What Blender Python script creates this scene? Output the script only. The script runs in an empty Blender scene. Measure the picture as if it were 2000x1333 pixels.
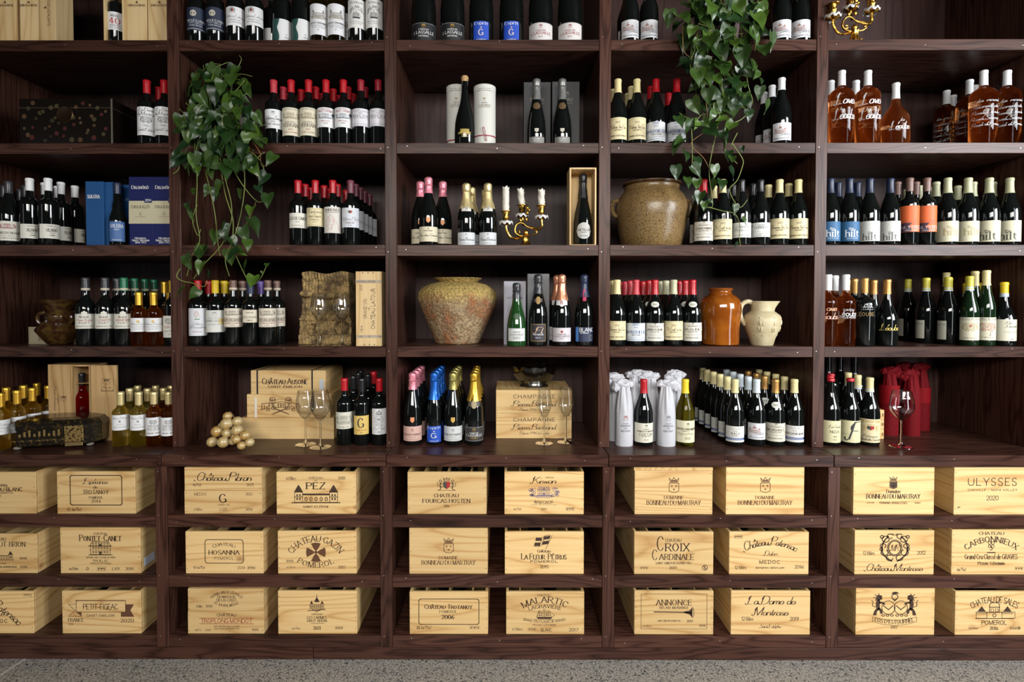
import bpy, bmesh, math, random
from mathutils import Vector, Matrix
R = math.radians
random.seed(7)
SC = bpy.context.scene
COL = SC.collection
# ------------------------------------------------------------------ camera
F = 1067.0                      # focal length in pixels of the 2000 px frame
SHX, SHY = 0.0065, -0.0285
PITCH, YAW = R(1.3), 0.0027
HCAM = 1.522
CAM = Vector((0.0, -2.4, HCAM))
cd = bpy.data.cameras.new('camera'); cam = bpy.data.objects.new('camera', cd); COL.objects.link(cam)
cd.sensor_fit = 'HORIZONTAL'; cd.sensor_width = 36.0; cd.lens = 36.0 * F / 2000.0
cd.shift_x, cd.shift_y = SHX, SHY; cd.clip_start = 0.05
cam.location = CAM; cam.rotation_euler = (R(90) - PITCH, 0, YAW)
SC.camera = cam
CM = cam.rotation_euler.to_matrix()
def ray(u, v):
    return CM @ Vector((((u - 1000.0) + SHX * 2000) / F, ((666.5 - v) + SHY * 2000) / F, -1.0))
def P(u, v, Y=0.0):             # a point seen at (u, v) on the upright plane y = Y
    d = ray(u, v); t = (Y - CAM.y) / d.y
    return CAM + d * t
def PZ(u, v, z):
    d = ray(u, v); t = (z - CAM.z) / d.z
    return CAM + d * t
# ------------------------------------------------------------------ world, lights, exposure
w = bpy.data.worlds.new('world'); SC.world = w; w.use_nodes = True
w.node_tree.nodes['Background'].inputs[0].default_value = (0.75, 0.85, 1.0, 1)
w.node_tree.nodes['Background'].inputs[1].default_value = 0.015
def area(name, loc, target, sx, sy, power, col=(1, 1, 1), spread=180):
    l = bpy.data.lights.new(name, 'AREA'); l.shape = 'RECTANGLE'; l.size = sx; l.size_y = sy
    l.energy = power; l.color = col; l.spread = R(spread)
    o = bpy.data.objects.new(name, l); COL.objects.link(o); o.location = loc
    o.rotation_euler = (Vector(target) - Vector(loc)).to_track_quat('-Z', 'Y').to_euler()
    return o
area('daylight_clerestory', (0.3, -5.9, 3.0), (0.35, 0.0, 0.35), 4.2, 0.95, 112, (1.0, 0.975, 0.93), 86)
area('side_strip_light', (2.55, -2.0, 1.5), (0.9, 0.0, 1.5), 0.40, 2.9, 34, (0.92, 0.96, 1.0))  # tall strip light inferred from bottle highlights; its window frame is made up
area('daylight_high_window', (4.3, -3.1, 2.6), (1.5, 0.0, 2.25), 1.9, 1.6, 105, (0.94, 0.97, 1.0), 95)
area('daylight_far_window', (-4.05, -2.8, 1.6), (-0.5, 0.0, 1.4), 0.9, 2.2, 11, (0.95, 0.97, 1.0))
SC.view_settings.view_transform = 'Standard'; SC.view_settings.look = 'None'
SC.view_settings.exposure = -0.28; SC.view_settings.gamma = 1.0; SC.view_settings.use_curve_mapping = False
SC.cycles.use_denoising = True
SC.cycles.caustics_reflective = False; SC.cycles.caustics_refractive = False
# ------------------------------------------------------------------ materials
MATS = {}
def nt(name):
    m = bpy.data.materials.new(name); m.use_nodes = True
    t = m.node_tree; b = t.nodes['Principled BSDF']
    return m, t, b
def mat(name, col=(.5, .5, .5), rough=.5, metal=0.0, spec=.5, trans=0.0, ior=1.45, coat=0.0, noise=None, bump=None):
    if name in MATS: return MATS[name]
    m, t, b = nt(name)
    b.inputs['Base Color'].default_value = (*col, 1); b.inputs['Roughness'].default_value = rough
    b.inputs['Metallic'].default_value = metal; b.inputs['Specular IOR Level'].default_value = spec
    b.inputs['Transmission Weight'].default_value = trans; b.inputs['IOR'].default_value = ior
    b.inputs['Coat Weight'].default_value = coat
    tc = None
    if noise or bump: tc = t.nodes.new('ShaderNodeTexCoord')
    if noise:                    # (scale, second colour, lo, hi)
        n = t.nodes.new('ShaderNodeTexNoise'); n.inputs['Scale'].default_value = noise[0]; n.inputs['Detail'].default_value = 6
        r = t.nodes.new('ShaderNodeValToRGB'); r.color_ramp.elements[0].color = (*col, 1); r.color_ramp.elements[1].color = (*noise[1], 1)
        r.color_ramp.elements[0].position = noise[2]; r.color_ramp.elements[1].position = noise[3]
        t.links.new(tc.outputs['Object'], n.inputs['Vector']); t.links.new(n.outputs['Fac'], r.inputs['Fac']); t.links.new(r.outputs['Color'], b.inputs['Base Color'])
    if bump:                     # (scale, strength, distance)
        n = t.nodes.new('ShaderNodeTexNoise'); n.inputs['Scale'].default_value = bump[0]; n.inputs['Detail'].default_value = 5
        k = t.nodes.new('ShaderNodeBump'); k.inputs['Strength'].default_value = bump[1]; k.inputs['Distance'].default_value = bump[2]
        t.links.new(tc.outputs['Object'], n.inputs['Vector']); t.links.new(n.outputs['Fac'], k.inputs['Height']); t.links.new(k.outputs['Normal'], b.inputs['Normal'])
    MATS[name] = m; return m
def wood(name, axis, dark, mid, light, rough, fine, broad, stretch, knots=False, varyv=.25, spec=.5, bump=.15, rings=26.0, linep=3.0, ringw=.42):
    """grain along axis (0 x, 1 y, 2 z); each board takes its own cut of the grain"""
    if name in MATS: return MATS[name]
    m, t, b = nt(name); N = t.nodes; L = t.links
    tc = N.new('ShaderNodeTexCoord'); oi = N.new('ShaderNodeObjectInfo')
    off = N.new('ShaderNodeVectorMath'); off.operation = 'SCALE'; off.inputs[0].default_value = (37.0, 53.0, 71.0); L.new(oi.outputs['Random'], off.inputs['Scale'])
    add = N.new('ShaderNodeVectorMath'); add.operation = 'ADD'; L.new(tc.outputs['Object'], add.inputs[0]); L.new(off.outputs[0], add.inputs[1])
    mp = N.new('ShaderNodeMapping'); L.new(add.outputs[0], mp.inputs['Vector'])
    s = [1.0, 1.0, 1.0]; s[axis] = 1.0 / stretch; mp.inputs['Scale'].default_value = s
    n1 = N.new('ShaderNodeTexNoise'); n1.inputs['Scale'].default_value = broad; n1.inputs['Detail'].default_value = 3; L.new(mp.outputs[0], n1.inputs['Vector'])
    # growth rings: contour lines of the broad noise
    ma = N.new('ShaderNodeMath'); ma.operation = 'MULTIPLY'; ma.inputs[1].default_value = rings; L.new(n1.outputs['Fac'], ma.inputs[0])
    pp = N.new('ShaderNodeMath'); pp.operation = 'PINGPONG'; pp.inputs[1].default_value = 1.0; L.new(ma.outputs[0], pp.inputs[0])
    fr = N.new('ShaderNodeMath'); fr.operation = 'POWER'; fr.inputs[1].default_value = linep; L.new(pp.outputs[0], fr.inputs[0])
    n2 = N.new('ShaderNodeTexNoise'); n2.inputs['Scale'].default_value = fine; n2.inputs['Detail'].default_value = 5; n2.inputs['Roughness'].default_value = .65
    mp2 = N.new('ShaderNodeMapping'); s2 = [1.0, 1.0, 1.0]; s2[axis] = 1.0 / (stretch * 5); mp2.inputs['Scale'].default_value = s2; L.new(add.outputs[0], mp2.inputs['Vector']); L.new(mp2.outputs[0], n2.inputs['Vector'])
    mix = N.new('ShaderNodeMath'); mix.operation = 'MULTIPLY_ADD'; mix.inputs[1].default_value = ringw; L.new(fr.outputs[0], mix.inputs[0])
    sc2 = N.new('ShaderNodeMath'); sc2.operation = 'MULTIPLY'; sc2.inputs[1].default_value = .62; L.new(n2.outputs['Fac'], sc2.inputs[0]); L.new(sc2.outputs[0], mix.inputs[2])
    rp = N.new('ShaderNodeValToRGB'); e = rp.color_ramp.elements
    e[0].position = .2; e[0].color = (*light, 1); e[1].position = .78; e[1].color = (*dark, 1)
    k = rp.color_ramp.elements.new(.47); k.color = (*mid, 1)
    L.new(mix.outputs[0], rp.inputs['Fac'])
    hsv = N.new('ShaderNodeHueSaturation'); L.new(rp.outputs['Color'], hsv.inputs['Color'])
    mr = N.new('ShaderNodeMapRange'); mr.inputs['To Min'].default_value = 1 - varyv; mr.inputs['To Max'].default_value = 1 + varyv; L.new(oi.outputs['Random'], mr.inputs['Value']); L.new(mr.outputs[0], hsv.inputs['Value'])
    out = hsv.outputs['Color']
    if knots:
        vo = N.new('ShaderNodeTexVoronoi'); vo.inputs['Scale'].default_value = 5.2; mk = N.new('ShaderNodeMapping'); sk = [1.0, 1.0, 1.0]; sk[axis] = .6; mk.inputs['Scale'].default_value = sk
        L.new(add.outputs[0], mk.inputs['Vector']); L.new(mk.outputs[0], vo.inputs['Vector'])
        rk = N.new('ShaderNodeValToRGB'); rk.color_ramp.elements[0].position = .02; rk.color_ramp.elements[0].color = (.75, .75, .75, 1); rk.color_ramp.elements[1].position = .085; rk.color_ramp.elements[1].color = (0, 0, 0, 1)
        L.new(vo.outputs['Distance'], rk.inputs['Fac'])
        mx = N.new('ShaderNodeMixRGB'); mx.inputs[2].default_value = (.30, .12, .035, 1); L.new(rk.outputs['Color'], mx.inputs[0]); L.new(out, mx.inputs[1]); out = mx.outputs[0]
    L.new(out, b.inputs['Base Color'])
    b.inputs['Roughness'].default_value = rough; b.inputs['Specular IOR Level'].default_value = spec
    bp = N.new('ShaderNodeBump'); bp.inputs['Strength'].default_value = bump; bp.inputs['Distance'].default_value = .002; L.new(mix.outputs[0], bp.inputs['Height']); L.new(bp.outputs[0], b.inputs['Normal'])
    MATS[name] = m; return m
WD = dict(dark=(.0120, .0042, .0028), mid=(.038, .0148, .0098), light=(.072, .0310, .0210), rings=30.0, linep=3.0, ringw=.34)
W_H = wood('stained_oak_lengthwise', 0, rough=.33, fine=190, broad=7.5, stretch=10, spec=.20, **WD)
W_V = wood('stained_oak_upright', 2, rough=.33, fine=190, broad=8.0, stretch=14, spec=.20, **WD)
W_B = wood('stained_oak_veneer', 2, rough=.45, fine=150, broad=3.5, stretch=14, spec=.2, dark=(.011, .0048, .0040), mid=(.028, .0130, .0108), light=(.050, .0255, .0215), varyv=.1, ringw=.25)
PINE = wood('pine_board', 0, (.45, .245, .085), (.60, .385, .160), (.69, .49, .235), .55, 85, 3.4, 11, knots=True, varyv=.13, spec=.3, bump=.05, rings=44.0, linep=3.5, ringw=.38)
PINE_Y = wood('pine_side_board', 1, (.44, .24, .08), (.58, .37, .15), (.66, .465, .22), .55, 85, 3.4, 11, knots=True, varyv=.1, spec=.3, bump=.05, rings=44.0, linep=3.5, ringw=.38)
PINE_V = wood('pine_upright_board', 2, (.47, .29, .12), (.60, .41, .19), (.68, .51, .28), .55, 85, 3.2, 11, knots=False, varyv=.12, spec=.3, bump=.05, rings=40.0, linep=3.5, ringw=.36)
OAKBOX = wood('tan_box_board', 2, (.30, .17, .06), (.42, .26, .11), (.50, .33, .16), .5, 80, 4, 9, varyv=.05, spec=.3, bump=.05)
def paint(col, rough=.5, metal=0.0):
    return mat('paint_%d_%d_%d_%d_%d' % (*[int(c * 999) for c in col], int(rough * 100), int(metal * 10)), col, rough, metal)
INK = paint((.045, .022, .012), .6)
BLACK = paint((.01, .01, .01), .5)
def thin_glass(name, tint):          # thin blown glass: what lies behind shows through, the surface reflects
    m, t, b = nt(name); N = t.nodes; L = t.links; N.remove(b)
    tr = N.new('ShaderNodeBsdfTransparent'); tr.inputs[0].default_value = (*tint, 1); gl = N.new('ShaderNodeBsdfGlossy'); gl.inputs['Roughness'].default_value = .01
    lw = N.new('ShaderNodeLayerWeight'); lw.inputs['Blend'].default_value = .5; pw = N.new('ShaderNodeMath'); pw.operation = 'POWER'; pw.inputs[1].default_value = 2.6; L.new(lw.outputs['Facing'], pw.inputs[0]); fr = N.new('ShaderNodeMath'); fr.operation = 'MULTIPLY_ADD'; fr.inputs[1].default_value = .8; fr.inputs[2].default_value = .06; L.new(pw.outputs[0], fr.inputs[0]); mx = N.new('ShaderNodeMixShader'); L.new(fr.outputs[0], mx.inputs[0]); L.new(tr.outputs[0], mx.inputs[1]); L.new(gl.outputs[0], mx.inputs[2]); L.new(mx.outputs[0], N['Material Output'].inputs[0])
    MATS[name] = m; return m
SOLID_GLASS = mat('solid_glass', (1, 1, 1), 0.0, trans=1.0, ior=1.45)
GLASS = thin_glass('clear_glass', (.975, .98, .98))
def liquid(name, col, glow, ior=1.34, mixf=.35):
    if name in MATS: return MATS[name]
    m, t, b = nt(name); N = t.nodes; L = t.links
    b.inputs['Base Color'].default_value = (*col, 1); b.inputs['Roughness'].default_value = 0.0; b.inputs['Transmission Weight'].default_value = 1.0; b.inputs['IOR'].default_value = ior
    d = N.new('ShaderNodeBsdfTranslucent'); d.inputs[0].default_value = (*glow, 1)
    mx = N.new('ShaderNodeMixShader'); mx.inputs[0].default_value = mixf
    L.new(b.outputs[0], mx.inputs[1]); L.new(d.outputs[0], mx.inputs[2]); L.new(mx.outputs[0], N['Material Output'].inputs[0])
    MATS[name] = m; return m
GL = {
 'dark': mat('dark_bottle_glass', (.004, .005, .0045), .045, spec=.5, ior=1.5),
 'green': mat('green_bottle_glass', (.006, .016, .006), .045, ior=1.5),
 'vgreen': mat('vivid_green_bottle_glass', (.012, .05, .012), .045, ior=1.5),
 'olive': liquid('olive_wine_glass', (.42, .34, .03), (.30, .24, .015), mixf=.5),
 'amber': liquid('amber_wine_glass', (1.0, .60, .16), (1.0, .38, .05), mixf=.30),
 'gold': liquid('golden_wine_glass', (1.0, .84, .32), (1.0, .66, .09), mixf=.50),
 'pale': liquid('pale_golden_wine_glass', (1.0, .90, .44), (1.0, .80, .18), mixf=.46),
 'rose': liquid('rose_wine_glass', (1.0, .56, .27), (1.0, .34, .08), mixf=.26),
 'red': liquid('red_wine_glass', (.5, .02, .02), (.8, .02, .015), mixf=.5),
}
# ------------------------------------------------------------------ mesh building
class MB:
    def __init__(s): s.v = []; s.f = []; s.m = []; s.mi = 0
    def add(s, vs, fs):
        o = len(s.v); s.v.extend([tuple(p) for p in vs]); s.f.extend([tuple(i + o for i in q) for q in fs]); s.m.extend([s.mi] * len(fs)); return s
    def box(s, x0, x1, y0, y1, z0, z1):
        return s.add([(x0, y0, z0), (x1, y0, z0), (x1, y1, z0), (x0, y1, z0), (x0, y0, z1), (x1, y0, z1), (x1, y1, z1), (x0, y1, z1)],
                     [(0, 3, 2, 1), (4, 5, 6, 7), (0, 1, 5, 4), (1, 2, 6, 5), (2, 3, 7, 6), (3, 0, 4, 7)])
    def lathe(s, prof, seg=28, fn=None, cap=True):
        n = len(prof); vs = []
        for r, z in prof:
            for k in range(seg):
                a = 2 * math.pi * k / seg; p = (r * math.cos(a), r * math.sin(a), z)
                vs.append(fn(p, a, r) if fn else p)
        fs = [(i * seg + k, i * seg + (k + 1) % seg, (i + 1) * seg + (k + 1) % seg, (i + 1) * seg + k) for i in range(n - 1) for k in range(seg)]
        if cap:
            if prof[0][0] > 1e-5: fs.append(tuple(range(seg))[::-1])
            if prof[-1][0] > 1e-5: fs.append(tuple((n - 1) * seg + k for k in range(seg)))
        return s.add(vs, fs)
    def tube(s, pts, rad, seg=6):
        pts = [Vector(p) for p in pts]; n = len(pts); vs = []
        rr = rad if isinstance(rad, (list, tuple)) else [rad] * n
        up = Vector((0, 1, 0))
        for i, p in enumerate(pts):
            t = (pts[min(i + 1, n - 1)] - pts[max(i - 1, 0)])
            t = t.normalized() if t.length > 1e-9 else Vector((0, 0, 1))
            a = t.cross(up)
            if a.length < .05: a = t.cross(Vector((1, 0, 0)))
            a.normalize(); b = t.cross(a)
            for k in range(seg):
                q = 2 * math.pi * k / seg; vs.append(p + (a * math.cos(q) + b * math.sin(q)) * rr[i])
        fs = [(i * seg + k, i * seg + (k + 1) % seg, (i + 1) * seg + (k + 1) % seg, (i + 1) * seg + k) for i in range(n - 1) for k in range(seg)]
        fs += [tuple(range(seg))[::-1], tuple((n - 1) * seg + k for k in range(seg))]
        return s.add(vs, fs)
    def ball(s, c, r, seg=14, rings=9, fn=None):
        rx, ry, rz = r if isinstance(r, tuple) else (r, r, r)
        vs = []; fs = []
        for i in range(1, rings):
            a = math.pi * i / rings
            for k in range(seg):
                b = 2 * math.pi * k / seg; vs.append((c[0] + rx * math.sin(a) * math.cos(b), c[1] + ry * math.sin(a) * math.sin(b), c[2] - rz * math.cos(a)))
        vs += [(c[0], c[1], c[2] - rz), (c[0], c[1], c[2] + rz)]; B = len(vs) - 2
        for i in range(rings - 2):
            for k in range(seg): fs.append((i * seg + k, i * seg + (k + 1) % seg, (i + 1) * seg + (k + 1) % seg, (i + 1) * seg + k))
        for k in range(seg): fs.append((B, (k + 1) % seg, k)); fs.append((B + 1, (rings - 2) * seg + k, (rings - 2) * seg + (k + 1) % seg))
        return s.add(vs, fs)
    def prism(s, poly, y0, y1):     # outline in (x, z), front at y0
        n = len(poly); vs = [(x, y0, z) for x, z in poly] + [(x, y1, z) for x, z in poly]
        return s.add(vs, [tuple(range(n)), tuple(range(n, 2 * n))[::-1]] + [(i, i + n, (i + 1) % n + n, (i + 1) % n) for i in range(n)])
    def grid(s, fn, nu, nv):
        vs = [fn(i / nu, j / nv) for j in range(nv + 1) for i in range(nu + 1)]
        return s.add(vs, [(j * (nu + 1) + i, j * (nu + 1) + i + 1, (j + 1) * (nu + 1) + i + 1, (j + 1) * (nu + 1) + i) for j in range(nv) for i in range(nu)])
    def mesh(s, name, mats, smooth=False, bevel=0.0, sharp=40):
        me = bpy.data.meshes.new(name); me.from_pydata(s.v, [], s.f)
        for m in (mats if isinstance(mats, (list, tuple)) else [mats]): me.materials.append(m)
        if any(s.m): me.polygons.foreach_set('material_index', s.m)
        if bevel:
            bm = bmesh.new(); bm.from_mesh(me)
            bmesh.ops.bevel(bm, geom=bm.edges[:], offset=bevel, segments=1, affect='EDGES', profile=.5)
            bm.to_mesh(me); bm.free()
        if smooth:
            me.polygons.foreach_set('use_smooth', [True] * len(me.polygons))
            me.set_sharp_from_angle(angle=R(sharp))
        me.update(); return me
    def build(s, name, mats, parent=None, smooth=False, bevel=0.0, loc=None, sharp=40):
        return link(name, s.mesh(name, mats, smooth, bevel, sharp), parent, loc)
def link(name, me, parent=None, loc=None):
    o = bpy.data.objects.new(name, me); COL.objects.link(o)
    if parent is not None: o.parent = parent
    if loc is not None: o.location = loc
    return o
def thing(name, label, cat, loc=(0, 0, 0), rz=0.0, group=None):
    o = bpy.data.objects.new(name, None); COL.objects.link(o); o.location = loc; o.rotation_euler.z = rz
    o.empty_display_size = .05; o['label'] = label; o['category'] = cat
    if group: o['group'] = group
    return o
def tag(o, label, cat, group=None):
    o['label'] = label; o['category'] = cat
    if group: o['group'] = group
    return o
def bez(pts, n=6):                 # Catmull-Rom through points
    pts = [tuple(p) for p in pts]; out = []; N_ = len(pts); d = len(pts[0])
    for i in range(N_ - 1):
        p0, p1, p2, p3 = pts[max(i - 1, 0)], pts[i], pts[i + 1], pts[min(i + 2, N_ - 1)]
        for k in range(n):
            t = k / n
            out.append(tuple(.5 * (2 * p1[c] + (p2[c] - p0[c]) * t + (2 * p0[c] - 5 * p1[c] + 4 * p2[c] - p3[c]) * t * t + (3 * p1[c] - p0[c] - 3 * p2[c] + p3[c]) * t ** 3) for c in range(d)))
    out.append(pts[-1]); return out
# ------------------------------------------------------------------ lettering: strokes with a broad-nib weight
# one character per coordinate (0-9, a=10 ...); baseline 5, x-height e, cap height j; '~' marks a curve
G = {}
for ln in '''A14 057je5 3aba|B12 151j ~1j6j9iag9d6c1c ~6cabc8a66515|C13 ~cgai7j3h1c3775a6c8|D14 151j ~1j6jbhdcb76515|E11 151j 1jaj 15a5 1c8c|F11 151j 1jaj 1c8c
G14 ~cgai7j3h1c3775a6d8 dbd6 9bdb|H14 151j d5dj 1cdc|I4 252j|J8 ~7j7d79664516|K13 151j cj1a 5dd5|L11 1j15 15a5|M17 151j 1j85 85fj fjf5|N14 151j 1jd5 d5dj|O15 ~7j3h1c3775b7dcbh7j|P12 151j ~1j7jbhbe7c1c
Q15 ~7j3h1c3775b7dcbh7j 88d3|R13 151j ~1j7jbhbe7c1c 6cd5|S11 ~ah8j4j1g3d8ba8853518|T13 7j75 1jdj|U14 ~1j1f1a3675b6dadfdj|V14 1j75 75dj|W20 1j55 55ah ahf5 f5jj|X13 1jd5 15dj|Y13 1j7b 7bdj 7b75|Z12 1jcj cj15 15c5
012 ~6j2h1c2765a7bcah6j|17 1g4j 4j45|211 ~1g3j8jag8c15 15a5|311 ~1h4j9jah9d6c ~6caaa7753517|412 8j19 19b9 8j85|511 aj2j 2j2c ~2c6daba76516|611 ~aj5g1a2665a7ab6c19|711 1jbj bj45|812 ~6c2e2h6jahae6c ~6c1a1765b7ba6c|912 ~2578beai6j2h2d6cbf
a10 ~9c6e2d19356598 9e95|b10 1j15 ~1b4e8da9854518|c9 ~9c6e2d19356597|d10 9j95 ~9b6e2d19356598|e10 ~1a9a8d5e2d19356597|f7 ~7i5j3h3e35 0e6e|g10 ~9c6e2d19356598 ~9e99936122|h10 1j15 ~1b4e7e9c95|i4 2e25 2h2i|j5 ~3e362201 3h3i|k9 1j15 7e19 3a85|l4 2j25
m14 1e15 ~1b4e6e7c75 ~7baecedcd5|n10 1e15 ~1b4e7e9c95|o10 ~5e2d19265586998d5e|p10 1e10 ~1b4e8da9854518|q10 9e90 ~9b6e2d19356598|r7 1e15 ~1b4e7d|s9 ~8d5e2d2b79875516|t7 ~3h386575 0e6e|u10 ~1e19366598 9e95|v10 1e55 559e|w14 1e45 457d 7da5 a5de|x9 1e85 158e|y10 1e55 9e30|z9 1e8e 8e15 1585
-8 1a6a|.4 1526|,4 2613|'4 2j2f|/8 057j|&13 ~d54f5j8j9g27155585cb|:4 1526 1d2d|@10 3c6c'''.replace('\n', '|').split('|'):
    i = 1
    while i < len(ln) and ln[i].isdigit() and ln[i] != ' ': i += 1
    parts = ln[i:].split(); st = []
    for p in parts:
        sm = p[0] == '~'; p = p[1:] if sm else p
        st.append((sm, [(int(p[k], 36), int(p[k + 1], 36)) for k in range(0, len(p), 2)]))
    G[ln[0]] = (int(ln[1:i]), st)
ACC = {'é': ('e', 'a'), 'è': ('e', 'g'), 'ê': ('e', 'c'), 'â': ('a', 'c'), 'à': ('a', 'g'), 'ô': ('o', 'c'), 'ó': ('o', 'a'), 'ú': ('u', 'a'), 'É': ('E', 'a'), 'È': ('E', 'g'), 'Â': ('A', 'c'), 'Ô': ('O', 'c'), 'Ó': ('O', 'a'), 'Ő': ('O', 'a'), 'Ú': ('U', 'a'), 'ő': ('o', 'a'), '·': ('@', '')}
def glyph(ch):
    a = ''
    if ch in ACC: ch, a = ACC[ch]
    if ch not in G: return None
    wd, st = G[ch]; st = list(st)
    if a:
        y = 16 if ch.islower() else 21; c = wd * .45
        st.append((False, {'a': [(c, y), (c + 3, y + 3)], 'g': [(c + 2, y), (c - 1, y + 3)], 'c': [(c - 2, y), (c + 1, y + 3)]}[a]))
        if a == 'c': st.append((False, [(c + 1, y + 3), (c + 4, y)]))
    return wd, st
def strokes(s, style):
    """-> (list of (points, smooth, serif ends), width); cap height 1"""
    out = []; x = 0.0; u = 1 / 14.0
    slant = .42 if style == 'script' else (.2 if style == 'ital' else 0.0)
    for i, ch in enumerate(s):
        if ch == ' ': x += (.42 if style != 'wide' else .6); continue
        k = 1.0
        if style == 'caps' and ch.islower() or style == 'caps' and ch in ACC and ACC[ch][0].islower():
            if ch in ACC: ch = {'é': 'É', 'è': 'È', 'â': 'Â', 'ô': 'Ô', 'ó': 'Ó', 'ő': 'Ő', 'ú': 'Ú'}.get(ch, ACC[ch][0].upper())
            else: ch = ch.upper()
            k = .76
        g = glyph(ch)
        if g is None: continue
        wd, st = g
        if style == 'script' and ch.isupper(): k = 1.12
        scr = style == 'script'; low = scr and not (ch.isupper() or ch.isdigit())
        def Y_(py):
            y = (py - 5) * u
            if low: y = y * .66 if y < .643 else .424 + (y - .643) * 1.62
            return y * k
        kx = k * (.86 if low else 1.0)
        for sm, pts in st:
            q = [(x + px * u * kx + Y_(py) * slant, Y_(py)) for px, py in pts]
            out.append((q, sm))
        if scr and ch.isupper():
            s0 = slant
            if ch not in 'JSCGOQ': out.append(([(x + .02 + .62 * s0, .62), (x - .06 + .8 * s0, .80), (x + .04 + .98 * s0, 1.0), (x + .22 + 1.1 * s0, 1.13)], True))
            out.append(([(x + .02, .0), (x - .14, -.06), (x - .26, .04), (x - .20, .14)], True))
        if low and ch not in 'qgyj':
            e = wd * u * kx; out.append(([(x + e * .80, .03), (x + e * 1.02, .05), (x + e * 1.22, .22)], True))
        x += (wd + {'wide': 2.2, 'script': .2, 'serif': 2.3, 'caps': 2.3}.get(style, 1.1)) * u * kx + (.12 if style == 'wide' else 0)
    return out, x
class Art:
    """flat print: strokes and fills in drawing units (x right, y down), mapped by T onto a surface"""
    def __init__(s, T, unit=1.0, n=3, cyl=False):
        s.mb = MB(); s.mats = []; s.n = n; s.lay = 0; s.cyl = cyl
        def TT(x, y):                # later inks lie a hair above earlier ones
            p = T(x, y); d = s.lay * .00010
            if cyl: k = 1 + d / math.hypot(p[0], p[1]); return (p[0] * k, p[1] * k, p[2])
            return (p[0], p[1] - d, p[2])
        s.T = TT
    def col(s, m):
        if m not in s.mats: s.mats.append(m)
        s.mb.mi = s.mats.index(m)
    def quad(s, pts):
        n = len(pts)
        if s.cyl and n == 4:         # bend wide fields round the bottle
            m = max(1, int(max(abs(pts[1][0] - pts[0][0]), abs(pts[2][0] - pts[3][0])) / 4))
            for k in range(m):
                e = lambda a, b, t: (a[0] + (b[0] - a[0]) * t, a[1] + (b[1] - a[1]) * t)
                s.mb.add([s.T(*p) for p in (e(pts[0], pts[1], k / m), e(pts[0], pts[1], (k + 1) / m), e(pts[3], pts[2], (k + 1) / m), e(pts[3], pts[2], k / m))], [(0, 1, 2, 3)])
        elif s.cyl and n > 4:
            c = (sum(p[0] for p in pts) / n, sum(p[1] for p in pts) / n); s.mb.add([s.T(*c)] + [s.T(*p) for p in pts], [(0, 1 + k, 1 + (k + 1) % n) for k in range(n)])
        else: s.mb.add([s.T(x, y) for x, y in pts], [tuple(range(n))])
    def ribbon(s, pts, wf, smooth=False, close=False):
        if smooth: pts = bez(pts, s.n)
        n = len(pts)
        if n < 2: return
        if not smooth and n > 2:
            for i in range(n - 1): s.ribbon([pts[i], pts[i + 1]], wf)
            return
        if s.cyl and n == 2 and abs(pts[1][0] - pts[0][0]) > 6:
            (xa, ya), (xb, yb) = pts; m = int(abs(xb - xa) / 4) + 1; pts = [(xa + (xb - xa) * k / m, ya + (yb - ya) * k / m) for k in range(m + 1)]; n = m + 1
        L, Rr = [], []
        for i in range(n):
            a = pts[max(i - 1, 0)]; b = pts[min(i + 1, n - 1)]
            dx, dy = b[0] - a[0], b[1] - a[1]; d = math.hypot(dx, dy) or 1e-9; dx /= d; dy /= d
            w_ = wf(dx, dy) if callable(wf) else wf
            x, y = pts[i]
            if not smooth and callable(wf) is False:
                e = w_ * .5 * (-1 if i == 0 else 1); x += dx * e; y += dy * e
            L.append((x - dy * w_ / 2, y + dx * w_ / 2)); Rr.append((x + dy * w_ / 2, y - dx * w_ / 2))
        vs = [s.T(*p) for p in L] + [s.T(*p) for p in Rr]
        s.mb.add(vs, [(i, i + 1, n + i + 1, n + i) for i in range(n - 1)])
    def text(s, t, cx, cy, h, style='serif', w=None, rot=0.0, arc=0.0, ink=None, align='c', bold=1.0):
        s.col(ink or INK); st, W = strokes(t, style)
        if not st: return
        sx = h if w is None else w / W
        tot = W * sx; h = h * 1.0; x0 = cx - tot / 2 if align == 'c' else (cx - tot if align == 'r' else cx)
        hb = h * min(1.0, sx / h) ** .55
        if style in ('serif', 'caps'): wf = lambda dx, dy: hb * bold * (.075 + .105 * abs(dy) ** 2)
        elif style == 'script': wf = lambda dx, dy: hb * bold * (.05 + .07 * abs(dy))
        else: wf = hb * .135 * bold
        ca, sa = math.cos(rot), math.sin(rot)
        def M(p):
            x, y = p[0] * sx + x0 - cx, (.5 - p[1]) * h     # y down from the line's middle
            if arc:
                r = arc; a = x / abs(r)
                if r > 0: rr = r - y; x, y = rr * math.sin(a), r - rr * math.cos(a)
                else: rr = -r + y; x, y = rr * math.sin(a), rr * math.cos(a) + r
            return (cx + x * ca - y * sa, cy + x * sa + y * ca)
        for pts, sm in st:
            q = [M(p) for p in (bez(pts, s.n) if sm else pts)]
            if sm and len(q) > 2:
                n = s.n; s.n = 1; s.ribbon(q, wf, True); s.n = n
            else: s.ribbon(q, wf)
            if style in ('serif', 'caps') and not sm:
                for e, o in ((pts[0], pts[1]), (pts[-1], pts[-2])):
                    dx, dy = o[0] - e[0], o[1] - e[1]
                    if abs(dy) > abs(dx) * .7 and (abs(e[1]) < .02 or e[1] > .6):
                        s.ribbon([M((e[0] - .16, e[1])), M((e[0] + .16, e[1]))], h * .06)
                    elif abs(dx) > abs(dy) * 3 and e[0] > o[0] and len(pts) == 2 and abs(dx) > .4:
                        s.ribbon([M((e[0], e[1] - .1)), M((e[0], e[1] + .1))], h * .06)
    def line(s, pts, w, ink=None, smooth=False): s.col(ink or INK); s.ribbon(pts, w, smooth)
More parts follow.
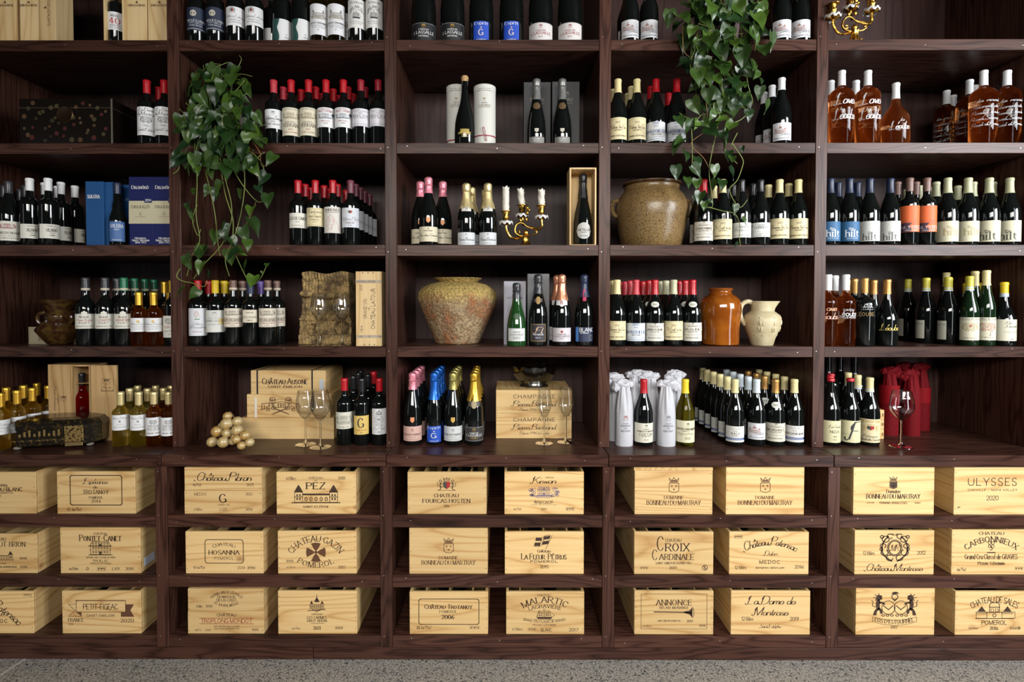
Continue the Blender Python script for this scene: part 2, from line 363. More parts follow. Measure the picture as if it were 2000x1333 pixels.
    def poly(s, pts, ink=None): s.col(ink or INK); s.quad(pts); s.lay = min(s.lay + 1, 12) if len(pts) == 4 and s.lay < 4 else s.lay
    def rect(s, x0, y0, x1, y1, w, ink=None): s.line([(x0, y0), (x1, y0), (x1, y1), (x0, y1), (x0, y0)], w, ink)
    def fill(s, x0, y0, x1, y1, ink=None): s.poly([(x0, y0), (x1, y0), (x1, y1), (x0, y1)], ink)
    def rrect(s, x0, y0, x1, y1, r, w, ink=None):
        p = []
        for cx, cy, a0 in ((x1 - r, y0 + r, -90), (x1 - r, y1 - r, 0), (x0 + r, y1 - r, 90), (x0 + r, y0 + r, 180)):
            for k in range(4): a = R(a0 + 30 * k); p.append((cx + r * math.cos(a), cy + r * math.sin(a)))
        p.append(p[0]); s.line(p, w, ink)
    def ring(s, cx, cy, rx, ry, w, ink=None, a0=0, a1=360, n=20):
        s.col(ink or INK); q = [(cx + rx * math.cos(R(a0 + (a1 - a0) * k / n)), cy + ry * math.sin(R(a0 + (a1 - a0) * k / n))) for k in range(n + 1)]
        m = s.n; s.n = 1; s.ribbon(q, w, True); s.n = m
    def disc(s, cx, cy, rx, ry=None, ink=None, n=14):
        ry = ry or rx; s.poly([(cx + rx * math.cos(2 * math.pi * k / n), cy - ry * math.sin(2 * math.pi * k / n)) for k in range(n)], ink)
    def build(s, name, parent): return s.mb.build(name, s.mats or [INK], parent)
    def mesh(s, name): return s.mb.mesh(name, s.mats or [INK])
# emblems, each drawn in a box (cx, cy, width, height)
def em_crest(a, cx, cy, w, h, ink=None):       # crown over a shield with three birds
    x, y = cx - w / 2, cy - h / 2; lw = max(w, h) * .035
    a.line([(x + .1 * w, y + .30 * h), (x, y + .04 * h), (x + .25 * w, y + .2 * h), (x + .5 * w, y), (x + .75 * w, y + .2 * h), (x + w, y + .04 * h), (x + .9 * w, y + .30 * h)], lw, ink)
    a.fill(x + .1 * w, y + .27 * h, x + .9 * w, y + .34 * h, ink)
    a.poly([(x + .15 * w, y + .25 * h), (x + .85 * w, y + .25 * h), (x + .8 * w, y + .16 * h), (x + .2 * w, y + .16 * h)], ink)
    a.line([(x, y + .38 * h), (x + w, y + .38 * h), (x + w, y + .88 * h), (x + .75 * w, y + .97 * h), (x + .5 * w, y + h), (x + .25 * w, y + .97 * h), (x, y + .88 * h), (x, y + .38 * h)], lw, ink)
    for fx, fy in ((.28, .55), (.72, .55), (.5, .78)):
        a.poly([(x + fx * w, y + (fy + .09) * h), (x + (fx + .13) * w, y + (fy - .07) * h), (x + fx * w, y + (fy - .02) * h), (x + (fx - .13) * w, y + (fy - .07) * h)], ink)
def em_house(a, cx, cy, w, h, ink=None):       # manor with roof, dormers and three rows of windows
    x, y = cx - w / 2, cy - h / 2; lw = h * .022
    a.line([(x + .06 * w, y + .32 * h), (x + .16 * w, y + .03 * h), (x + .84 * w, y + .03 * h), (x + .94 * w, y + .32 * h), (x + .06 * w, y + .32 * h)], lw * 1.6, ink)
    a.rect(x + .08 * w, y + .32 * h, x + .92 * w, y + .93 * h, lw * 1.4, ink)
    a.line([(x, y + .97 * h), (x + w, y + .97 * h)], lw * 2, ink); a.line([(x, y + .34 * h), (x + w, y + .34 * h)], lw * 2, ink); a.line([(x + .05 * w, y + .62 * h), (x + .95 * w, y + .62 * h)], lw, ink)
    for r_ in (.16, .46, .76):
        for k in range(6):
            fx = .2 + .12 * k
            a.rect(x + (fx - .03) * w, y + (r_ - .07) * h, x + (fx + .03) * w, y + (r_ + .07) * h, lw, ink); a.line([(x + fx * w, y + (r_ - .07) * h), (x + fx * w, y + (r_ + .07) * h)], lw, ink)
    a.poly([(x + .42 * w, y + .32 * h), (x + .58 * w, y + .32 * h), (x + .5 * w, y + .18 * h)], ink)
    a.fill(x + .46 * w, y + .74 * h, x + .54 * w, y + .93 * h, ink)
def em_castle(a, cx, cy, w, h, ink=None):      # long wing between two towers with pointed roofs
    x, y = cx - w / 2, cy - h / 2; lw = h * .016
    for tx in (.12, .88):
        X = x + tx * w
        a.poly([(X - .1 * w, y + .42 * h), (X + .1 * w, y + .42 * h), (X + .015 * w, y + .06 * h), (X - .015 * w, y + .06 * h)], ink); a.line([(X, y), (X, y + .1 * h)], lw, ink)
        a.rect(X - .085 * w, y + .42 * h, X + .085 * w, y + .96 * h, lw * 1.6, ink)
        for k in (.52, .72): a.fill(X - .045 * w, y + k * h, X - .015 * w, y + (k + .12) * h, ink); a.fill(X + .015 * w, y + k * h, X + .045 * w, y + (k + .12) * h, ink)
        a.line([(X - .09 * w, y + .68 * h), (X + .09 * w, y + .68 * h)], lw * 2, ink)
    a.fill(x + .21 * w, y + .49 * h, x + .79 * w, y + .57 * h, ink); a.rect(x + .205 * w, y + .57 * h, x + .795 * w, y + .96 * h, lw * 1.5, ink)
    for k in range(5):
        X = x + (.28 + .11 * k) * w; a.ring(X, y + .78 * h, .026 * w, .1 * h, lw * 2.2, ink, n=10)
    a.line([(x - .02 * w, y + .98 * h), (x + 1.02 * w, y + .98 * h)], lw * 3, ink)
def em_towers(a, cx, cy, w, h, ink=None):      # narrow pavilion with spire
    x, y = cx - w / 2, cy - h / 2; lw = h * .02
    a.line([(cx, y), (cx, y + .35 * h)], lw * 1.4, ink); a.poly([(cx - .2 * w, y + .45 * h), (cx + .2 * w, y + .45 * h), (cx + .03 * w, y + .18 * h), (cx - .03 * w, y + .18 * h)], ink)
    for tx in (.12, .88): X = x + tx * w; a.poly([(X - .12 * w, y + .55 * h), (X + .12 * w, y + .55 * h), (X, y + .36 * h)], ink)
    for r_ in (.58, .72):
        a.rect(x, y + r_ * h, x + w, y + (r_ + .13) * h, lw, ink)
        for k in range(7): a.fill(x + (.06 + .13 * k) * w, y + (r_ + .03) * h, x + (.12 + .13 * k) * w, y + (r_ + .1) * h, ink)
    a.line([(x + .2 * w, y + .9 * h), (cx, y + .99 * h), (x + .8 * w, y + .9 * h)], lw * 2, ink); a.line([(x - .15 * w, y + .96 * h), (x + 1.1 * w, y + .88 * h)], lw * 2, ink)
def em_ship(a, cx, cy, w, h, ink=None):
    x, y = cx - w / 2, cy - h / 2; lw = h * .022
    a.poly([(x + .12 * w, y + .74 * h), (x + .9 * w, y + .74 * h), (x + .82 * w, y + .93 * h), (x + .2 * w, y + .93 * h)], ink)
    for mx, t in ((.28, .14), (.5, 0.0), (.7, .12)):
        X = x + mx * w; a.line([(X, y + t * h), (X, y + .75 * h)], lw * 1.3, ink)
        for k in range(3):
            q = y + (t + .08 + .2 * k) * h; ww = (.07 + .025 * k) * w
            a.line([(X - ww, q), (X + ww, q), (X + ww * 1.15, q + .15 * h), (X - ww * 1.0, q + .15 * h), (X - ww, q)], lw, ink)
    a.line([(x + .9 * w, y + .74 * h), (x + w, y + .58 * h), (x + .7 * w, y + .15 * h)], lw, ink); a.line([(x + .12 * w, y + .74 * h), (x + .28 * w, y + .14 * h)], lw, ink)
    a.line([(x, y + .96 * h), (x + .3 * w, y + .99 * h), (x + .6 * w, y + .96 * h), (x + w, y + .99 * h)], lw, ink)
def em_ornate(a, cx, cy, w, h, ink=None):      # mirrored scrollwork round a monogram shield
    lw = h * .022
    for s_ in (-1, 1):
        for (bx, by, r_, a0, a1) in ((.30, -.28, .13, 0, 330), (.38, -.05, .10, 90, 420), (.33, .18, .13, -60, 250), (.16, .36, .12, 0, 300), (.16, -.38, .10, 30, 330), (.42, -.36, .06, 0, 360), (.44, .06, .05, 0, 360)):
            a.ring(cx + s_ * bx * w, cy + by * h, r_ * w * .9, r_ * h * .8, lw * 1.5, ink, a0, a1, 14)
        a.line([(cx + s_ * .08 * w, cy + .48 * h), (cx + s_ * .3 * w, cy + .32 * h), (cx + s_ * .42 * w, cy + .1 * h), (cx + s_ * .36 * w, cy - .2 * h), (cx + s_ * .2 * w, cy - .38 * h)], lw * 2.2, ink, True)
        a.poly([(cx, cy - .42 * h), (cx + s_ * .1 * w, cy - .5 * h), (cx + s_ * .05 * w, cy - .4 * h)], ink)
    a.ring(cx, cy + .02 * h, .2 * w, .24 * h, lw * 1.6, ink); a.ring(cx, cy + .02 * h, .24 * w, .28 * h, lw, ink)
    a.text('MR', cx, cy + .02 * h, .18 * h, 'script', .26 * w, ink=ink)
def em_arms(a, cx, cy, w, h, ink=None):        # two shields with a helm and two standing supporters
    lw = h * .017
    for s_ in (-1, 1):
        a.ring(cx + s_ * .14 * w, cy + .12 * h, .15 * w, .26 * h, lw * 1.5, ink)
        a.line([(cx + s_ * .04 * w, cy + .05 * h), (cx + s_ * .14 * w, cy + .2 * h), (cx + s_ * .25 * w, cy + .05 * h)], lw * 2, ink)
        q = lambda x, y: (cx + s_ * (.36 + x) * w, cy + y * h)
        a.poly([q(-.03, -.20), q(.05, -.18), q(.07, .0), q(.05, .14), q(.10, .26), q(.13, .42), q(.05, .42), q(.04, .28), q(-.03, .16), q(-.02, .0)], ink)
        a.poly([q(-.01, -.12), q(-.10, -.10), q(-.15, .0), q(-.12, .02), q(-.07, -.04), q(.0, -.02)], ink); a.poly([q(-.01, .12), q(-.08, .2), q(-.09, .36), q(-.04, .36), q(-.02, .24), q(.04, .18)], ink)
        a.poly([q(-.08, -.24), q(-.06, -.34), q(.0, -.38), q(.05, -.34), q(.07, -.22), q(.03, -.16), q(-.03, -.17)], ink)
        for k in range(7): a.line([q(.02 + .06 * math.cos(k * .9), -.27 + .09 * math.sin(k * .9)), q(.02 + .10 * math.cos(k * .9), -.27 + .15 * math.sin(k * .9))], lw * 1.6, ink)
        a.line([q(.05, .1), q(.14, .05), q(.13, -.1), q(.17, -.16)], lw * 1.6, ink, True)
        for k in range(3): a.ring(cx + s_ * (.06 + .1 * k) * w, cy + .42 * h, .035 * w, .035 * h, lw * 1.5, ink, n=10)
    a.ring(cx, cy - .3 * h, .07 * w, .1 * h, lw * 2, ink); a.poly([(cx - .08 * w, cy - .4 * h), (cx + .1 * w, cy - .42 * h), (cx + .04 * w, cy - .5 * h), (cx - .04 * w, cy - .49 * h)], ink)
    a.line([(cx - .05 * w, cy - .22 * h), (cx, cy - .14 * h), (cx + .05 * w, cy - .22 * h)], lw * 2, ink)
def em_lions(a, cx, cy, w, h, ink=None):       # red and black shield held by two lions under a crown
    rd = paint((.35, .02, .02)); lw = h * .03
    a.poly([(cx - .17 * w, cy - .2 * h), (cx, cy - .2 * h), (cx, cy + .36 * h), (cx - .17 * w, cy + .18 * h)], paint((.05, .05, .04))); a.poly([(cx, cy - .2 * h), (cx + .17 * w, cy - .2 * h), (cx + .17 * w, cy + .18 * h), (cx, cy + .36 * h)], rd)
    a.line([(cx - .12 * w, cy - .26 * h), (cx - .16 * w, cy - .46 * h), (cx - .05 * w, cy - .36 * h), (cx, cy - .5 * h), (cx + .05 * w, cy - .36 * h), (cx + .16 * w, cy - .46 * h), (cx + .12 * w, cy - .26 * h), (cx - .12 * w, cy - .26 * h)], lw * 1.3, ink)
    for s_ in (-1, 1):
        a.ring(cx + s_ * .3 * w, cy - .24 * h, .06 * w, .1 * h, lw * 1.4, ink, n=12)
        a.line([(cx + s_ * .28 * w, cy - .14 * h), (cx + s_ * .33 * w, cy + .05 * h), (cx + s_ * .28 * w, cy + .25 * h), (cx + s_ * .34 * w, cy + .42 * h), (cx + s_ * .44 * w, cy + .44 * h)], lw * 2, ink, True)
        a.line([(cx + s_ * .3 * w, cy - .02 * h), (cx + s_ * .2 * w, cy - .06 * h)], lw * 1.5, ink); a.line([(cx + s_ * .31 * w, cy + .14 * h), (cx + s_ * .2 * w, cy + .2 * h)], lw * 1.5, ink)
        a.line([(cx + s_ * .32 * w, cy + .2 * h), (cx + s_ * .46 * w, cy + .12 * h), (cx + s_ * .42 * w, cy - .08 * h), (cx + s_ * .5 * w, cy - .14 * h)], lw, ink, True)
    a.line([(cx - .3 * w, cy + .48 * h), (cx, cy + .43 * h), (cx + .3 * w, cy + .48 * h)], lw, ink, True)
def em_flag(a, cx, cy, w, h, ink=None):
    a.line([(cx + .48 * w, cy - .5 * h), (cx + .12 * w, cy + .5 * h)], h * .03, ink)
    fl = lambda u, v: (cx + (-.42 + .8 * u - .12 * v) * w, cy + (-.34 + .62 * v + .10 * math.sin(u * 6) - .12 * u) * h)
    for u0, u1, v0, v1 in ((0, .42, 0, .4), (.55, 1, 0, .4), (0, .42, .58, 1), (.55, 1, .58, 1)):
        a.poly([fl(u0, v0), fl(u1, v0), fl(u1, v1), fl(u0, v1)], ink)
    a.line([fl(k / 8, 0) for k in range(9)], h * .025, ink); a.line([fl(k / 8, 1) for k in range(9)], h * .025, ink)
    a.ring(cx - .05 * w, cy - .05 * h, .08 * w, .12 * h, h * .025, ink, n=10)
def em_oval_view(a, cx, cy, w, h, ink=None):   # country house between trees
    em_house(a, cx, cy - .06 * h, w * .46, h * .72, ink)
    rnd = random.Random(3)
    for s_ in (-1, 1):
        for k in range(16):
            t = rnd.random(); a.ring(cx + s_ * (.27 + .2 * t) * w, cy + (rnd.random() - .45) * h * .7 * (1.15 - t * .5), .05 * w, .08 * h, h * .035, ink, rnd.random() * 360, rnd.random() * 360 + 250, 6)
    for k in range(5): a.line([(cx - (.45 - .05 * k) * w, cy + (.3 + .04 * k) * h), (cx + (.45 - .06 * k) * w, cy + (.3 + .045 * k) * h)], h * .02, ink)
def em_chateau(a, cx, cy, w, h, ink=None):     # domed gatehouse with two pyramid-roofed pavilions
    x, y = cx - w / 2, cy - h / 2; lw = h * .025
    a.line([(cx - .13 * w, y + .6 * h), (cx - .13 * w, y + .15 * h), (cx - .09 * w, y + .04 * h), (cx + .09 * w, y + .04 * h), (cx + .13 * w, y + .15 * h), (cx + .13 * w, y + .6 * h)], lw * 1.6, ink)
    for k in (-.06, .06): a.rect(cx + (k - .035) * w, y + .4 * h, cx + (k + .035) * w, y + .58 * h, lw, ink)
    a.line([(cx - .13 * w, y + .3 * h), (cx + .13 * w, y + .3 * h)], lw * 2, ink); a.ring(cx, y + .78 * h, .045 * w, .1 * h, lw * 1.6, ink, n=10)
    for s_ in (-1, 1):
        X = cx + s_ * .34 * w; a.poly([(X - .11 * w, y + .56 * h), (X + .11 * w, y + .56 * h), (X, y + .24 * h)], ink)
        a.rect(X - .14 * w, y + .58 * h, X + .2 * w * (1 if s_ > 0 else .7), y + .95 * h, lw, ink); a.line([(X - .14 * w, y + .68 * h), (X + .14 * w, y + .68 * h)], lw, ink)
    a.line([(x, y + .62 * h), (x + w, y + .62 * h)], lw, ink); a.line([(x, y + .97 * h), (x + w, y + .97 * h)], lw * 1.5, ink); a.rect(cx - .2 * w, y + .6 * h, cx + .2 * w, y + .96 * h, lw, ink)
    for k in (-.05, 0, .05): a.disc(cx + k * w, y - .02 * h, .012 * w, .02 * h, ink, 6)
EM = dict(crest=em_crest, house=em_house, castle=em_castle, towers=em_towers, ship=em_ship, ornate=em_ornate, arms=em_arms, lions=em_lions, flag=em_flag, view=em_oval_view, chateau=em_chateau)
# ------------------------------------------------------------------ levels of the place
YL = -0.125                      # front of the base cabinet and counter; the upper shelving stands back at y = 0
YB = 0.495                       # back panels
XP = [-2.396, -1.453, -0.507, 0.427, 1.370, 2.313]
XQ = [-3.34] + XP + [3.256]      # one empty bay more at either end   # centres of the uprights
PW = 0.050
zU = [(P(990, a).z, P(990, b).z) for a, b in ((77.4, 99), (279.3, 300), (478.6, 500), (677.3, 698))]
CT = P(990, 889.5, YL).z; CB = P(990, 912.5, YL).z
zL = [(P(990, a, YL).z, P(990, b, YL).z) for a, b in ((1007.5, 1031), (1125, 1148.5), (1243.5, 1265.5))]
S1, S2, S3, S4 = [q[0] for q in zU]; L1, L2, L3 = [q[0] for q in zL]
ROWZ = {1: S1, 2: S2, 3: S3, 4: S4, 5: CT}
TOPZ = S1 + .455
# ------------------------------------------------------------------ room
def struct(name, mb, m, **k):
    o = mb.build(name, m, **k); o['kind'] = 'structure'; return o
m, t, b = nt('ground_concrete'); N = t.nodes; L = t.links       # ground concrete floor with exposed dark stones
tc = N.new('ShaderNodeTexCoord')
v1 = N.new('ShaderNodeTexVoronoi'); v1.inputs['Scale'].default_value = 85; v1.inputs['Randomness'].default_value = 1.0
nz = N.new('ShaderNodeTexNoise'); nz.inputs['Scale'].default_value = 55; nz.inputs['Detail'].default_value = 3
mx0 = N.new('ShaderNodeMixRGB'); mx0.inputs[0].default_value = .035; L.new(tc.outputs['Object'], mx0.inputs[1]); L.new(nz.outputs['Color'], mx0.inputs[2]); L.new(tc.outputs['Object'], nz.inputs['Vector'])
L.new(mx0.outputs[0], v1.inputs['Vector'])
sep = N.new('ShaderNodeSeparateColor'); L.new(v1.outputs['Color'], sep.inputs[0])
gt = N.new('ShaderNodeMath'); gt.operation = 'GREATER_THAN'; gt.inputs[1].default_value = .36; L.new(sep.outputs[0], gt.inputs[0])
lt = N.new('ShaderNodeMath'); lt.operation = 'LESS_THAN'; lt.inputs[1].default_value = .42; L.new(v1.outputs['Distance'], lt.inputs[0])
st_ = N.new('ShaderNodeMath'); st_.operation = 'MULTIPLY'; L.new(gt.outputs[0], st_.inputs[0]); L.new(lt.outputs[0], st_.inputs[1])
sr = N.new('ShaderNodeValToRGB'); L.new(sep.outputs[1], sr.inputs['Fac'])
sr.color_ramp.elements[0].color = (.045, .05, .055, 1); sr.color_ramp.elements[1].color = (.22, .21, .19, 1); sr.color_ramp.elements[1].position = .9
n3 = N.new('ShaderNodeTexNoise'); n3.inputs['Scale'].default_value = 160; n3.inputs['Detail'].default_value = 6; L.new(tc.outputs['Object'], n3.inputs['Vector'])
cr = N.new('ShaderNodeValToRGB'); cr.color_ramp.elements[0].position = .36; cr.color_ramp.elements[0].color = (.13, .122, .108, 1); cr.color_ramp.elements[1].position = .64; cr.color_ramp.elements[1].color = (.50, .47, .42, 1); L.new(n3.outputs['Fac'], cr.inputs['Fac'])
mx1 = N.new('ShaderNodeMixRGB'); L.new(st_.outputs[0], mx1.inputs[0]); L.new(cr.outputs[0], mx1.inputs[1]); L.new(sr.outputs[0], mx1.inputs[2])
L.new(mx1.outputs[0], b.inputs['Base Color']); b.inputs['Roughness'].default_value = .38
CONC = m
plaster = mat('dark_plaster_wall', (.09, .085, .08), .8, bump=(30, .2, .004))
ceilm = mat('dark_ceiling_paint', (.05, .048, .046), .85)
RX0, RX1, RY0, RY1, RZ = -4.2, 5.2, -6.1, YB + .12, 3.8
fl = struct('floor', MB().box(RX0, RX1, RY0, RY1, -.12, 0), CONC)
mb = MB(); mb.box(-.004, .004, RY0, YL, -.001, .0012)
jl = mb.build('floor_joint', paint((.5, .48, .44), .5), fl); jl.location = (P(30, 1316, -.3).x - .1, 0, 0); jl.rotation_euler.z = R(-7)
struct('wall_back', MB().box(RX0, RX1, YB + .03, RY1, 0, RZ), plaster)
struct('wall_left', MB().box(RX0 - .12, RX0, RY0, RY1, 0, RZ), plaster)
struct('wall_right', MB().box(RX1, RX1 + .12, RY0, RY1, 0, RZ), plaster)
struct('wall_front', MB().box(RX0, RX1, RY0 - .12, RY0, 0, RZ), plaster)
struct('ceiling', MB().box(RX0 - .12, RX1 + .12, RY0 - .12, RY1, RZ, RZ + .1), ceilm)
def frame(name, loc, target, sx, sy):      # unseen frame added round an area light; no wall opening behind it
    o = MB(); t_ = .05
    for x0, x1, y0, y1 in ((-sx / 2 - t_, sx / 2 + t_, sy / 2, sy / 2 + t_), (-sx / 2 - t_, sx / 2 + t_, -sy / 2 - t_, -sy / 2), (-sx / 2 - t_, -sx / 2, -sy / 2, sy / 2), (sx / 2, sx / 2 + t_, -sy / 2, sy / 2)): o.box(x0, x1, y0, y1, -.02, .03)
    q = struct(name, o, paint((.05, .05, .05), .5)); q.location = loc; q.rotation_euler = (Vector(target) - Vector(loc)).to_track_quat('-Z', 'Y').to_euler()
for i, k in enumerate(('daylight_clerestory', 'side_strip_light', 'daylight_high_window', 'daylight_far_window')):
    l_ = bpy.data.objects[k]; f_ = l_.rotation_euler.to_matrix() @ Vector((0, 0, -1)); frame('light_frame_%d' % (i + 1), l_.location - f_ * .03, l_.location + f_, l_.data.size, l_.data.size_y)
# ------------------------------------------------------------------ upper shelving
unit = thing('shelving_unit', 'tall dark-stained oak shelving of open compartments filling the wall above the counter', 'shelving', (0, 0, CT))
ZO = CT
def part(name, x0, x1, y0, y1, z0, z1, m, parent, zo, bevel=.0012):
    cx, cy = (x0 + x1) / 2, (y0 + y1) / 2
    return MB().box(x0 - cx, x1 - cx, y0 - cy, y1 - cy, z0 - zo, z1 - zo).build(name, m, parent, bevel=bevel, loc=(cx, cy, 0))
for x in XQ: part('upright', x - PW / 2, x + PW / 2, -.003, YB, CT, TOPZ + .05, W_V, unit, ZO)
for i in range(7):
    x0, x1 = XQ[i] + PW / 2 + .0005, XQ[i + 1] - PW / 2 - .0005
    for a, b_ in zU: part('shelf', x0, x1, 0.0, YB - .008, b_, a, W_H, unit, ZO)
    part('shelf', x0, x1, 0.0, YB - .008, TOPZ, TOPZ + .05, W_H, unit, ZO)
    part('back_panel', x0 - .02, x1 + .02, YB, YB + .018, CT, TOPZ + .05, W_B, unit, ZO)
nl = MB()
for i in range(5):
    for a, b_ in zU[:4]:
        for k in (.06, .5, .95):
            if random.random() < .8:
                x = XP[i] + PW / 2 + (XP[i + 1] - XP[i] - PW) * (k + random.uniform(-.03, .03)); z = (a + b_) / 2 + random.uniform(-.004, .016) - ZO
                nl.box(x - .0016, x + .0016, -.0012, .002, z - .0013, z + .0013)
for x in XP[1:5]:
    for z in (S1 + .01, S2 - .02, S3 - .03, S4 - .02, CT + .02): nl.box(x - .0136, x - .0104, -.0042, .0, z - ZO - .0013, z - ZO + .0013)
o = nl.build('nail_heads', paint((.7, .66, .6), .3, .8), unit); o['kind'] = 'stuff'
# ------------------------------------------------------------------ counter and base cabinet
ctr = thing('countertop', 'thick dark oak countertop board running between the shelves and the crate cabinet', 'countertop', (0, 0, CB))
for i in range(7):
    part('counter_board', XQ[i] + .0012, XQ[i + 1] - .0012, YL, YB + .018, CB, CT, W_H, ctr, CB, .002)
base = thing('base_cabinet', 'dark oak base cabinet with open bays holding wine crates', 'cabinet', (0, 0, 0))
XL = XP
for x in XQ: part('upright', x - PW / 2, x + PW / 2, YL - .002, YB, L3 - .047, CB, W_V, base, 0)
for i in range(7):
    x0, x1 = XQ[i] + PW / 2 + .0005, XQ[i + 1] - PW / 2 - .0005
    for a, b_ in zL: part('shelf', x0, x1, YL, YB, b_, a, W_H, base, 0)
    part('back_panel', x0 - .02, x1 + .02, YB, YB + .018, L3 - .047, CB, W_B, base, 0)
xs = P(612, 1280, YL).x
part('plinth_board', XQ[0], xs - .001, YL - .004, YL + .02, 0, L3 - .048, W_H, base, 0, .002)
part('plinth_board', xs + .001, XQ[-1], YL - .004, YL + .02, 0, L3 - .048, W_H, base, 0, .002)
nl = MB()
for i in range(5):
    for a, b_ in zL + [(CT, CB)]:
        for k in (.07, .52, .93):
            if random.random() < .8:
                x = XP[i] + PW / 2 + (XP[i + 1] - XP[i] - PW) * (k + random.uniform(-.03, .03)); z = (a + b_) / 2 + random.uniform(-.004, .016)
                nl.box(x - .0016, x + .0016, YL - .0012, YL, z - .0013, z + .0013)
for x in XP[1:5]:
    for z in (L1, L2, L3, CB - .02): nl.box(x - .012, x - .009, YL - .0032, YL - .001, z - .0013, z + .0013)
o = nl.build('nail_heads', paint((.7, .66, .6), .3, .8), base); o['kind'] = 'stuff'
# ------------------------------------------------------------------ bottles
def shape_profile(shape, H, Rr):
    n = .0142
    if shape == 'bdx': p = [(Rr * .9, 0), (Rr, .006), (Rr, .60 * H), (Rr * .985, .625 * H), (Rr * .93, .65 * H), (Rr * .82, .672 * H), (Rr * .64, .692 * H), (n * 1.18, .718 * H), (n, .76 * H), (n, .985 * H), (n * .9, H)]
    elif shape == 'bgy': p = [(Rr * .9, 0), (Rr, .006), (Rr, .46 * H), (Rr * .975, .51 * H), (Rr * .90, .565 * H), (Rr * .76, .63 * H), (Rr * .60, .695 * H), (n * 1.28, .765 * H), (n * 1.03, .84 * H), (n, .985 * H), (n * .9, H)]
    elif shape == 'champ': p = [(Rr * .9, 0), (Rr, .007), (Rr, .40 * H), (Rr * .985, .45 * H), (Rr * .92, .52 * H), (Rr * .80, .59 * H), (Rr * .63, .665 * H), (Rr * .48, .74 * H), (n * 1.12, .83 * H), (n * 1.05, .9 * H), (n * 1.1, .99 * H), (n, H)]
    elif shape == 'prest': p = [(Rr * .93, 0), (Rr, .007), (Rr * 1.0, .22 * H), (Rr * .96, .34 * H), (Rr * .86, .44 * H), (Rr * .70, .54 * H), (Rr * .52, .64 * H), (n * 1.25, .75 * H), (n * 1.05, .85 * H), (n * 1.1, .97 * H), (n, H)]
    elif shape == 'squat': p = [(Rr * .92, 0), (Rr, .007), (Rr, .38 * H), (Rr * .96, .44 * H), (Rr * .84, .50 * H), (Rr * .62, .57 * H), (n * 1.5, .64 * H), (n * 1.15, .72 * H), (n, .85 * H), (n, .985 * H), (n * .9, H)]
    elif shape == 'port': p = [(Rr * .92, 0), (Rr, .006), (Rr * 1.02, .52 * H), (Rr * 1.0, .57 * H), (Rr * .90, .61 * H), (Rr * .72, .645 * H), (n * 1.5, .68 * H), (n * 1.12, .72 * H), (n * 1.12, .8 * H), (n, .985 * H), (n * .9, H)]
    else: p = [(Rr * .9, 0), (Rr, .006), (Rr, .66 * H), (Rr * .95, .70 * H), (Rr * .78, .735 * H), (Rr * .5, .765 * H), (n * 1.1, .79 * H), (n, .985 * H), (n * .9, H)]   # rosé flask
    return p
def rad_at(prof, z):
    for (r0, z0), (r1, z1) in zip(prof, prof[1:]):
        if z0 <= z <= z1: return r0 + (r1 - r0) * ((z - z0) / max(z1 - z0, 1e-6))
    return prof[-1][0]
PX = 1 / 440.0
KINDS = {}
CREAM = (.66, .57, .34); WHITE = (.72, .72, .72); PALE = (.66, .64, .56); GREYW = (.60, .62, .66)
CAPM = {'red': paint((.40, .008, .014), .32), 'pinkred': paint((.44, .03, .045), .4), 'dkred': paint((.25, .01, .02), .35), 'plum': paint((.13, .03, .045), .4), 'cream': paint((.64, .55, .27), .42), 'white': paint((.74, .74, .74), .4),
        'silver': paint((.55, .56, .58), .38), 'black': paint((.012, .012, .014), .28), 'char': paint((.035, .035, .04), .3), 'gold': mat('gold_foil', (.72, .42, .05), .33, .75), 'paleg': mat('pale_gold_foil', (.72, .58, .28), .35, .6),
        'green': paint((.012, .13, .06), .3), 'navy': paint((.014, .022, .052), .35), 'blue': mat('blue_foil', (.015, .12, .50), .3, .5), 'pink': mat('pink_foil', (.72, .24, .30), .35, .35), 'dullg': mat('dull_gold_foil', (.38, .33, .10), .36, .6),
        'copper': mat('copper_foil', (.75, .30, .17), .33, .6), 'brown': paint((.16, .09, .07), .4), 'tan': mat('bronze_capsule', (.45, .24, .07), .35, .6), 'yellow': paint((.72, .50, .02), .35), 'limeg': paint((.50, .44, .05), .35), 'purple': paint((.09, .05, .22), .35),
        'ltblue': paint((.50, .56, .60), .4), 'blueblk': paint((.02, .03, .07), .35), 'cork': paint((.45, .27, .12), .8), 'sage': paint((.42, .42, .26), .4), 'waxred': paint((.45, .02, .03), .25), 'foilgrey': mat('grey_foil', (.20, .20, .19), .35, .5)}
def patch(prof, z0, z1, ha, off, n=9, zb=None):
    mb = MB(); r0 = max(rad_at(prof, z0), rad_at(prof, (z0 + z1) / 2)) if zb is None else zb
    vs = []
    for z in (z0, z1):
        r = (rad_at(prof, z) if zb is None else r0) + off
        for k in range(n + 1):
            a = -math.pi / 2 - ha + 2 * ha * k / n; vs.append((r * math.cos(a), r * math.sin(a), z))
    return mb.add(vs, [(k, k + 1, n + 2 + k, n + 1 + k) for k in range(n)])
def foil(prof, H, z0, crinkle, off=.0013):
    """wrinkled sparkling-wine foil with a bulging cap"""
    def fn(p, a, r):
        k = 1 + crinkle * (.05 * math.sin(9 * a + p[2] * 300) + .04 * math.sin(5 * a - p[2] * 500))
        return (p[0] * k, p[1] * k, p[2])
    pr = [(rad_at(prof, z0) + off, z0)]
    for f in (.25, .5, .62): z = z0 + (H - .036 - z0) * f; pr.append((rad_at(prof, z) + off, z))
    pr += [(.0165, H - .040), (.0195, H - .036), (.0165, H - .032), (.0178, H - .020), (.0182, H - .010), (.0165, H - .003), (.010, H + .002), (0.0, H + .003)]
    return MB().lathe(pr, 20, fn)
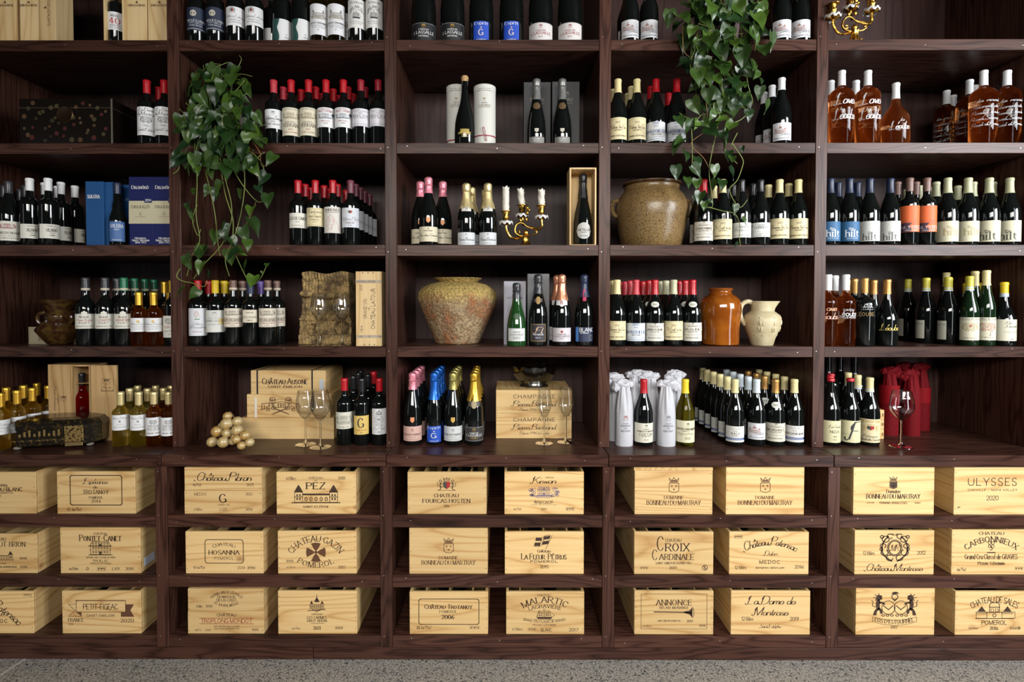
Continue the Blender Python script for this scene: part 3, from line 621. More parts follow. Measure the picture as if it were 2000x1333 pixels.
def kind(key, shape, H, Rr, glass, cap, caplen, label=None, lines=(), look='', cap_look=None, neck=None, wrap=None, cat='bottle', name='wine_bottle', extra=None):
    """label = (lo, hi, half width px, colour[, turn deg]); heights in px above the base as the photo shows them"""
    prof = shape_profile(shape, H, Rr); K = dict(parts=[], look=look, cap_look=cap_look or look, cat=cat, name=name, H=H, R=Rr)
    K['parts'].append(('glass_body', MB().lathe(prof, 30).mesh('glass_body', GL[glass], True, sharp=50), []))
    z0 = H - caplen
    if cap:
        if shape in ('champ', 'prest') and cap not in ('cork',):
            mbb = foil(prof, H, z0, 1.0)
            K['parts'].append(('foil', mbb.mesh('foil', CAPM[cap], True, sharp=35), []))
        elif cap == 'cork':
            mbb = MB(); mbb.lathe([(.0, H - .008), (.0135, H - .008), (.014, H + .004), (.016, H + .008), (.0165, H + .02), (.012, H + .026), (0, H + .028)], 16)
            K['parts'].append(('cork', mbb.mesh('cork', CAPM['cork'], True), []))
            wr = MB()
            for k in range(4):
                a = R(45 + 90 * k); wr.tube([(.0165 * math.cos(a), .0165 * math.sin(a), H - .02), (.0178 * math.cos(a), .0178 * math.sin(a), H + .004), (.012 * math.cos(a), .012 * math.sin(a), H + .028)], .0009, 4)
            K['parts'].append(('wire_cage', wr.mesh('wire_cage', paint((.6, .6, .6), .3, .9), True), []))
        else:
            pr = [(rad_at(prof, z0) + .0009, z0)]; nsub = 4
            for k in range(1, nsub): z = z0 + (H - .012 - z0) * k / nsub; pr.append((max(rad_at(prof, z), .0142) + .0009, z))
            pr += [(.0151, H - .0135), (.0163, H - .0125), (.0163, H - .004), (.0150, H - .001), (.0128, H + .0008), (0, H + .001)]
            cm = CAPM[cap]; mbb = MB().lathe(pr, 20)
            K['parts'].append(('capsule', mbb.mesh('capsule', cm, True, sharp=35), []))
            if neck == 'band': K['parts'].append(('neck_band', MB().lathe([(.0168, z0 + .004), (.0172, z0 + .005), (.0172, z0 + .012), (.0168, z0 + .013)], 20, cap=False).mesh('neck_band', paint((.55, .48, .36)), True), []))
            if neck == 'ltband': K['parts'].append(('neck_band', MB().lathe([(rad_at(prof, z0) + .0014, z0 - .006), (.0162, z0 + .004), (.0162, z0 + .010)], 20, cap=False).mesh('neck_band', paint((.46, .54, .62)), True), []))
    def lettering(z0, z1, r, ha, lines, turn=0.0):
        LW, LH = 2 * r * ha, z1 - z0
        T = lambda x, y: (r * math.cos(-math.pi / 2 + turn + (x / 1000.0) / r), r * math.sin(-math.pi / 2 + turn + (x / 1000.0) / r), z1 - y / 1000.0)
        a = Art(T, n=2, cyl=True)
        for ln in lines:
            if ln[0].startswith('@'):
                _, yy, hh, ww = ln[:4]; ink = paint(ln[4]) if len(ln) > 4 and ln[4] else INK; xx = ln[5] if len(ln) > 5 else 0
                cx, cy, W_, H_ = xx * LW * 1000, yy * LH * 1000, ww * LW * 1000, hh * LH * 1000; e = ln[0][1:]
                if e == 'disc': a.disc(cx, cy, H_ / 2, H_ / 2, ink)
                elif e == 'ring': a.ring(cx, cy, W_ / 2, H_ / 2, .5, ink)
                elif e == 'oval': a.ring(cx, cy, W_ / 2, H_ / 2, .6, ink); a.ring(cx, cy, W_ / 2 + 1.2, H_ / 2 + 1.2, .4, ink)
                elif e == 'rect': a.rect(cx - W_ / 2, cy - H_ / 2, cx + W_ / 2, cy + H_ / 2, .6, ink)
                elif e == 'fill': a.fill(cx - W_ / 2, cy - H_ / 2, cx + W_ / 2, cy + H_ / 2, ink)
                elif e == 'wave':     # a plain field with a curved edge
                    n = 8
                    for k in range(n):
                        q = lambda i: cx - W_ / 2 + W_ * (.72 + .28 * abs(math.cos(math.pi * 1.25 * i / n)))
                        a.poly([(cx - W_ / 2, cy - H_ / 2 + H_ * k / n), (q(k), cy - H_ / 2 + H_ * k / n), (q(k + 1), cy - H_ / 2 + H_ * (k + 1) / n), (cx - W_ / 2, cy - H_ / 2 + H_ * (k + 1) / n)], ink)
                elif e == 'corner':
                    for sx in (-1, 1):
                        for sy in (-1, 1): a.poly([(cx + sx * W_ / 2, cy + sy * H_ / 2), (cx + sx * W_ / 2, cy + sy * H_ * .18), (cx + sx * W_ * .2, cy + sy * H_ / 2)], ink)
                elif e == 'figure':   # loose brush drawing of a bending figure
                    for pts in ([(-.1, -.5), (-.35, -.2), (-.4, .1), (-.2, .3), (-.3, .5)], [(-.1, -.5), (.1, -.3), (.05, .05), (-.1, .4)], [(-.05, -.35), (.2, -.1), (.35, .3), (.45, .48)], [(-.35, -.1), (-.05, -.2), (.15, .1)], [(-.3, .2), (0, .1), (-.05, .45)], [(-.2, -.4), (-.15, -.1), (-.3, .15)]):
                        a.line([(cx + p[0] * W_, cy + p[1] * H_) for p in pts], .9, ink, True)
                elif e == 'cloud':
                    for k in range(9): a.line([(cx - W_ * (.5 - .04 * (k % 3)), cy + H_ * (k / 8 - .5)), (cx + W_ * (.1 - .09 * (k % 4)), cy + H_ * (k / 8 - .47)), (cx + W_ * (.45 - .06 * (k % 5)), cy + H_ * (k / 8 - .5))], .45, ink, True)
                else: EM[e](a, cx, cy, W_, H_, ink)
            else:
                tx, yy, hh, sty = ln[:4]; ww = ln[4] if len(ln) > 4 and ln[4] else None; ink = paint(ln[5]) if len(ln) > 5 and ln[5] else INK
                xx = ln[6] if len(ln) > 6 else 0; arc = ln[7] if len(ln) > 7 else 0
                W0 = strokes(tx, sty)[1] * hh * LH
                wm = (ww or .9) * LW
                a.text(tx, xx * LW * 1000, yy * LH * 1000, hh * LH * 1000, sty, (wm if (ww or W0 > wm) else W0) * 1000, ink=ink, arc=arc)
        return a.mesh('lettering')
    if label:
        lo, hi, hw, colr = label[:4]; z0_, z1_ = lo * PX, hi * PX
        ha = math.asin(min(hw * PX / Rr, .96)); turn = R(label[4]) if len(label) > 4 else 0.0
        rl_ = max(rad_at(prof, z0_ + (z1_ - z0_) * q / 6) for q in range(7)); rl_ = max(rl_, Rr * .97); lm = patch(prof, z0_, z1_, ha, .0005, zb=rl_) if colr else None
        subs = []
        if lines: subs.append(('lettering', lettering(z0_, z1_, rl_ + .0008, ha, lines)))
        if lm: K['parts'].append(('label', lm.mesh('label', paint(colr, .55), True), subs))
        else: K['parts'].append(('lettering', subs[0][1], []))
    if extra:                       # (kind, lo, hi, half width, colour, lines)
        for ex in extra:
            z0_, z1_ = ex[1] * PX, ex[2] * PX; r = max(rad_at(prof, z0_), rad_at(prof, z1_)); hh = (z1_ - z0_) / 2; cz = (z0_ + z1_) / 2; hwm = ex[3] * PX
            sh = ex[0]; nu, nv = 10, 6
            def lim(u_):              # lower and upper outline at u in -1..1
                if sh == 'oval': q = math.sqrt(max(0, 1 - u_ * u_)); return -q, q
                if sh == 'shield': return (-1 + .7 * abs(u_)), 1
                if sh == 'arch': return -1, (.95 if abs(u_) < .25 else (.6 + .35 * max(0, (.55 - abs(u_)) / .3) if abs(u_) < .55 else .6))
                return -1, 1
            def gp(a_, b_):
                u_ = -1 + 2 * a_; l0, l1 = lim(u_); z = cz + hh * (l0 + (l1 - l0) * b_); rr = rad_at(prof, z) + .0011 + (.0022 if ex[0] == 'oval' and len(ex) < 6 else 0) * 0; an = -math.pi / 2 + u_ * hwm / rr
                return (rr * math.cos(an), rr * math.sin(an), z)
            mb = MB().grid(gp, nu, nv)
            subs = []
            if len(ex) > 5: subs.append(('lettering', lettering(z0_, z1_, rad_at(prof, z0_ + (z1_ - z0_) * .4) + .0022, hwm / r, ex[5])))
            K['parts'].append(('neck_label', mb.mesh('neck_label', paint(ex[4], .5), True), subs))
    KINDS[key] = K
PLACED = []; 
def bottle(cell, key, u, i=0, Y0=.055, dY=.082, turn=0.0, pos=None, X=None, v=None):
    """one bottle: bay/row cell, kind, picture column u of its axis at its own depth, i-th from the front"""
    K = KINDS[key]; row = int(cell[1]); z = ROWZ[row]; Y = Y0 + i * dY
    if X is None: X = P(u, {1: 30, 2: 220, 3: 420, 4: 620, 5: 800}[row] if v is None else v, Y).x
    th = math.atan2(X, 2.4 + Y)
    PLACED.append(dict(cell=cell, K=K, X=X, Y=Y, z=z, i=i, rz=-.75 * th + R(turn), pos=pos))
    return X
def row(cell, key, u, n, Y0=.055, dY=.082, turn=0.0, start=0):
    X = bottle(cell, key, u, start, Y0, dY, turn)
    for k in range(1, n): bottle(cell, key, u, start + k, Y0, dY, turn, X=X + random.uniform(-.002, .002))
    return X
BAYN = {'1': 'first bay', '2': 'second bay', '3': 'third bay', '4': 'fourth bay', '5': 'fifth bay'}
ROWN = {'1': 'top shelf', '2': 'second shelf', '3': 'third shelf', '4': 'fourth shelf', '5': 'counter'}
ORD = ['first', 'second', 'third', 'fourth', 'fifth', 'sixth', 'seventh', 'eighth', 'ninth']
def relax():
    """nudge bottles that would touch: neighbours sideways, those behind a little further back"""
    for it in range(80):
        moved = False
        for a in range(len(PLACED)):
            p = PLACED[a]
            for q in PLACED[a + 1:]:
                if q['cell'] != p['cell'] or p.get('fix') or q.get('fix'): continue
                need = p['K']['R'] * 1.02 + q['K']['R'] * 1.02 + .0006; dx, dy = q['X'] - p['X'], q['Y'] - p['Y']; d = math.hypot(dx, dy)
                if d >= need: continue
                moved = True
                if p['i'] == 0 and q['i'] == 0 and abs(dy) < .04:
                    s_ = (math.sqrt(max(need ** 2 - dy * dy, 0)) - abs(dx)) / 2 + 1e-5; g = 1 if dx >= 0 else -1; q['X'] += g * s_; p['X'] -= g * s_
                else:
                    f, r_ = (p, q) if (q['i'], q['Y']) >= (p['i'], p['Y']) else (q, p); dy = r_['Y'] - f['Y']; r_['Y'] += (math.sqrt(max(need ** 2 - dx * dx, 0)) - dy) * .6 + 1e-5
        for p in PLACED:
            bay = int(p['cell'][0]); lo, hi = XP[bay - 1] + PW / 2 + p['K']['R'] * 1.03, XP[bay] - PW / 2 - p['K']['R'] * 1.03
            p['X'] = min(max(p['X'], lo), hi); p['Y'] = min(p['Y'], YB - p['K']['R'] * 1.05)
        if not moved: break
def place_all():
    for p in PLACED: p['o'] = (p['X'], p['Y'])
    relax()
    keys = {}
    for p in PLACED:
        p['lk'] = p['K']['look'] if p['i'] == 0 else p['K']['cap_look']
        keys.setdefault((p['cell'], p['lk'], p['i']), []).append(p)
    for (cell, lk, i), ps in keys.items():
        ps.sort(key=lambda q: q['X'])
        for k, p in enumerate(ps):
            q = 'front row' if i == 0 else ORD[i] + ' row'
            if len(ps) > 1: q += (', leftmost' if k == 0 else (', rightmost' if k == len(ps) - 1 else ', %s from left' % ORD[k]))
            lab = '%s, %s, %s, %s' % (lk, q, ROWN[cell[1]], BAYN[cell[0]])
            if len(lab.split()) > 16: print('LONG', len(lab.split()), lab)
            K = p['K']; root = thing(K['name'], lab, K['cat'], (p['X'], p['Y'], p['z']), p['rz'], '%s set, %s, %s' % (K['cap_look'], ROWN[cell[1]], BAYN[cell[0]]))
            for nm, me, subs in K['parts']:
                o = link(nm, me, root)
                for n2, m2 in subs: link(n2, m2, o)
# ------------------------------------------------------------------ kinds of bottle and where they stand
BK = (.03, .03, .035); GR = (.25, .25, .27); RD = (.30, .03, .03); GO = (.45, .27, .04); WT = (.7, .7, .7); BL = (.03, .06, .2)
BX = dict(shape='bdx', H=.293, Rr=.0378); BG = dict(shape='bgy', H=.295, Rr=.0412)
LIT = ('Mis en bouteille', .9, .05, 'sans', .6)
def k_(key, base, glass, cap, caplen, label, lines, look, cap_look, **kw):
    kind(key, base['shape'], kw.pop('H', base['H']), kw.pop('Rr', base['Rr']), glass, cap, caplen, label, lines, look, cap_look, **kw)
# --- bay 1
k_('port40', BX, 'dark', 'black', .05, (29, 64, 12.5, WHITE), [('NOVAL', .22, .12, 'serif', .5), ('40', .5, .3, 'serif', .7, (.5, .05, .05)), ('TAWNY PORT', .75, .06, 'serif', .7), ('Quinta do Noval', .86, .05, 'sans', .7)], 'port bottle with red numeral label inside open box', None, Rr=.034)
bottle('11', 'port40', 227, Y0=.075)
k_('mont', BX, 'dark', 'red', .060, (18, 73, 16, WHITE), [('La Dame', .10, .10, 'script', .6), ('de Montrose', .24, .11, 'script', .85), ('@ornate', .45, .24, .5, BK), ('2016', .66, .05, 'serif', .2), ('Saint-Estèphe', .8, .09, 'script', .8)], 'red-capped bottle with script label beside lacquered chest', 'red-capped bottle beside lacquered chest')
X = row('12', 'mont', 289, 2); bottle('12', 'mont', 320); bottle('12', 'mont', 326, 1)
k_('cedro', BG, 'dark', 'char', .055, (9, 47, 17, PALE, 0), [('@view', .25, .3, .6, (.3, .03, .05)), ('CEDRO DO NOVAL', .60, .12, 'caps', .95), ('DOURO', .75, .05, 'serif', .5), ('VINHO TINTO PORTUGAL', .87, .05, 'serif', .8)], 'black-capped bottle with wide cream label', 'black-capped bottle', H=.288)
bottle('13', 'cedro', 18, Y0=.045); bottle('13', 'cedro', 2, 1); bottle('13', 'cedro', 38, 2); bottle('13', 'cedro', 50, 1, turn=20)
k_('disz', BX, 'dark', 'white', .056, (14, 42, 30, PALE), [('GRAND CRU', .14, .07, 'serif', .4), ('DISZNÓKŐ', .42, .20, 'serif', .42), ('TOKAJI', .62, .07, 'serif', .2), ('FURMINT', .78, .08, 'serif', .2)], 'white-capped bottle with low wrap-around cream label', 'white-capped bottle', H=.303, Rr=.0385)
bottle('13', 'disz', 59, turn=22); bottle('13', 'disz', 95, turn=28); bottle('13', 'disz', 120, 1, turn=55); bottle('13', 'disz', 147, 2, turn=75); bottle('13', 'disz', 84, 1, turn=30); bottle('13', 'disz', 110, 2)
k_('solera', dict(shape='squat', H=.283, Rr=.034), 'dark', 'navy', .05, (8, 47, 12.5, (.05, .12, .30)), [('SOLERA', .22, .17, 'serif', .8, WT), ('1847', .40, .07, 'serif', .3, WT), ('CREAM SHERRY', .92, .05, 'sans', .6, WT)], 'blue-capped sherry bottle with blue label between blue boxes', None)
bottle('13', 'solera', 230)
PT = dict(shape='port', H=.305, Rr=.0385)
for kk, txt, capc, lk in (('ruby', 'Fine Ruby', 'char', 'dark-capped port bottle, first of three arched labels'), ('tawny', 'TAWNY', 'char', 'dark-capped port bottle, middle of three arched labels'), ('whitep', 'EXTRA DRY WHITE', 'green', 'green-capped port bottle with arched label')):
    k_(kk, PT, 'dark', capc, .060, (34, 63, 17 if kk == 'ruby' else 15.5, PALE), [('@rect', .5, .9, .93, BK), ('NOVAL', .20, .16, 'serif', .4), (txt, .42, .15, 'ital' if kk == 'ruby' else 'serif', .6, (.35, .12, .08)), ('PORT', .62, .14, 'wide', .42), ('Quinta do Noval Produce of Portugal', .83, .07, 'sans', .7)], lk, 'dark-capped port bottle' if capc == 'char' else 'green-capped port bottle', neck='band', extra=[('arch', 58, 69, 5, PALE)])
bottle('14', 'ruby', 168); bottle('14', 'tawny', 206); bottle('14', 'whitep', 243); bottle('14', 'tawny', 229, 1); bottle('14', 'whitep', 264, 1); bottle('14', 'whitep', 284, 2); bottle('14', 'whitep', 302, 3); bottle('14', 'ruby', 249, 2)
k_('halfam', BX, 'amber', 'gold', .058, (28, 55, 14.2, WHITE), [('@disc', .25, .2, .1, (.6, .45, .15)), ('Château Raymond', .42, .14, 'script', .9, GR), ('SAUTERNES', .64, .08, 'serif', .7, GR), ('LAFON 2015', .8, .07, 'serif', .5, GR)], 'short amber sweet wine half bottle with white label', 'gold-capped short amber bottle', H=.240, Rr=.0325)
bottle('14', 'halfam', 276, Y0=.045); bottle('14', 'halfam', 305, Y0=.045); bottle('14', 'halfam', 289, 1); bottle('14', 'halfam', 322, 1, dY=.1); bottle('14', 'halfam', 333, 1)
k_('tallgold', BX, 'dark', 'gold', .055, (16, 59, 16, PALE), [('@ornate', .25, .28, .6, BK), ('CHATEAU', .52, .1, 'serif', .7, RD), ('SAUTERNES', .7, .07, 'serif', .7), ('2015', .85, .06, 'serif', .3)], 'tall gold-capped bottle with ornate cream label', 'tall gold-capped bottle')
bottle('14', 'tallgold', 335, Y0=.075); bottle('14', 'tallgold', 314, 2); bottle('14', 'tallgold', 337, 2)
k_('goldhalf', BX, 'gold', 'gold', .060, (29, 57, 15, WHITE), [('Château Suduiraut', .3, .16, 'script', .9, GR), ('SAUTERNES', .55, .08, 'serif', .6, GR), ('2016', .75, .08, 'serif', .3, GR)], 'golden sweet wine half bottle left of lacquered box', 'gold-capped half bottle left of lacquered box', H=.245, Rr=.0335)
bottle('15', 'goldhalf', 2, Y0=-.03, v=840); bottle('15', 'goldhalf', 25, Y0=.015, v=840); bottle('15', 'goldhalf', 51, 1, Y0=-.01, v=820); bottle('15', 'goldhalf', 74, 1, Y0=.03, v=820); bottle('15', 'goldhalf', 13, 2, Y0=-.05, v=820); bottle('15', 'goldhalf', 41, 2, Y0=.0, v=820); bottle('15', 'goldhalf', 66, 3, Y0=-.02, v=820)
k_('palehalf', BX, 'pale', 'paleg', .058, (32, 62, 14.5, WHITE), [('Château Rieussec', .2, .14, 'script', .9, GR), ('@disc', .42, .14, .1, GR), ('2013', .62, .08, 'serif', .3, GR), ('SAUTERNES', .8, .08, 'serif', .7, GR)], 'pale golden half bottle with white label beside box', 'pale gold-capped half bottle', H=.240, Rr=.0335)
k_('amberhalf', BX, 'amber', 'paleg', .055, (21, 57, 14.5, WHITE), [('@ornate', .25, .26, .35, BK), ('CHATEAU', .45, .09, 'serif', .55), ('@oval', .62, .2, .6, BK), ('COUTET', .62, .1, 'serif', .5), ('SAUTERNES-BARSAC', .85, .07, 'serif', .7)], 'amber half bottle with white medallion label by upright', 'gold-capped amber half bottle', H=.240, Rr=.0325)
bottle('15', 'palehalf', 236, Y0=.03); bottle('15', 'palehalf', 272, Y0=.03); bottle('15', 'amberhalf', 304, Y0=.03); bottle('15', 'amberhalf', 331, Y0=.03)
bottle('15', 'palehalf', 254, 1, Y0=.04); bottle('15', 'palehalf', 270, 2, Y0=.04); bottle('15', 'palehalf', 289, 1, Y0=.04); bottle('15', 'amberhalf', 317, 1, Y0=.04); bottle('15', 'palehalf', 305, 2, Y0=.04); bottle('15', 'amberhalf', 335, 2, Y0=.04)
k_('mouton', BX, 'red', 'black', .055, (14, 42, 13, (.6, .62, .64)), [('@crest', .2, .3, .2, GR), ('Aile', .45, .12, 'serif', .3), ('Mouton Rothschild', .66, .11, 'script', .8), ('2016', .85, .08, 'serif', .3)], 'bottle of red wine inside open wooden box', None, H=.30, Rr=.034)
# --- bay 2
k_('navy', BX, 'dark', 'black', .06, (23, 67, 16, (.018, .026, .055)), [('@disc', .26, .28, .3, (.45, .42, .34), -.1), ('BELLE LUSIN', .58, .09, 'serif', .8, WT), ('SAINT-EMILION', .69, .06, 'serif', .6, (.4, .42, .45)), ('GRAND VIN 2016', .79, .045, 'serif', .55, WT), ('@fill', .93, .02, .9, (.5, .5, .45))], 'dark bottle with navy label and silver medallion', None)
row('21', 'navy', 384, 1); row('21', 'navy', 421, 1)
k_('lalande', BX, 'dark', 'black', .06, (32, 68, 17.5, WHITE), [('@lions', .18, .3, .3, BK, -.1), ('Château Lalouvie', .50, .14, 'script', .92, GR), ('Grande Cuvée', .68, .09, 'script', .5, GR), ('APPELLATION BORDEAUX', .82, .05, 'serif', .65, GR)], 'dark bottle with white crested label', None)
row('21', 'lalande', 460, 1); row('21', 'lalande', 497, 1)
k_('greenw', BX, 'dark', 'black', .06, (1.5, 44, 18, (.68, .68, .68)), [('@wave', .5, 1.0, .42, (.02, .07, .06), -.29), ('le', .68, .06, 'script', .06, BK, .2), ('petit blanc', .80, .06, 'script', .25, BK, .25), ('2020', .9, .05, 'script', .12, BK, .33)], 'bottle with green and white curved label', 'bottle with white side label', Rr=.0395)
row('21', 'greenw', 551, 1); row('21', 'greenw', 588, 1); bottle('21', 'greenw', 531, 1, turn=-75)
k_('carbw', BX, 'olive', 'black', .06, (14, 73, 16.5, (.70, .70, .71)), [('@ring', .30, .50, .85, (.2, .15, .1)), ('@castle', .30, .26, .6, (.2, .17, .14)), ('@view', .42, .14, .7, (.35, .3, .2)), ('CHATEAU CARBONNIEUX', .62, .055, 'serif', .92, BK), ('GRAND CRU CLASSE DE GRAVES', .70, .03, 'serif', .8, GR), ('PESSAC-LEOGNAN', .76, .03, 'serif', .6, GR), ('@disc', .84, .03, .05, BK)], 'white wine bottle with tall castle label', None, H=.30)
row('21', 'carbw', 623, 1); row('21', 'carbw', 657, 1); bottle('21', 'carbw', 677, 1)
k_('malart', BX, 'dark', 'black', .06, (27, 82, 16, (.66, .65, .62)), [('@view', .12, .08, .6, GR), ('MALARTIC', .27, .09, 'serif', .9, BK, 0, 30), ('LAGRAVIERE', .38, .04, 'serif', .6, GR), ('@ship', .56, .26, .45, BK), ('GRAND CRU CLASSE DE GRAVES', .78, .03, 'serif', .7, GR), ('PESSAC-LEOGNAN', .85, .03, 'serif', .5, GR)], 'dark bottle with tall sailing ship label', None)
row('21', 'malart', 698, 1); row('21', 'malart', 730, 1)
k_('sergue', BX, 'dark', 'pinkred', .058, (31, 68, 15.5, WHITE), [('@crest', .18, .16, .15, BK), ('Château Sergue', .45, .17, 'script', .95, BK), ('2016', .64, .06, 'serif', .2), ('SAINT-EMILION', .78, .06, 'serif', .6)], 'bottle with matte red capsule and white script label', 'matte red-capped bottle')
row('22', 'sergue', 538, 3)
k_('ferran', BX, 'dark', 'red', .056, (17, 71, 16.5, (.64, .59, .45)), [('MIS EN BOUTEILLE', .06, .03, 'serif', .6), ('@view', .28, .24, .85, (.3, .24, .15)), ('CHATEAU', .52, .05, 'wide', .5), ('FERRAN', .63, .12, 'serif', .7), ('2019', .78, .05, 'serif', .2, RD), ('PESSAC-LEOGNAN', .88, .04, 'serif', .6, RD)], 'red-capped bottle with tall cream country house label', 'glossy red-capped bottle')
row('22', 'ferran', 570, 3); row('22', 'ferran', 604, 3)
k_('carmes', BX, 'dark', 'red', .058, (33, 71, 16, WHITE), [('CHATEAU', .08, .06, 'serif', .4, RD), ('HAUT CARMES', .18, .10, 'serif', .75, RD), ('@view', .42, .3, .8, (.15, .17, .2)), ('@disc', .35, .18, .1, BK, .36), ('MARGAUX', .68, .06, 'serif', .4, RD), ('2018', .8, .06, 'serif', .2)], 'red-capped bottle with white landscape label and black seal', 'bright red-capped bottle')
row('22', 'carmes', 637, 3); row('22', 'carmes', 670, 3)
k_('guiraud', BX, 'dark', 'dkred', .05, (35, 69, 16, (.66, .64, .68)), [('Cru Bourgeois', .12, .1, 'script', .8, GR), ('2016', .26, .06, 'serif', .2), ('BELLE VUE', .40, .10, 'serif', .8, BK), ('HAUT-MEDOC', .52, .06, 'serif', .7), ('Grand Vin de Bordeaux', .85, .06, 'script', .8, GR), ('@fill', .95, .02, .9, (.4, .35, .5))], 'dark red-capped bottle with lilac edged white label', 'dark red-capped bottle')
row('22', 'guiraud', 704, 2); row('22', 'guiraud', 736, 1)
k_('croscel', BX, 'dark', 'red', .058, (34, 63, 15.5, PALE), [('CLOS DE CAMUS', .36, .2, 'caps', .92), ('2015', .60, .07, 'serif', .2), ('POMEROL', .84, .07, 'wide', .55)], 'red-capped bottle with small cream label', 'red-capped bottle')
row('23', 'croscel', 583, 3)
k_('trot', BX, 'dark', 'red', .058, (37, 73, 16, CREAM), [('@rect', .5, .88, .92, BK), ('Espérance', .2, .14, 'script', .6), ('de', .34, .07, 'serif', .1), ('TROTANOY', .48, .1, 'serif', .6), ('POMEROL', .64, .06, 'serif', .4), ('2015', .76, .05, 'serif', .2)], 'red-capped bottle with framed yellow label', 'shiny red-capped bottle')
row('23', 'trot', 617, 3)
k_('annonce', BX, 'dark', 'red', .058, (24, 75, 15.5, (.60, .57, .52)), [('ANNONCE', .12, .09, 'serif', .8), ('BELAIR-MONANGE', .21, .03, 'serif', .65), ('@figure', .62, .6, .9, (.5, .06, .05))], 'red-capped bottle with red brush drawing label', 'vivid red-capped bottle')
row('23', 'annonce', 649, 3)
k_('plum', BX, 'dark', 'plum', .058, (35, 73, 16.5, GREYW), [('@lions', .2, .26, .5, (.6, .58, .5)), ('Château Pibran', .55, .15, 'script', .9, GR), ('@fill', .68, .01, .8, (.4, .1, .1)), ('PAUILLAC', .77, .07, 'serif', .4), ('2016', .9, .05, 'serif', .2)], 'plum-capped bottle with silver crested white label', 'plum-capped bottle')
row('23', 'plum', 685, 5)
k_('armail', BX, 'dark', 'red', .060, (20, 74, 16.5, (.62, .63, .66)), [('@figure', .22, .3, .3, (.5, .2, .08)), ('@fill', .40, .03, .2, (.05, .25, .1)), ('Château', .56, .09, 'script', .45, GR), ("d'Armailhac", .68, .1, 'script', .8, GR), ('PAUILLAC', .85, .04, 'serif', .4, RD)], 'red-capped bottle with white satyr label under plant', 'red-capped bottle under plant')
row('24', 'armail', 386, 2)
k_('goldcap', BX, 'dark', 'yellow', .058, (27, 70, 16, (.60, .60, .56)), [('@crest', .16, .22, .2, GR), ('CHATEAU', .36, .06, 'serif', .6, GR), ('GRAND LACOSTE', .48, .1, 'serif', .9, GR), ('PAUILLAC', .64, .06, 'serif', .5, GR), ('@disc', .5, .3, .2, (.6, .45, .15), .3), ('@corner', .5, .98, .98, (.5, .4, .15))], 'yellow-capped bottle with gilt cornered label', 'yellow-capped bottle')
row('24', 'goldcap', 420, 3, dY=.07)
k_('troplong', BX, 'dark', 'brown', .046, (37, 74, 17, (.62, .57, .46)), [('@rect', .5, .95, .95, RD), ('@view', .24, .3, .8, (.2, .16, .12)), ('TROPLONG MONDOT', .62, .12, 'sans', .9, BK), ('@fill', .53, .015, .95, RD), ('@fill', .71, .015, .95, RD), ('SAINT-EMILION GRAND CRU', .79, .045, 'serif', .75, RD), ('2014', .9, .05, 'serif', .2)], 'brown-capped bottle with red framed estate label', 'brown-capped bottle', neck='band')
row('24', 'troplong', 457, 3); row('24', 'troplong', 523, 1); bottle('24', 'troplong', 540, 1, Y0=.045)
k_('hosanna', BX, 'dark', 'blueblk', .06, (46, 71, 13, (.64, .58, .46)), [('CHATEAU', .22, .12, 'serif', .5), ('HOSANNA', .58, .17, 'wide', .9), ('POMEROL', .82, .1, 'serif', .4), ('@rect', .5, .95, .95, (.4, .2, .1))], 'dark-capped bottle with narrow high label behind leaf', 'violet-capped bottle')
row('24', 'hosanna', 489, 1)
k_('purple', BX, 'dark', 'purple', .06, None, [], 'purple-capped bottle without visible label', 'purple-capped bottle')
bottle('24', 'purple', 504, 1); bottle('24', 'purple', 513, 2)
k_('lafite', BX, 'dark', 'red', .055, (33, 66, 15.5, (.60, .58, .48)), [('@view', .45, .6, .9, (.25, .24, .2)), ('PAUILLAC', .88, .07, 'serif', .5)], 'red-capped bottle with engraved cream label by glasses', 'red-capped bottle', H=.297)
k_('gee', BX, 'dark', 'black', .06, (22, 59, 14, (.62, .43, .12)), [('G', .38, .5, 'serif', .42, BK), ('SEMEILLAN', .76, .06, 'serif', .6, RD), ('2016', .9, .05, 'serif', .15)], 'black-capped bottle with ochre label and big letter', 'black-capped bottle', H=.297)
k_('doric', BX, 'dark', 'red', .058, (22, 73, 13.5, (.60, .60, .60)), [('@towers', .14, .22, .3, BK), ('1917', .42, .1, 'serif', .25), ('@oval', .42, .25, .5, BK), ('Médoc', .62, .07, 'script', .4, GR), ('Le Petit', .76, .09, 'script', .7, GR), ('2016', .9, .05, 'serif', .2)], 'red-capped bottle with tall grey arch label', 'slim red-capped bottle', H=.297, Rr=.036)
bottle('25', 'lafite', 673); bottle('25', 'gee', 706); bottle('25', 'doric', 741); bottle('25', 'gee', 690, 1); bottle('25', 'gee', 713, 1); bottle('25', 'gee', 698, 2); bottle('25', 'gee', 703, 3); bottle('25', 'doric', 724, 2)
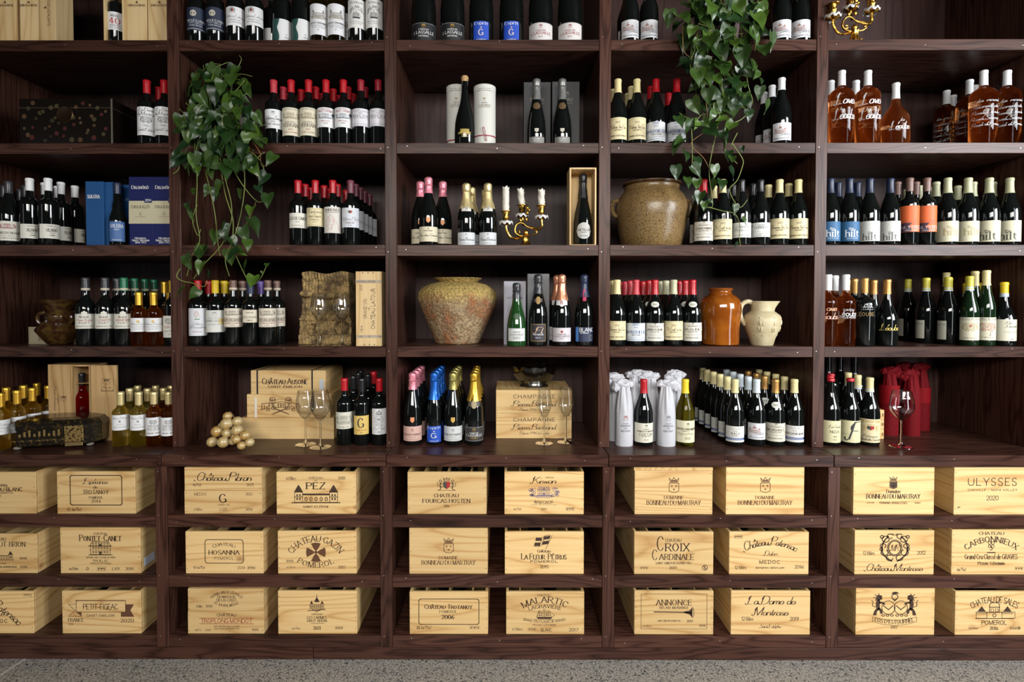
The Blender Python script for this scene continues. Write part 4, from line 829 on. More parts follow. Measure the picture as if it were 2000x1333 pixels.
# --- bay 3
MG = dict(shape='champ', H=.385, Rr=.0545)
k_('lasblk', MG, 'dark', 'black', .10, (1, 36, 22.5, (.012, .012, .013)), [('@rect', .5, .97, .97, WT), ('@crest', .17, .22, .12, GO), ('CHAMPAGNE', .36, .07, 'serif', .35, WT), ('J. LASSALLE', .52, .15, 'serif', .75, WT), ('PREFERENCE', .72, .08, 'serif', .35, WT)], 'large dark champagne bottle with black white-edged label', None, name='champagne_bottle')
row('31', 'lasblk', 828, 1, Y0=.07); row('31', 'lasblk', 884, 1, Y0=.07)
k_('espritm', MG, 'dark', 'black', .10, (1, 39, 14.5, (.012, .06, .42)), [('Esprit', .10, .14, 'serif', .9, WT), ('@disc', .32, .07, .1, (.7, .5, .4)), ('G', .56, .3, 'serif', .35, (.75, .6, .45)), ('DE CHAMPAGNE', .93, .06, 'sans', .6, WT)], 'large dark champagne bottle with narrow blue label', None, name='champagne_bottle')
row('31', 'espritm', 940, 1, Y0=.07); row('31', 'espritm', 999, 1, Y0=.07)
k_('laswh', MG, 'dark', 'black', .10, (1, 36, 22.5, (.60, .57, .55)), [('@crest', .2, .22, .1, RD), ('CHAMPAGNE', .42, .06, 'serif', .35, RD), ('J. LASSALLE', .56, .14, 'serif', .72, RD), ('BRUT', .76, .06, 'serif', .15, RD), ('@rect', .5, .94, .96, (.6, .4, .4))], 'large dark champagne bottle with pinkish white label', None, name='champagne_bottle')
row('31', 'laswh', 1056, 1, Y0=.07); row('31', 'laswh', 1113, 1, Y0=.07)
k_('argonne', dict(shape='prest', H=.285, Rr=.046), 'dark', 'cork', .0, (12, 28, 13, None), [('@fill', .22, .5, .62, (.35, .25, .05)), ('ARGONNE', .45, .28, 'serif', .95, (.6, .45, .12)), ('2015', .82, .22, 'serif', .45, (.6, .45, .12))], 'corked black champagne bottle with gold lettering between tubes', None, name='champagne_bottle')
bottle('32', 'argonne', 908, Y0=.055)
k_('soyau', dict(shape='prest', H=.297, Rr=.0415), 'dark', 'foilgrey', .095, (1, 14, 14.5, (.20, .19, .17)), [('SOYAU', .3, .2, 'serif', .4, WT), ('BRUT', .6, .16, 'serif', .3, WT)], 'grey-foil champagne bottle with grey base label', None, name='champagne_bottle', extra=[('oval', 68, 82, 8, (.10, .06, .025)), ('shield', 22, 30, 4, (.45, .42, .35))])
bottle('32', 'soyau', 1048); bottle('32', 'soyau', 1098)
k_('pinkc', dict(shape='champ', H=.305, Rr=.0415), 'dark', 'pink', .072, (7, 36, 17.5, (.64, .58, .42)), [('@crest', .14, .14, .06, BK), ('PHILIPPONNAT', .28, .07, 'serif', .4), ('Clos des Goisses', .56, .17, 'script', .9), ('@cloud', .84, .2, .9, (.5, .4, .25))], 'pink-foil champagne bottle with cream label', 'pink-foil champagne bottle', name='champagne_bottle', extra=[('shield', 43, 54, 4, (.66, .28, .12))])
bottle('33', 'pinkc', 837, Y0=.05); bottle('33', 'pinkc', 821, 1); bottle('33', 'pinkc', 865, 1)
k_('bertr', dict(shape='champ', H=.278, Rr=.0395), 'dark', 'paleg', .115, (0.5, 25, 16.5, (.55, .56, .57)), [('@crest', .16, .14, .06, BK), ('Pierre Bertrand', .55, .2, 'script', .78, BK), ('CHAMPAGNE', .85, .06, 'serif', .4, GR)], 'champagne bottle with pale gold foil and silver label', 'champagne bottle with pale gold foil', name='champagne_bottle', extra=[('rect', 66, 75, 10, (.62, .60, .56), [('B', .5, .8, 'script', .2, BK)])])
bottle('33', 'bertr', 911, Y0=.05); bottle('33', 'bertr', 953, Y0=.05); bottle('33', 'bertr', 921, 1); bottle('33', 'bertr', 947, 1)
k_('chet', dict(shape='prest', H=.318, Rr=.042), 'dark', 'black', .11, None, [], 'black champagne bottle with round silver label inside pine box', None, name='champagne_bottle', extra=[('oval', 11, 43, 15.5, (.42, .41, .38), [('CHETILLON', .45, .13, 'sans', .9, BK), ('GRAND CRU', .60, .05, 'sans', .4, BK), ('BRUT NATURE', .82, .06, 'sans', .5, BK)])])
CH = dict(shape='champ', H=.318, Rr=.042)
k_('spclub', dict(shape='prest', H=.28, Rr=.0435), 'vgreen', 'char', .07, (10, 35, 16, (.56, .57, .56)), [('CHAMPAGNE', .28, .08, 'serif', .4), ('J. LASSALLE', .48, .14, 'serif', .7), ('2012', .75, .18, 'serif', .4)], 'green champagne bottle with silver label before grey box', None, name='champagne_bottle', extra=[('oval', 52, 64, 7, (.03, .07, .03))])
bottle('34', 'spclub', 1009, Y0=.05)
k_('jacques', CH, 'dark', 'char', .085, (9, 44, 15, (.028, .024, .03)), [('@rect', .5, .95, .92, GO), ('@rect', .5, .90, .82, GO), ('Fl', .38, .3, 'script', .4, (.6, .4, .25)), ('REMY MASSIN', .60, .08, 'serif', .6, WT), ('BRUT', .78, .07, 'serif', .3, (.5, .5, .7))], 'dark champagne bottle with octagonal black and gold label', None, name='champagne_bottle', extra=[('rect', 86, 93, 9, (.05, .04, .04)), ('oval', 82, 97, 5, (.30, .19, .06))])
bottle('34', 'jacques', 1051, Y0=.05)
k_('rosel', CH, 'dark', 'copper', .115, (9, 36, 17.5, (.56, .52, .54)), [('@disc', .28, .18, .1, RD), ('CHAMPAGNE', .46, .07, 'serif', .4), ('J. LASSALLE', .6, .14, 'serif', .75), ('ROSE', .78, .07, 'serif', .2)], 'champagne bottle with copper foil and silver label', 'champagne bottle with copper foil', name='champagne_bottle', extra=[('rect', 80, 90, 12, (.62, .60, .58)), ('oval', 77, 93, 6, (.62, .60, .58), [('B', .5, .5, 'serif', .4, RD)])])
bottle('34', 'rosel', 1097, Y0=.05); bottle('34', 'rosel', 1088, 1)
k_('blanc', CH, 'dark', 'blueblk', .10, (9, 37, 16.5, (.018, .026, .065)), [('@fill', .5, 1.0, .2, (.06, .2, .5), -.4), ('BLANC', .17, .26, 'sans', .75, WT, .12), ('de blancs', .38, .1, 'sans', .4, WT, 0), ('@rect', .72, .3, .14, (.6, .5, .3), .33)], 'champagne bottle with navy label and bold white lettering', None, name='champagne_bottle', extra=[('rect', 88, 112, 3.5, (.40, .02, .08))])
bottle('34', 'blanc', 1141, Y0=.05)
C5_ = dict(shape='champ', H=.322, Rr=.0418)
k_('philr', C5_, 'dark', 'pink', .075, (9, 38, 18, (.58, .36, .30)), [('@crest', .26, .18, .08, BK), ('PHILIPPONNAT', .55, .12, 'serif', .82, BK), ('CHAMPAGNE', .72, .05, 'serif', .3, GR), ('ROYALE RESERVE ROSE', .88, .06, 'serif', .6, GR)], 'pink-foil champagne bottle with pale pink label', 'pink-foil champagne bottle', name='champagne_bottle', extra=[('shield', 45, 56, 4, (.66, .25, .12))])
row('35', 'philr', 806, 4, Y0=.06, dY=.088)
k_('esprit', dict(shape='champ', H=.322, Rr=.0355), 'dark', 'blue', .12, (6, 38, 13.5, (.012, .07, .42)), [('Esprit', .10, .14, 'serif', .92, WT), ('@disc', .32, .08, .1, (.7, .6, .5)), ('G', .58, .3, 'serif', .4, (.75, .7, .6)), ('GIRAUD', .92, .07, 'sans', .6, WT)], 'blue-foil champagne bottle with blue label', 'blue-foil champagne bottle', name='champagne_bottle')
row('35', 'esprit', 848, 4, Y0=.06, dY=.088)
k_('phil', C5_, 'dark', 'dullg', .075, (9, 38, 18, (.53, .54, .53)), [('@crest', .26, .18, .08, BK), ('PHILIPPONNAT', .55, .12, 'serif', .82, BK), ('CHAMPAGNE', .72, .05, 'serif', .3, GR), ('ROYALE RESERVE', .88, .06, 'serif', .55, GR)], 'dull gold-foil champagne bottle with grey white label', 'dull gold-foil champagne bottle', name='champagne_bottle', extra=[('shield', 45, 56, 4, (.55, .33, .08))])
row('35', 'phil', 885, 4, Y0=.06, dY=.088)
k_('lass', C5_, 'dark', 'gold', .125, (9, 37, 17.5, (.035, .032, .028)), [('@rect', .5, .95, .96, WT), ('@crest', .2, .22, .12, GO), ('CHAMPAGNE', .42, .08, 'serif', .4, WT), ('J. LASSALLE', .58, .17, 'serif', .78, WT), ('PREFERENCE', .78, .08, 'serif', .3, GO)], 'gold-foil champagne bottle with black label and collar', 'gold-foil champagne bottle', name='champagne_bottle', extra=[('rect', 77, 87, 13, (.07, .06, .05)), ('oval', 73, 89, 6, (.32, .25, .14))])
row('35', 'lass', 926, 4, Y0=.06, dY=.088)
# --- bay 4
k_('petit', BG, 'dark', 'white', .055, (7, 41, 16, (.66, .66, .68)), [('@towers', .36, .5, .55, (.35, .18, .15), -.12), ('CHABLIS', .66, .14, 'caps', .5, GR, .15), ('APPELLATION CHABLIS', .88, .06, 'sans', .85, BK)], 'dark bottle with twin tower label', 'white-capped dark bottle', H=.30)
row('41', 'petit', 1232, 2); row('41', 'petit', 1266, 1); row('41', 'petit', 1528, 1); row('41', 'petit', 1563, 1)
YJ = lambda nm, yr='2021': [(yr, .22, .09, 'wide', .22), (nm, .42, .17, 'script', .75), ('SANTENOTS', .58, .06, 'serif', .4), ('@fill', .08, .01, .85, (.35, .28, .1)), ('DOMAINE JOSEPH VOILLOT', .84, .07, 'caps', .8)]
k_('volnay1', BG, 'dark', 'cream', .062, (9, 51, 16.8, CREAM), YJ('Volnay 1er Cru'), 'cream-capped burgundy bottle with yellow script label', 'cream-capped burgundy bottle')
row('42', 'volnay1', 1207, 3); row('42', 'volnay1', 1242, 3)
PA = lambda nm: [('@rect', .08, .14, .3, BL), ('PARENT', .08, .08, 'serif', .24, BL), ('2022', .24, .07, 'serif', .2), (nm, .5, .16, 'caps', .95, BL), ('PINOT NOIR', .66, .07, 'serif', .4), ('@fill', .8, .01, .9, BL), ('@fill', .92, .02, .95, BL)]
k_('bourg', BG, 'dark', 'red', .06, (6, 43, 17.5, (.66, .67, .68)), PA('BOURGOGNE COTE'), 'red-capped burgundy bottle with white label beside plant', 'red-capped burgundy bottle', neck='ltb')
row('42', 'bourg', 1280, 2); row('42', 'bourg', 1321, 1); bottle('42', 'bourg', 1305, 2)
row('42', 'petit', 1526, 1, turn=4); bottle('42', 'petit', 1508, 1); bottle('42', 'petit', 1493, 2)
SEG = lambda nm: [('@corner', .33, .62, .95, (.22, .10, .07)), ('@oval', .34, .42, .8, (.2, .12, .08)), ('@crest', .06, .12, .1, BK), ('SEGUIN MANUEL', .2, .05, 'serif', .4), (nm, .36, .11, 'serif', .7), ('BOURGOGNE', .48, .05, 'serif', .4), ('@fill', .66, .01, .98, BK), ('MIS EN BOUTEILLE', .82, .06, 'serif', .6)]
k_('seg', BG, 'dark', 'red', .06, (9, 46, 17.2, (.62, .58, .50)), SEG('CHARDONNAY'), 'red-capped bottle with ornate oval label behind vine', 'red-capped bottle')
row('43', 'seg', 1378, 1); bottle('43', 'seg', 1365, 1)
k_('volnay', BG, 'dark', 'cream', .06, (12, 51, 17.2, CREAM), YJ('Volnay', '2022'), 'cream-capped bottle with yellow label behind vine', 'cream-capped bottle')
row('43', 'volnay', 1415, 2)
k_('wavy', BG, 'dark', 'black', .055, (15, 44, 17, (.62, .62, .58)), [('@cloud', .4, .6, .5, (.3, .35, .35), .1), ('Chassagne', .25, .16, 'script', .5, GR), ('Montrachet', .5, .14, 'script', .6, GR), ('BOURGOGNE', .85, .08, 'serif', .7)], 'black-capped bottle with hand-drawn pale label', 'black-capped bottle')
row('43', 'wavy', 1451, 3)
k_('chabl', BG, 'dark', 'black', .055, (16, 44, 17, (.63, .63, .60)), [('DOMAINE', .18, .06, 'serif', .3), ('CHABLIS', .34, .15, 'caps', .55), ('@fill', .62, .01, .8, GR), ('@disc', .2, .1, .1, RD, -.4), ('2022', .78, .07, 'serif', .2), ('GRAND VIN', .9, .06, 'serif', .4)], 'black-capped bottle with plain grey white label', 'glossy black-capped bottle')
row('43', 'chabl', 1487, 2); bottle('43', 'chabl', 1464, 2)
k_('beaune', BG, 'dark', 'cream', .06, (13, 52, 17, CREAM), YJ('Beaune 1er Cru'), 'cream-capped bottle with yellow script label at right', 'cream-capped bottle at right')
row('43', 'beaune', 1523, 3); row('43', 'beaune', 1559, 2)
k_('beaune4', BG, 'dark', 'cream', .064, (12, 49, 16.8, CREAM), YJ('Beaune 1er Cru'), 'cream-capped burgundy bottle against upright', 'cream-capped burgundy bottle by upright')
row('44', 'beaune4', 1206, 4)
k_('month', BG, 'dark', 'pinkred', .066, (10, 45, 17.5, (.60, .64, .68)), PA('MONTHELIE'), 'red-capped burgundy bottle with bluish white label', 'matte red-capped burgundy bottle')
row('44', 'month', 1243, 5)
k_('seg4', BG, 'dark', 'red', .066, (10, 45, 17.5, (.62, .60, .52)), SEG('SAVIGNY-LES-BEAUNE'), 'red-capped bottle, oval neck seal, third from upright', 'red-capped bottle in third file', extra=[('oval', 76, 87, 8.5, (.60, .60, .52), [('2021', .5, .25, 'serif', .5)])])
row('44', 'seg4', 1278, 4)
k_('vol4', BG, 'dark', 'sage', .064, (12, 49, 17.2, CREAM), YJ('Volnay', '2022'), 'cream-capped burgundy bottle with yellow label mid row', 'pale green-capped burgundy bottle')
row('44', 'vol4', 1314, 4)
k_('seg5', BG, 'dark', 'red', .066, (10, 46, 17.2, (.62, .60, .52)), SEG('BEAUNE'), 'red-capped bottle, oval neck seal, beside amber jar', 'red-capped bottle in file beside jar', extra=[('oval', 76, 87, 8.5, (.60, .60, .52), [('2021', .5, .25, 'serif', .5)])])
row('44', 'seg5', 1350, 4)
k_('corton', BG, 'dark', 'red', .062, (8, 46, 17.8, (.64, .61, .50)), [('@crest', .16, .2, .1, BK, .1), ('DOMAINE', .32, .05, 'serif', .25, None, .1), ('BONNEAU DU MARTRAY', .42, .08, 'serif', .8, None, .1), ('CORTON', .58, .12, 'wide', .6, None, .1), ('GRAND CRU', .68, .05, 'serif', .4, None, .1), ('2021', .85, .06, 'serif', .2, None, .1)], 'red-capped burgundy bottle between paper-wrapped bottles', None)
bottle('45', 'corton', 1257, Y0=.045)
k_('charl', BG, 'olive', 'yellow', .062, (8, 51, 18, (.64, .60, .42)), [('@crest', .18, .18, .1, BK, .1), ('CORTON-CHARLEMAGNE', .38, .10, 'serif', .88, None, .05), ('GRAND CRU', .48, .04, 'serif', .3), ('Domaine du Martray', .58, .06, 'script', .7), ('@fill', .66, .006, .9, BK), ('2021', .8, .09, 'wide', .25, None, .1)], 'yellow-capped white burgundy bottle beside paper-wrapped bottles', None)
bottle('45', 'charl', 1338, Y0=.045)
BLUEB = (.02, .06, .22)
k_('meur', BG, 'dark', 'cream', .060, (9, 40, 16.5, (.62, .61, .56)), [('Henri Prudhon', .14, .06, 'script', .5), ('2022', .3, .06, 'serif', .2), ('RULLY', .46, .13, 'caps', .4), ('BLANC', .6, .06, 'serif', .3), ('@fill', .80, .13, .98, BLUEB), ('@fill', .80, .025, .8, WT)], 'cream-capped bottle with blue striped label, foremost file', 'cream-capped bottle in foremost file')
row('45', 'meur', 1435, 6, Y0=.045, dY=.08)
k_('chablis5', BG, 'dark', 'ltblue', .060, (14, 46, 15.5, (.62, .62, .64)), [('@towers', .35, .5, .6, (.35, .18, .15), -.12), ('CHABLIS', .64, .13, 'caps', .5, GR, .15), ('APPELLATION CHABLIS', .87, .06, 'sans', .85, BK)], 'pale blue-capped bottle with twin tower label', 'pale blue-capped bottle')
row('45', 'chablis5', 1477, 5, Y0=.045, dY=.08)
k_('marsan', BG, 'dark', 'tan', .060, (10, 46, 18, (.60, .57, .46)), SEG('MEURSAULT'), 'bronze-capped bottle with ornate label and oval neck seal', 'bronze-capped bottle with oval neck seal', extra=[('oval', 75, 87, 9, (.60, .60, .52), [('2021', .5, .25, 'serif', .5)])])
row('45', 'marsan', 1515, 4, Y0=.045, dY=.08)
k_('chass', BG, 'dark', 'cream', .060, (9, 41, 16.5, (.62, .61, .58)), [('Henri Prudhon', .14, .06, 'script', .5), ('2022', .3, .06, 'serif', .2), ('CHASSAGNE MONT', .48, .12, 'caps', .9), ('@fill', .78, .13, .98, BLUEB), ('@fill', .78, .025, .8, WT)], 'cream-capped bottle with blue striped label by upright', 'cream-capped bottle in file by upright')
row('45', 'chass', 1550, 5, Y0=.045, dY=.08)
# --- bay 5
RO = dict(shape='rose', H=.338, Rr=.051)
k_('love', RO, 'rose', 'white', .068, (40, 98, 18, None), [('Love', .18, .32, 'script', .85, WT, .12), ('by', .5, .1, 'script', .12, WT, -.05), ('Léoube', .68, .32, 'script', .95, WT, .12)], 'tall rosé flask with white script and white cap', 'tall white-capped rosé flask', name='rose_bottle')
bottle('52', 'love', 1643, Y0=.07); bottle('52', 'love', 1694, Y0=.07); bottle('52', 'love', 1622, 1, Y0=.10); bottle('52', 'love', 1671, 1, Y0=.10)
k_('squat', dict(shape='squat', H=.283, Rr=.0555), 'rose', 'white', .072, (22, 50, 16, None), [('la', .12, .2, 'script', .2, WT, .2), ('Léoube', .5, .5, 'script', .95, WT, .15)], 'squat rosé bottle with script and long white cap', None, name='rose_bottle')
bottle('52', 'squat', 1749, Y0=.07)
k_('poem', RO, 'rose', 'white', .068, (28, 92, 22, None), [('le rosé', .1, .095, 'script', .7, WT, .1), ('Secret de', .28, .095, 'script', .85, WT, .0), ('Rosé, Léoube', .46, .095, 'script', .9, WT, .05), ('Rosé Secret', .64, .095, 'script', .9, WT, .0), ('Rosé d Amour', .82, .095, 'script', .9, WT, .05)], 'rosé flask covered in white handwriting', 'rosé flask covered in handwriting', name='rose_bottle')
bottle('52', 'poem', 1924, Y0=.07); bottle('52', 'poem', 1970, Y0=.07); bottle('52', 'poem', 1893, 1, Y0=.09, turn=-15); bottle('52', 'poem', 1946, 1, Y0=.09); bottle('52', 'poem', 1864, 2, Y0=.09, turn=-20); bottle('52', 'poem', 1911, 2, Y0=.09)
HILT = lambda c: [('hilt', .60, .34, 'serif', .6, c, .1), ('the', .36, .11, 'serif', .22, c, .04)]
k_('hiltb', BG, 'dark', 'navy', .066, (8, 46, 16.5, (.025, .11, .24)), HILT(WT) + [('ESTATE', .86, .06, 'sans', .5, WT, .1)], 'navy-capped bottle with blue label', 'navy-capped bottle', H=.30)
row('53', 'hiltb', 1622, 2); row('53', 'hiltb', 1658, 2)
k_('hiltg', BG, 'dark', 'navy', .066, (8, 47, 16.5, (.58, .58, .54)), [('@cloud', .28, .5, .9, GR)] + [('hilt', .78, .32, 'serif', .6, (.12, .12, .12), -.02), ('the', .56, .10, 'serif', .22, (.12, .12, .12), .0)], 'navy-capped bottle with grey sketch label', 'dark navy-capped bottle', H=.30)
row('53', 'hiltg', 1698, 2); row('53', 'hiltg', 1738, 1)
k_('uly', BX, 'dark', 'brown', .06, (26, 77, 15.5, (.68, .13, .035)), [('@wave', .82, .34, .5, (.06, .03, .05), -.2), ('@cloud', .62, .16, .9, (.08, .03, .04)), ('ULYSSES', .82, .10, 'wide', .85, WT, .06), ('NAPA VALLEY', .94, .05, 'sans', .6, WT, .05)], 'brown-capped bottle with orange label', 'brown-capped bottle', H=.302, Rr=.0375)
row('53', 'uly', 1777, 1); row('53', 'uly', 1808, 1); bottle('53', 'uly', 1752, 1); bottle('53', 'uly', 1788, 1)
k_('hiltc', BG, 'dark', 'sage', .068, (7, 47, 17, (.58, .54, .38)), [('hilt', .52, .34, 'serif', .6, (.38, .32, .16), .12), ('the', .28, .11, 'serif', .22, (.40, .34, .18), .04), ('ESTATE', .86, .03, 'sans', .4, WT)], 'sage-capped bottle with cream label, faint lettering', 'sage-capped bottle', H=.302)
row('53', 'hiltc', 1850, 3); row('53', 'hiltc', 1890, 3)
k_('hiltd', BG, 'dark', 'sage', .068, (7, 48, 17, (.58, .54, .38)), [('hilt', .72, .36, 'serif', .62, (.06, .06, .05), -.08), ('the', .48, .11, 'serif', .22, (.06, .06, .05), -.10)], 'sage-capped bottle with cream label, bold black lettering', 'pale sage-capped bottle', H=.302)
row('53', 'hiltd', 1931, 3); row('53', 'hiltd', 1971, 2); bottle('53', 'hiltc', 1828, 1)
RO4 = dict(shape='bdx', H=.318, Rr=.0385)
k_('rose4', RO4, 'rose', 'white', .07, (50, 82, 16, None), [('Love', .2, .4, 'script', .7, (.7, .35, .2), .0), ('Léoube', .7, .4, 'script', .9, (.7, .4, .3), .0)], 'rosé bottle with white cap and script', 'white-capped rosé bottle', name='rose_bottle')
k_('rose5', RO4, 'rose', 'white', .07, (52, 74, 16, None), [('CHATEAU', .15, .16, 'sans', .5, WT, .1), ('Léoube', .48, .4, 'sans', .9, WT, .1), ('COTES DE PROVENCE', .82, .14, 'sans', .9, WT, .1)], 'rosé bottle with white cap and printed name', 'white-capped printed rosé bottle', name='rose_bottle')
bottle('54', 'rose4', 1619, Y0=.05); bottle('54', 'rose5', 1651, Y0=.05); bottle('54', 'rose4', 1633, 1)
k_('gob', dict(shape='bdx', H=.303, Rr=.043), 'dark', 'tan', .068, (58, 84, 15, None), [('@chateau', .25, .5, .5, (.4, .4, .4), .1), ('LEOUBE', .82, .26, 'wide', .95, (.30, .18, .06), .0)], 'broad dark bottle with bronze cap and crest', 'bronze-capped dark bottle')
bottle('54', 'gob', 1686, Y0=.05); bottle('54', 'gob', 1672, 1, Y0=.04); bottle('54', 'gob', 1656, 2)
k_('curvy', dict(shape='squat', H=.297, Rr=.043), 'dark', 'tan', .066, (30, 44, 15, None), [('Léoube', .5, .8, 'script', .95, (.65, .5, .12), .1)], 'curvy dark bottle with bronze cap and gold script', 'curvy dark bottle with bronze cap')
bottle('54', 'curvy', 1732, Y0=.05); bottle('54', 'curvy', 1706, 1)
k_('lime', BG, 'dark', 'limeg', .058, (10, 48, 9, (.42, .41, .33), -50), [('TAMELLINI', .2, .08, 'serif', .8, GR)], 'lime-capped dark bottle turned half away', 'lime-capped dark bottle', neck='ltband', H=.31)
bottle('54', 'lime', 1852, 1, turn=-45); bottle('54', 'lime', 1875, 1, turn=-45); bottle('54', 'lime', 1808, 2, turn=-45); bottle('54', 'lime', 1831, 2, turn=-45, dY=.09); bottle('54', 'lime', 1798, 3, turn=-60)
FL = [('PIEROPAN', .08, .10, 'serif', .9, GR), ('@ornate', .42, .38, .7, (.35, .28, .12)), ('@disc', .36, .1, .1, (.4, .1, .08)), ('SOAVE CLASSICO', .9, .05, 'serif', .6, GR)]
k_('pier', BG, 'green', 'limeg', .058, (11, 56, 15, (.58, .54, .40)), FL, 'lime-capped bottle with flowered cream label', 'lime-capped bottle', neck='ltband', H=.312, Rr=.037)
bottle('54', 'pier', 1893, Y0=.07)
k_('tallp', dict(shape='bgy', H=.338, Rr=.036), 'green', 'cream', .068, (11, 56, 15, (.58, .54, .40)), [('PIEROPAN', .08, .11, 'serif', .95, GR), ('@ornate', .42, .38, .8, (.35, .12, .08)), ('C', .72, .16, 'script', .1, BK, .15), ('Calvarino', .86, .06, 'script', .5, BK)], 'tallest cream-capped bottle with flowered label', 'tall cream-capped bottle')
bottle('54', 'tallp', 1927, Y0=.07); bottle('54', 'tallp', 1905, 1); bottle('54', 'tallp', 1877, 1, Y0=.10)
k_('gunter', dict(shape='squat', H=.285, Rr=.044), 'dark', 'yellow', .06, (10, 52, 19, (.58, .55, .42)), [('Dry', .15, .1, 'script', .2, BK, .1), ('Gruner', .3, .14, 'script', .4, BK, .2), ('GAVI', .58, .06, 'serif', .5, BK, .2), ('2021', .92, .05, 'serif', .1, BK, .2)], 'yellow-capped bottle with wide cream label', 'yellow-capped bottle', neck='ltband')
bottle('54', 'gunter', 1966, Y0=.07); bottle('54', 'gunter', 1943, 1); bottle('54', 'gunter', 1915, 2)
k_('nizza', BG, 'dark', 'waxred', .012, (7, 50, 17, (.60, .56, .34)), [('Le Grive', .26, .12, 'script', .5, BK, .15), ('NIZZA', .5, .11, 'sans', .42, BK, .15), ('2020', .72, .06, 'sans', .15, BK, .15), ('DOCG', .86, .05, 'sans', .15, BK, .15), ('F', .3, .3, 'script', .15, BK, -.42)], 'red-wax dark bottle with yellow side label', 'red-wax dark bottle', H=.298)
k_('effe', BG, 'dark', 'waxred', .012, (7, 50, 19.5, (.60, .56, .34)), [('F', .5, .72, 'script', .42, BK, .1), ('BARBERA', .6, .03, 'sans', .4, (.4, .35, .2), -.25), ('MONFERRATO', .66, .03, 'sans', .45, (.4, .35, .2), -.25)], 'red-wax dark bottle with large letter on yellow label', 'red-wax bottle', H=.298)
k_('valp', BG, 'dark', 'cream', .058, (7, 53, 17.5, (.62, .54, .33)), [('PIEROPAN', .1, .1, 'serif', .8, GO), ('@lions', .36, .3, .75, GO), ('Ruberpan', .72, .1, 'script', .55, BK), ('Valpolicella Superiore', .86, .1, 'script', .9, BK)], 'cream-capped bottle with gold crested yellow label', 'cream-capped bottle', H=.301, neck='ltband')
bottle('55', 'nizza', 1622); bottle('55', 'effe', 1660); bottle('55', 'valp', 1698); bottle('55', 'nizza', 1621, 1); bottle('55', 'effe', 1640, 1); bottle('55', 'valp', 1675, 1); bottle('55', 'valp', 1657, 2)
k_('magn', dict(shape='port', H=.40, Rr=.054), 'dark', 'black', .06, None, [], 'large plain dark magnum behind smaller bottles', 'large plain dark magnum')
bottle('55', 'magn', 1628, 3); bottle('55', 'magn', 1642, 4, Y0=.07); bottle('55', 'magn', 1667, 3)
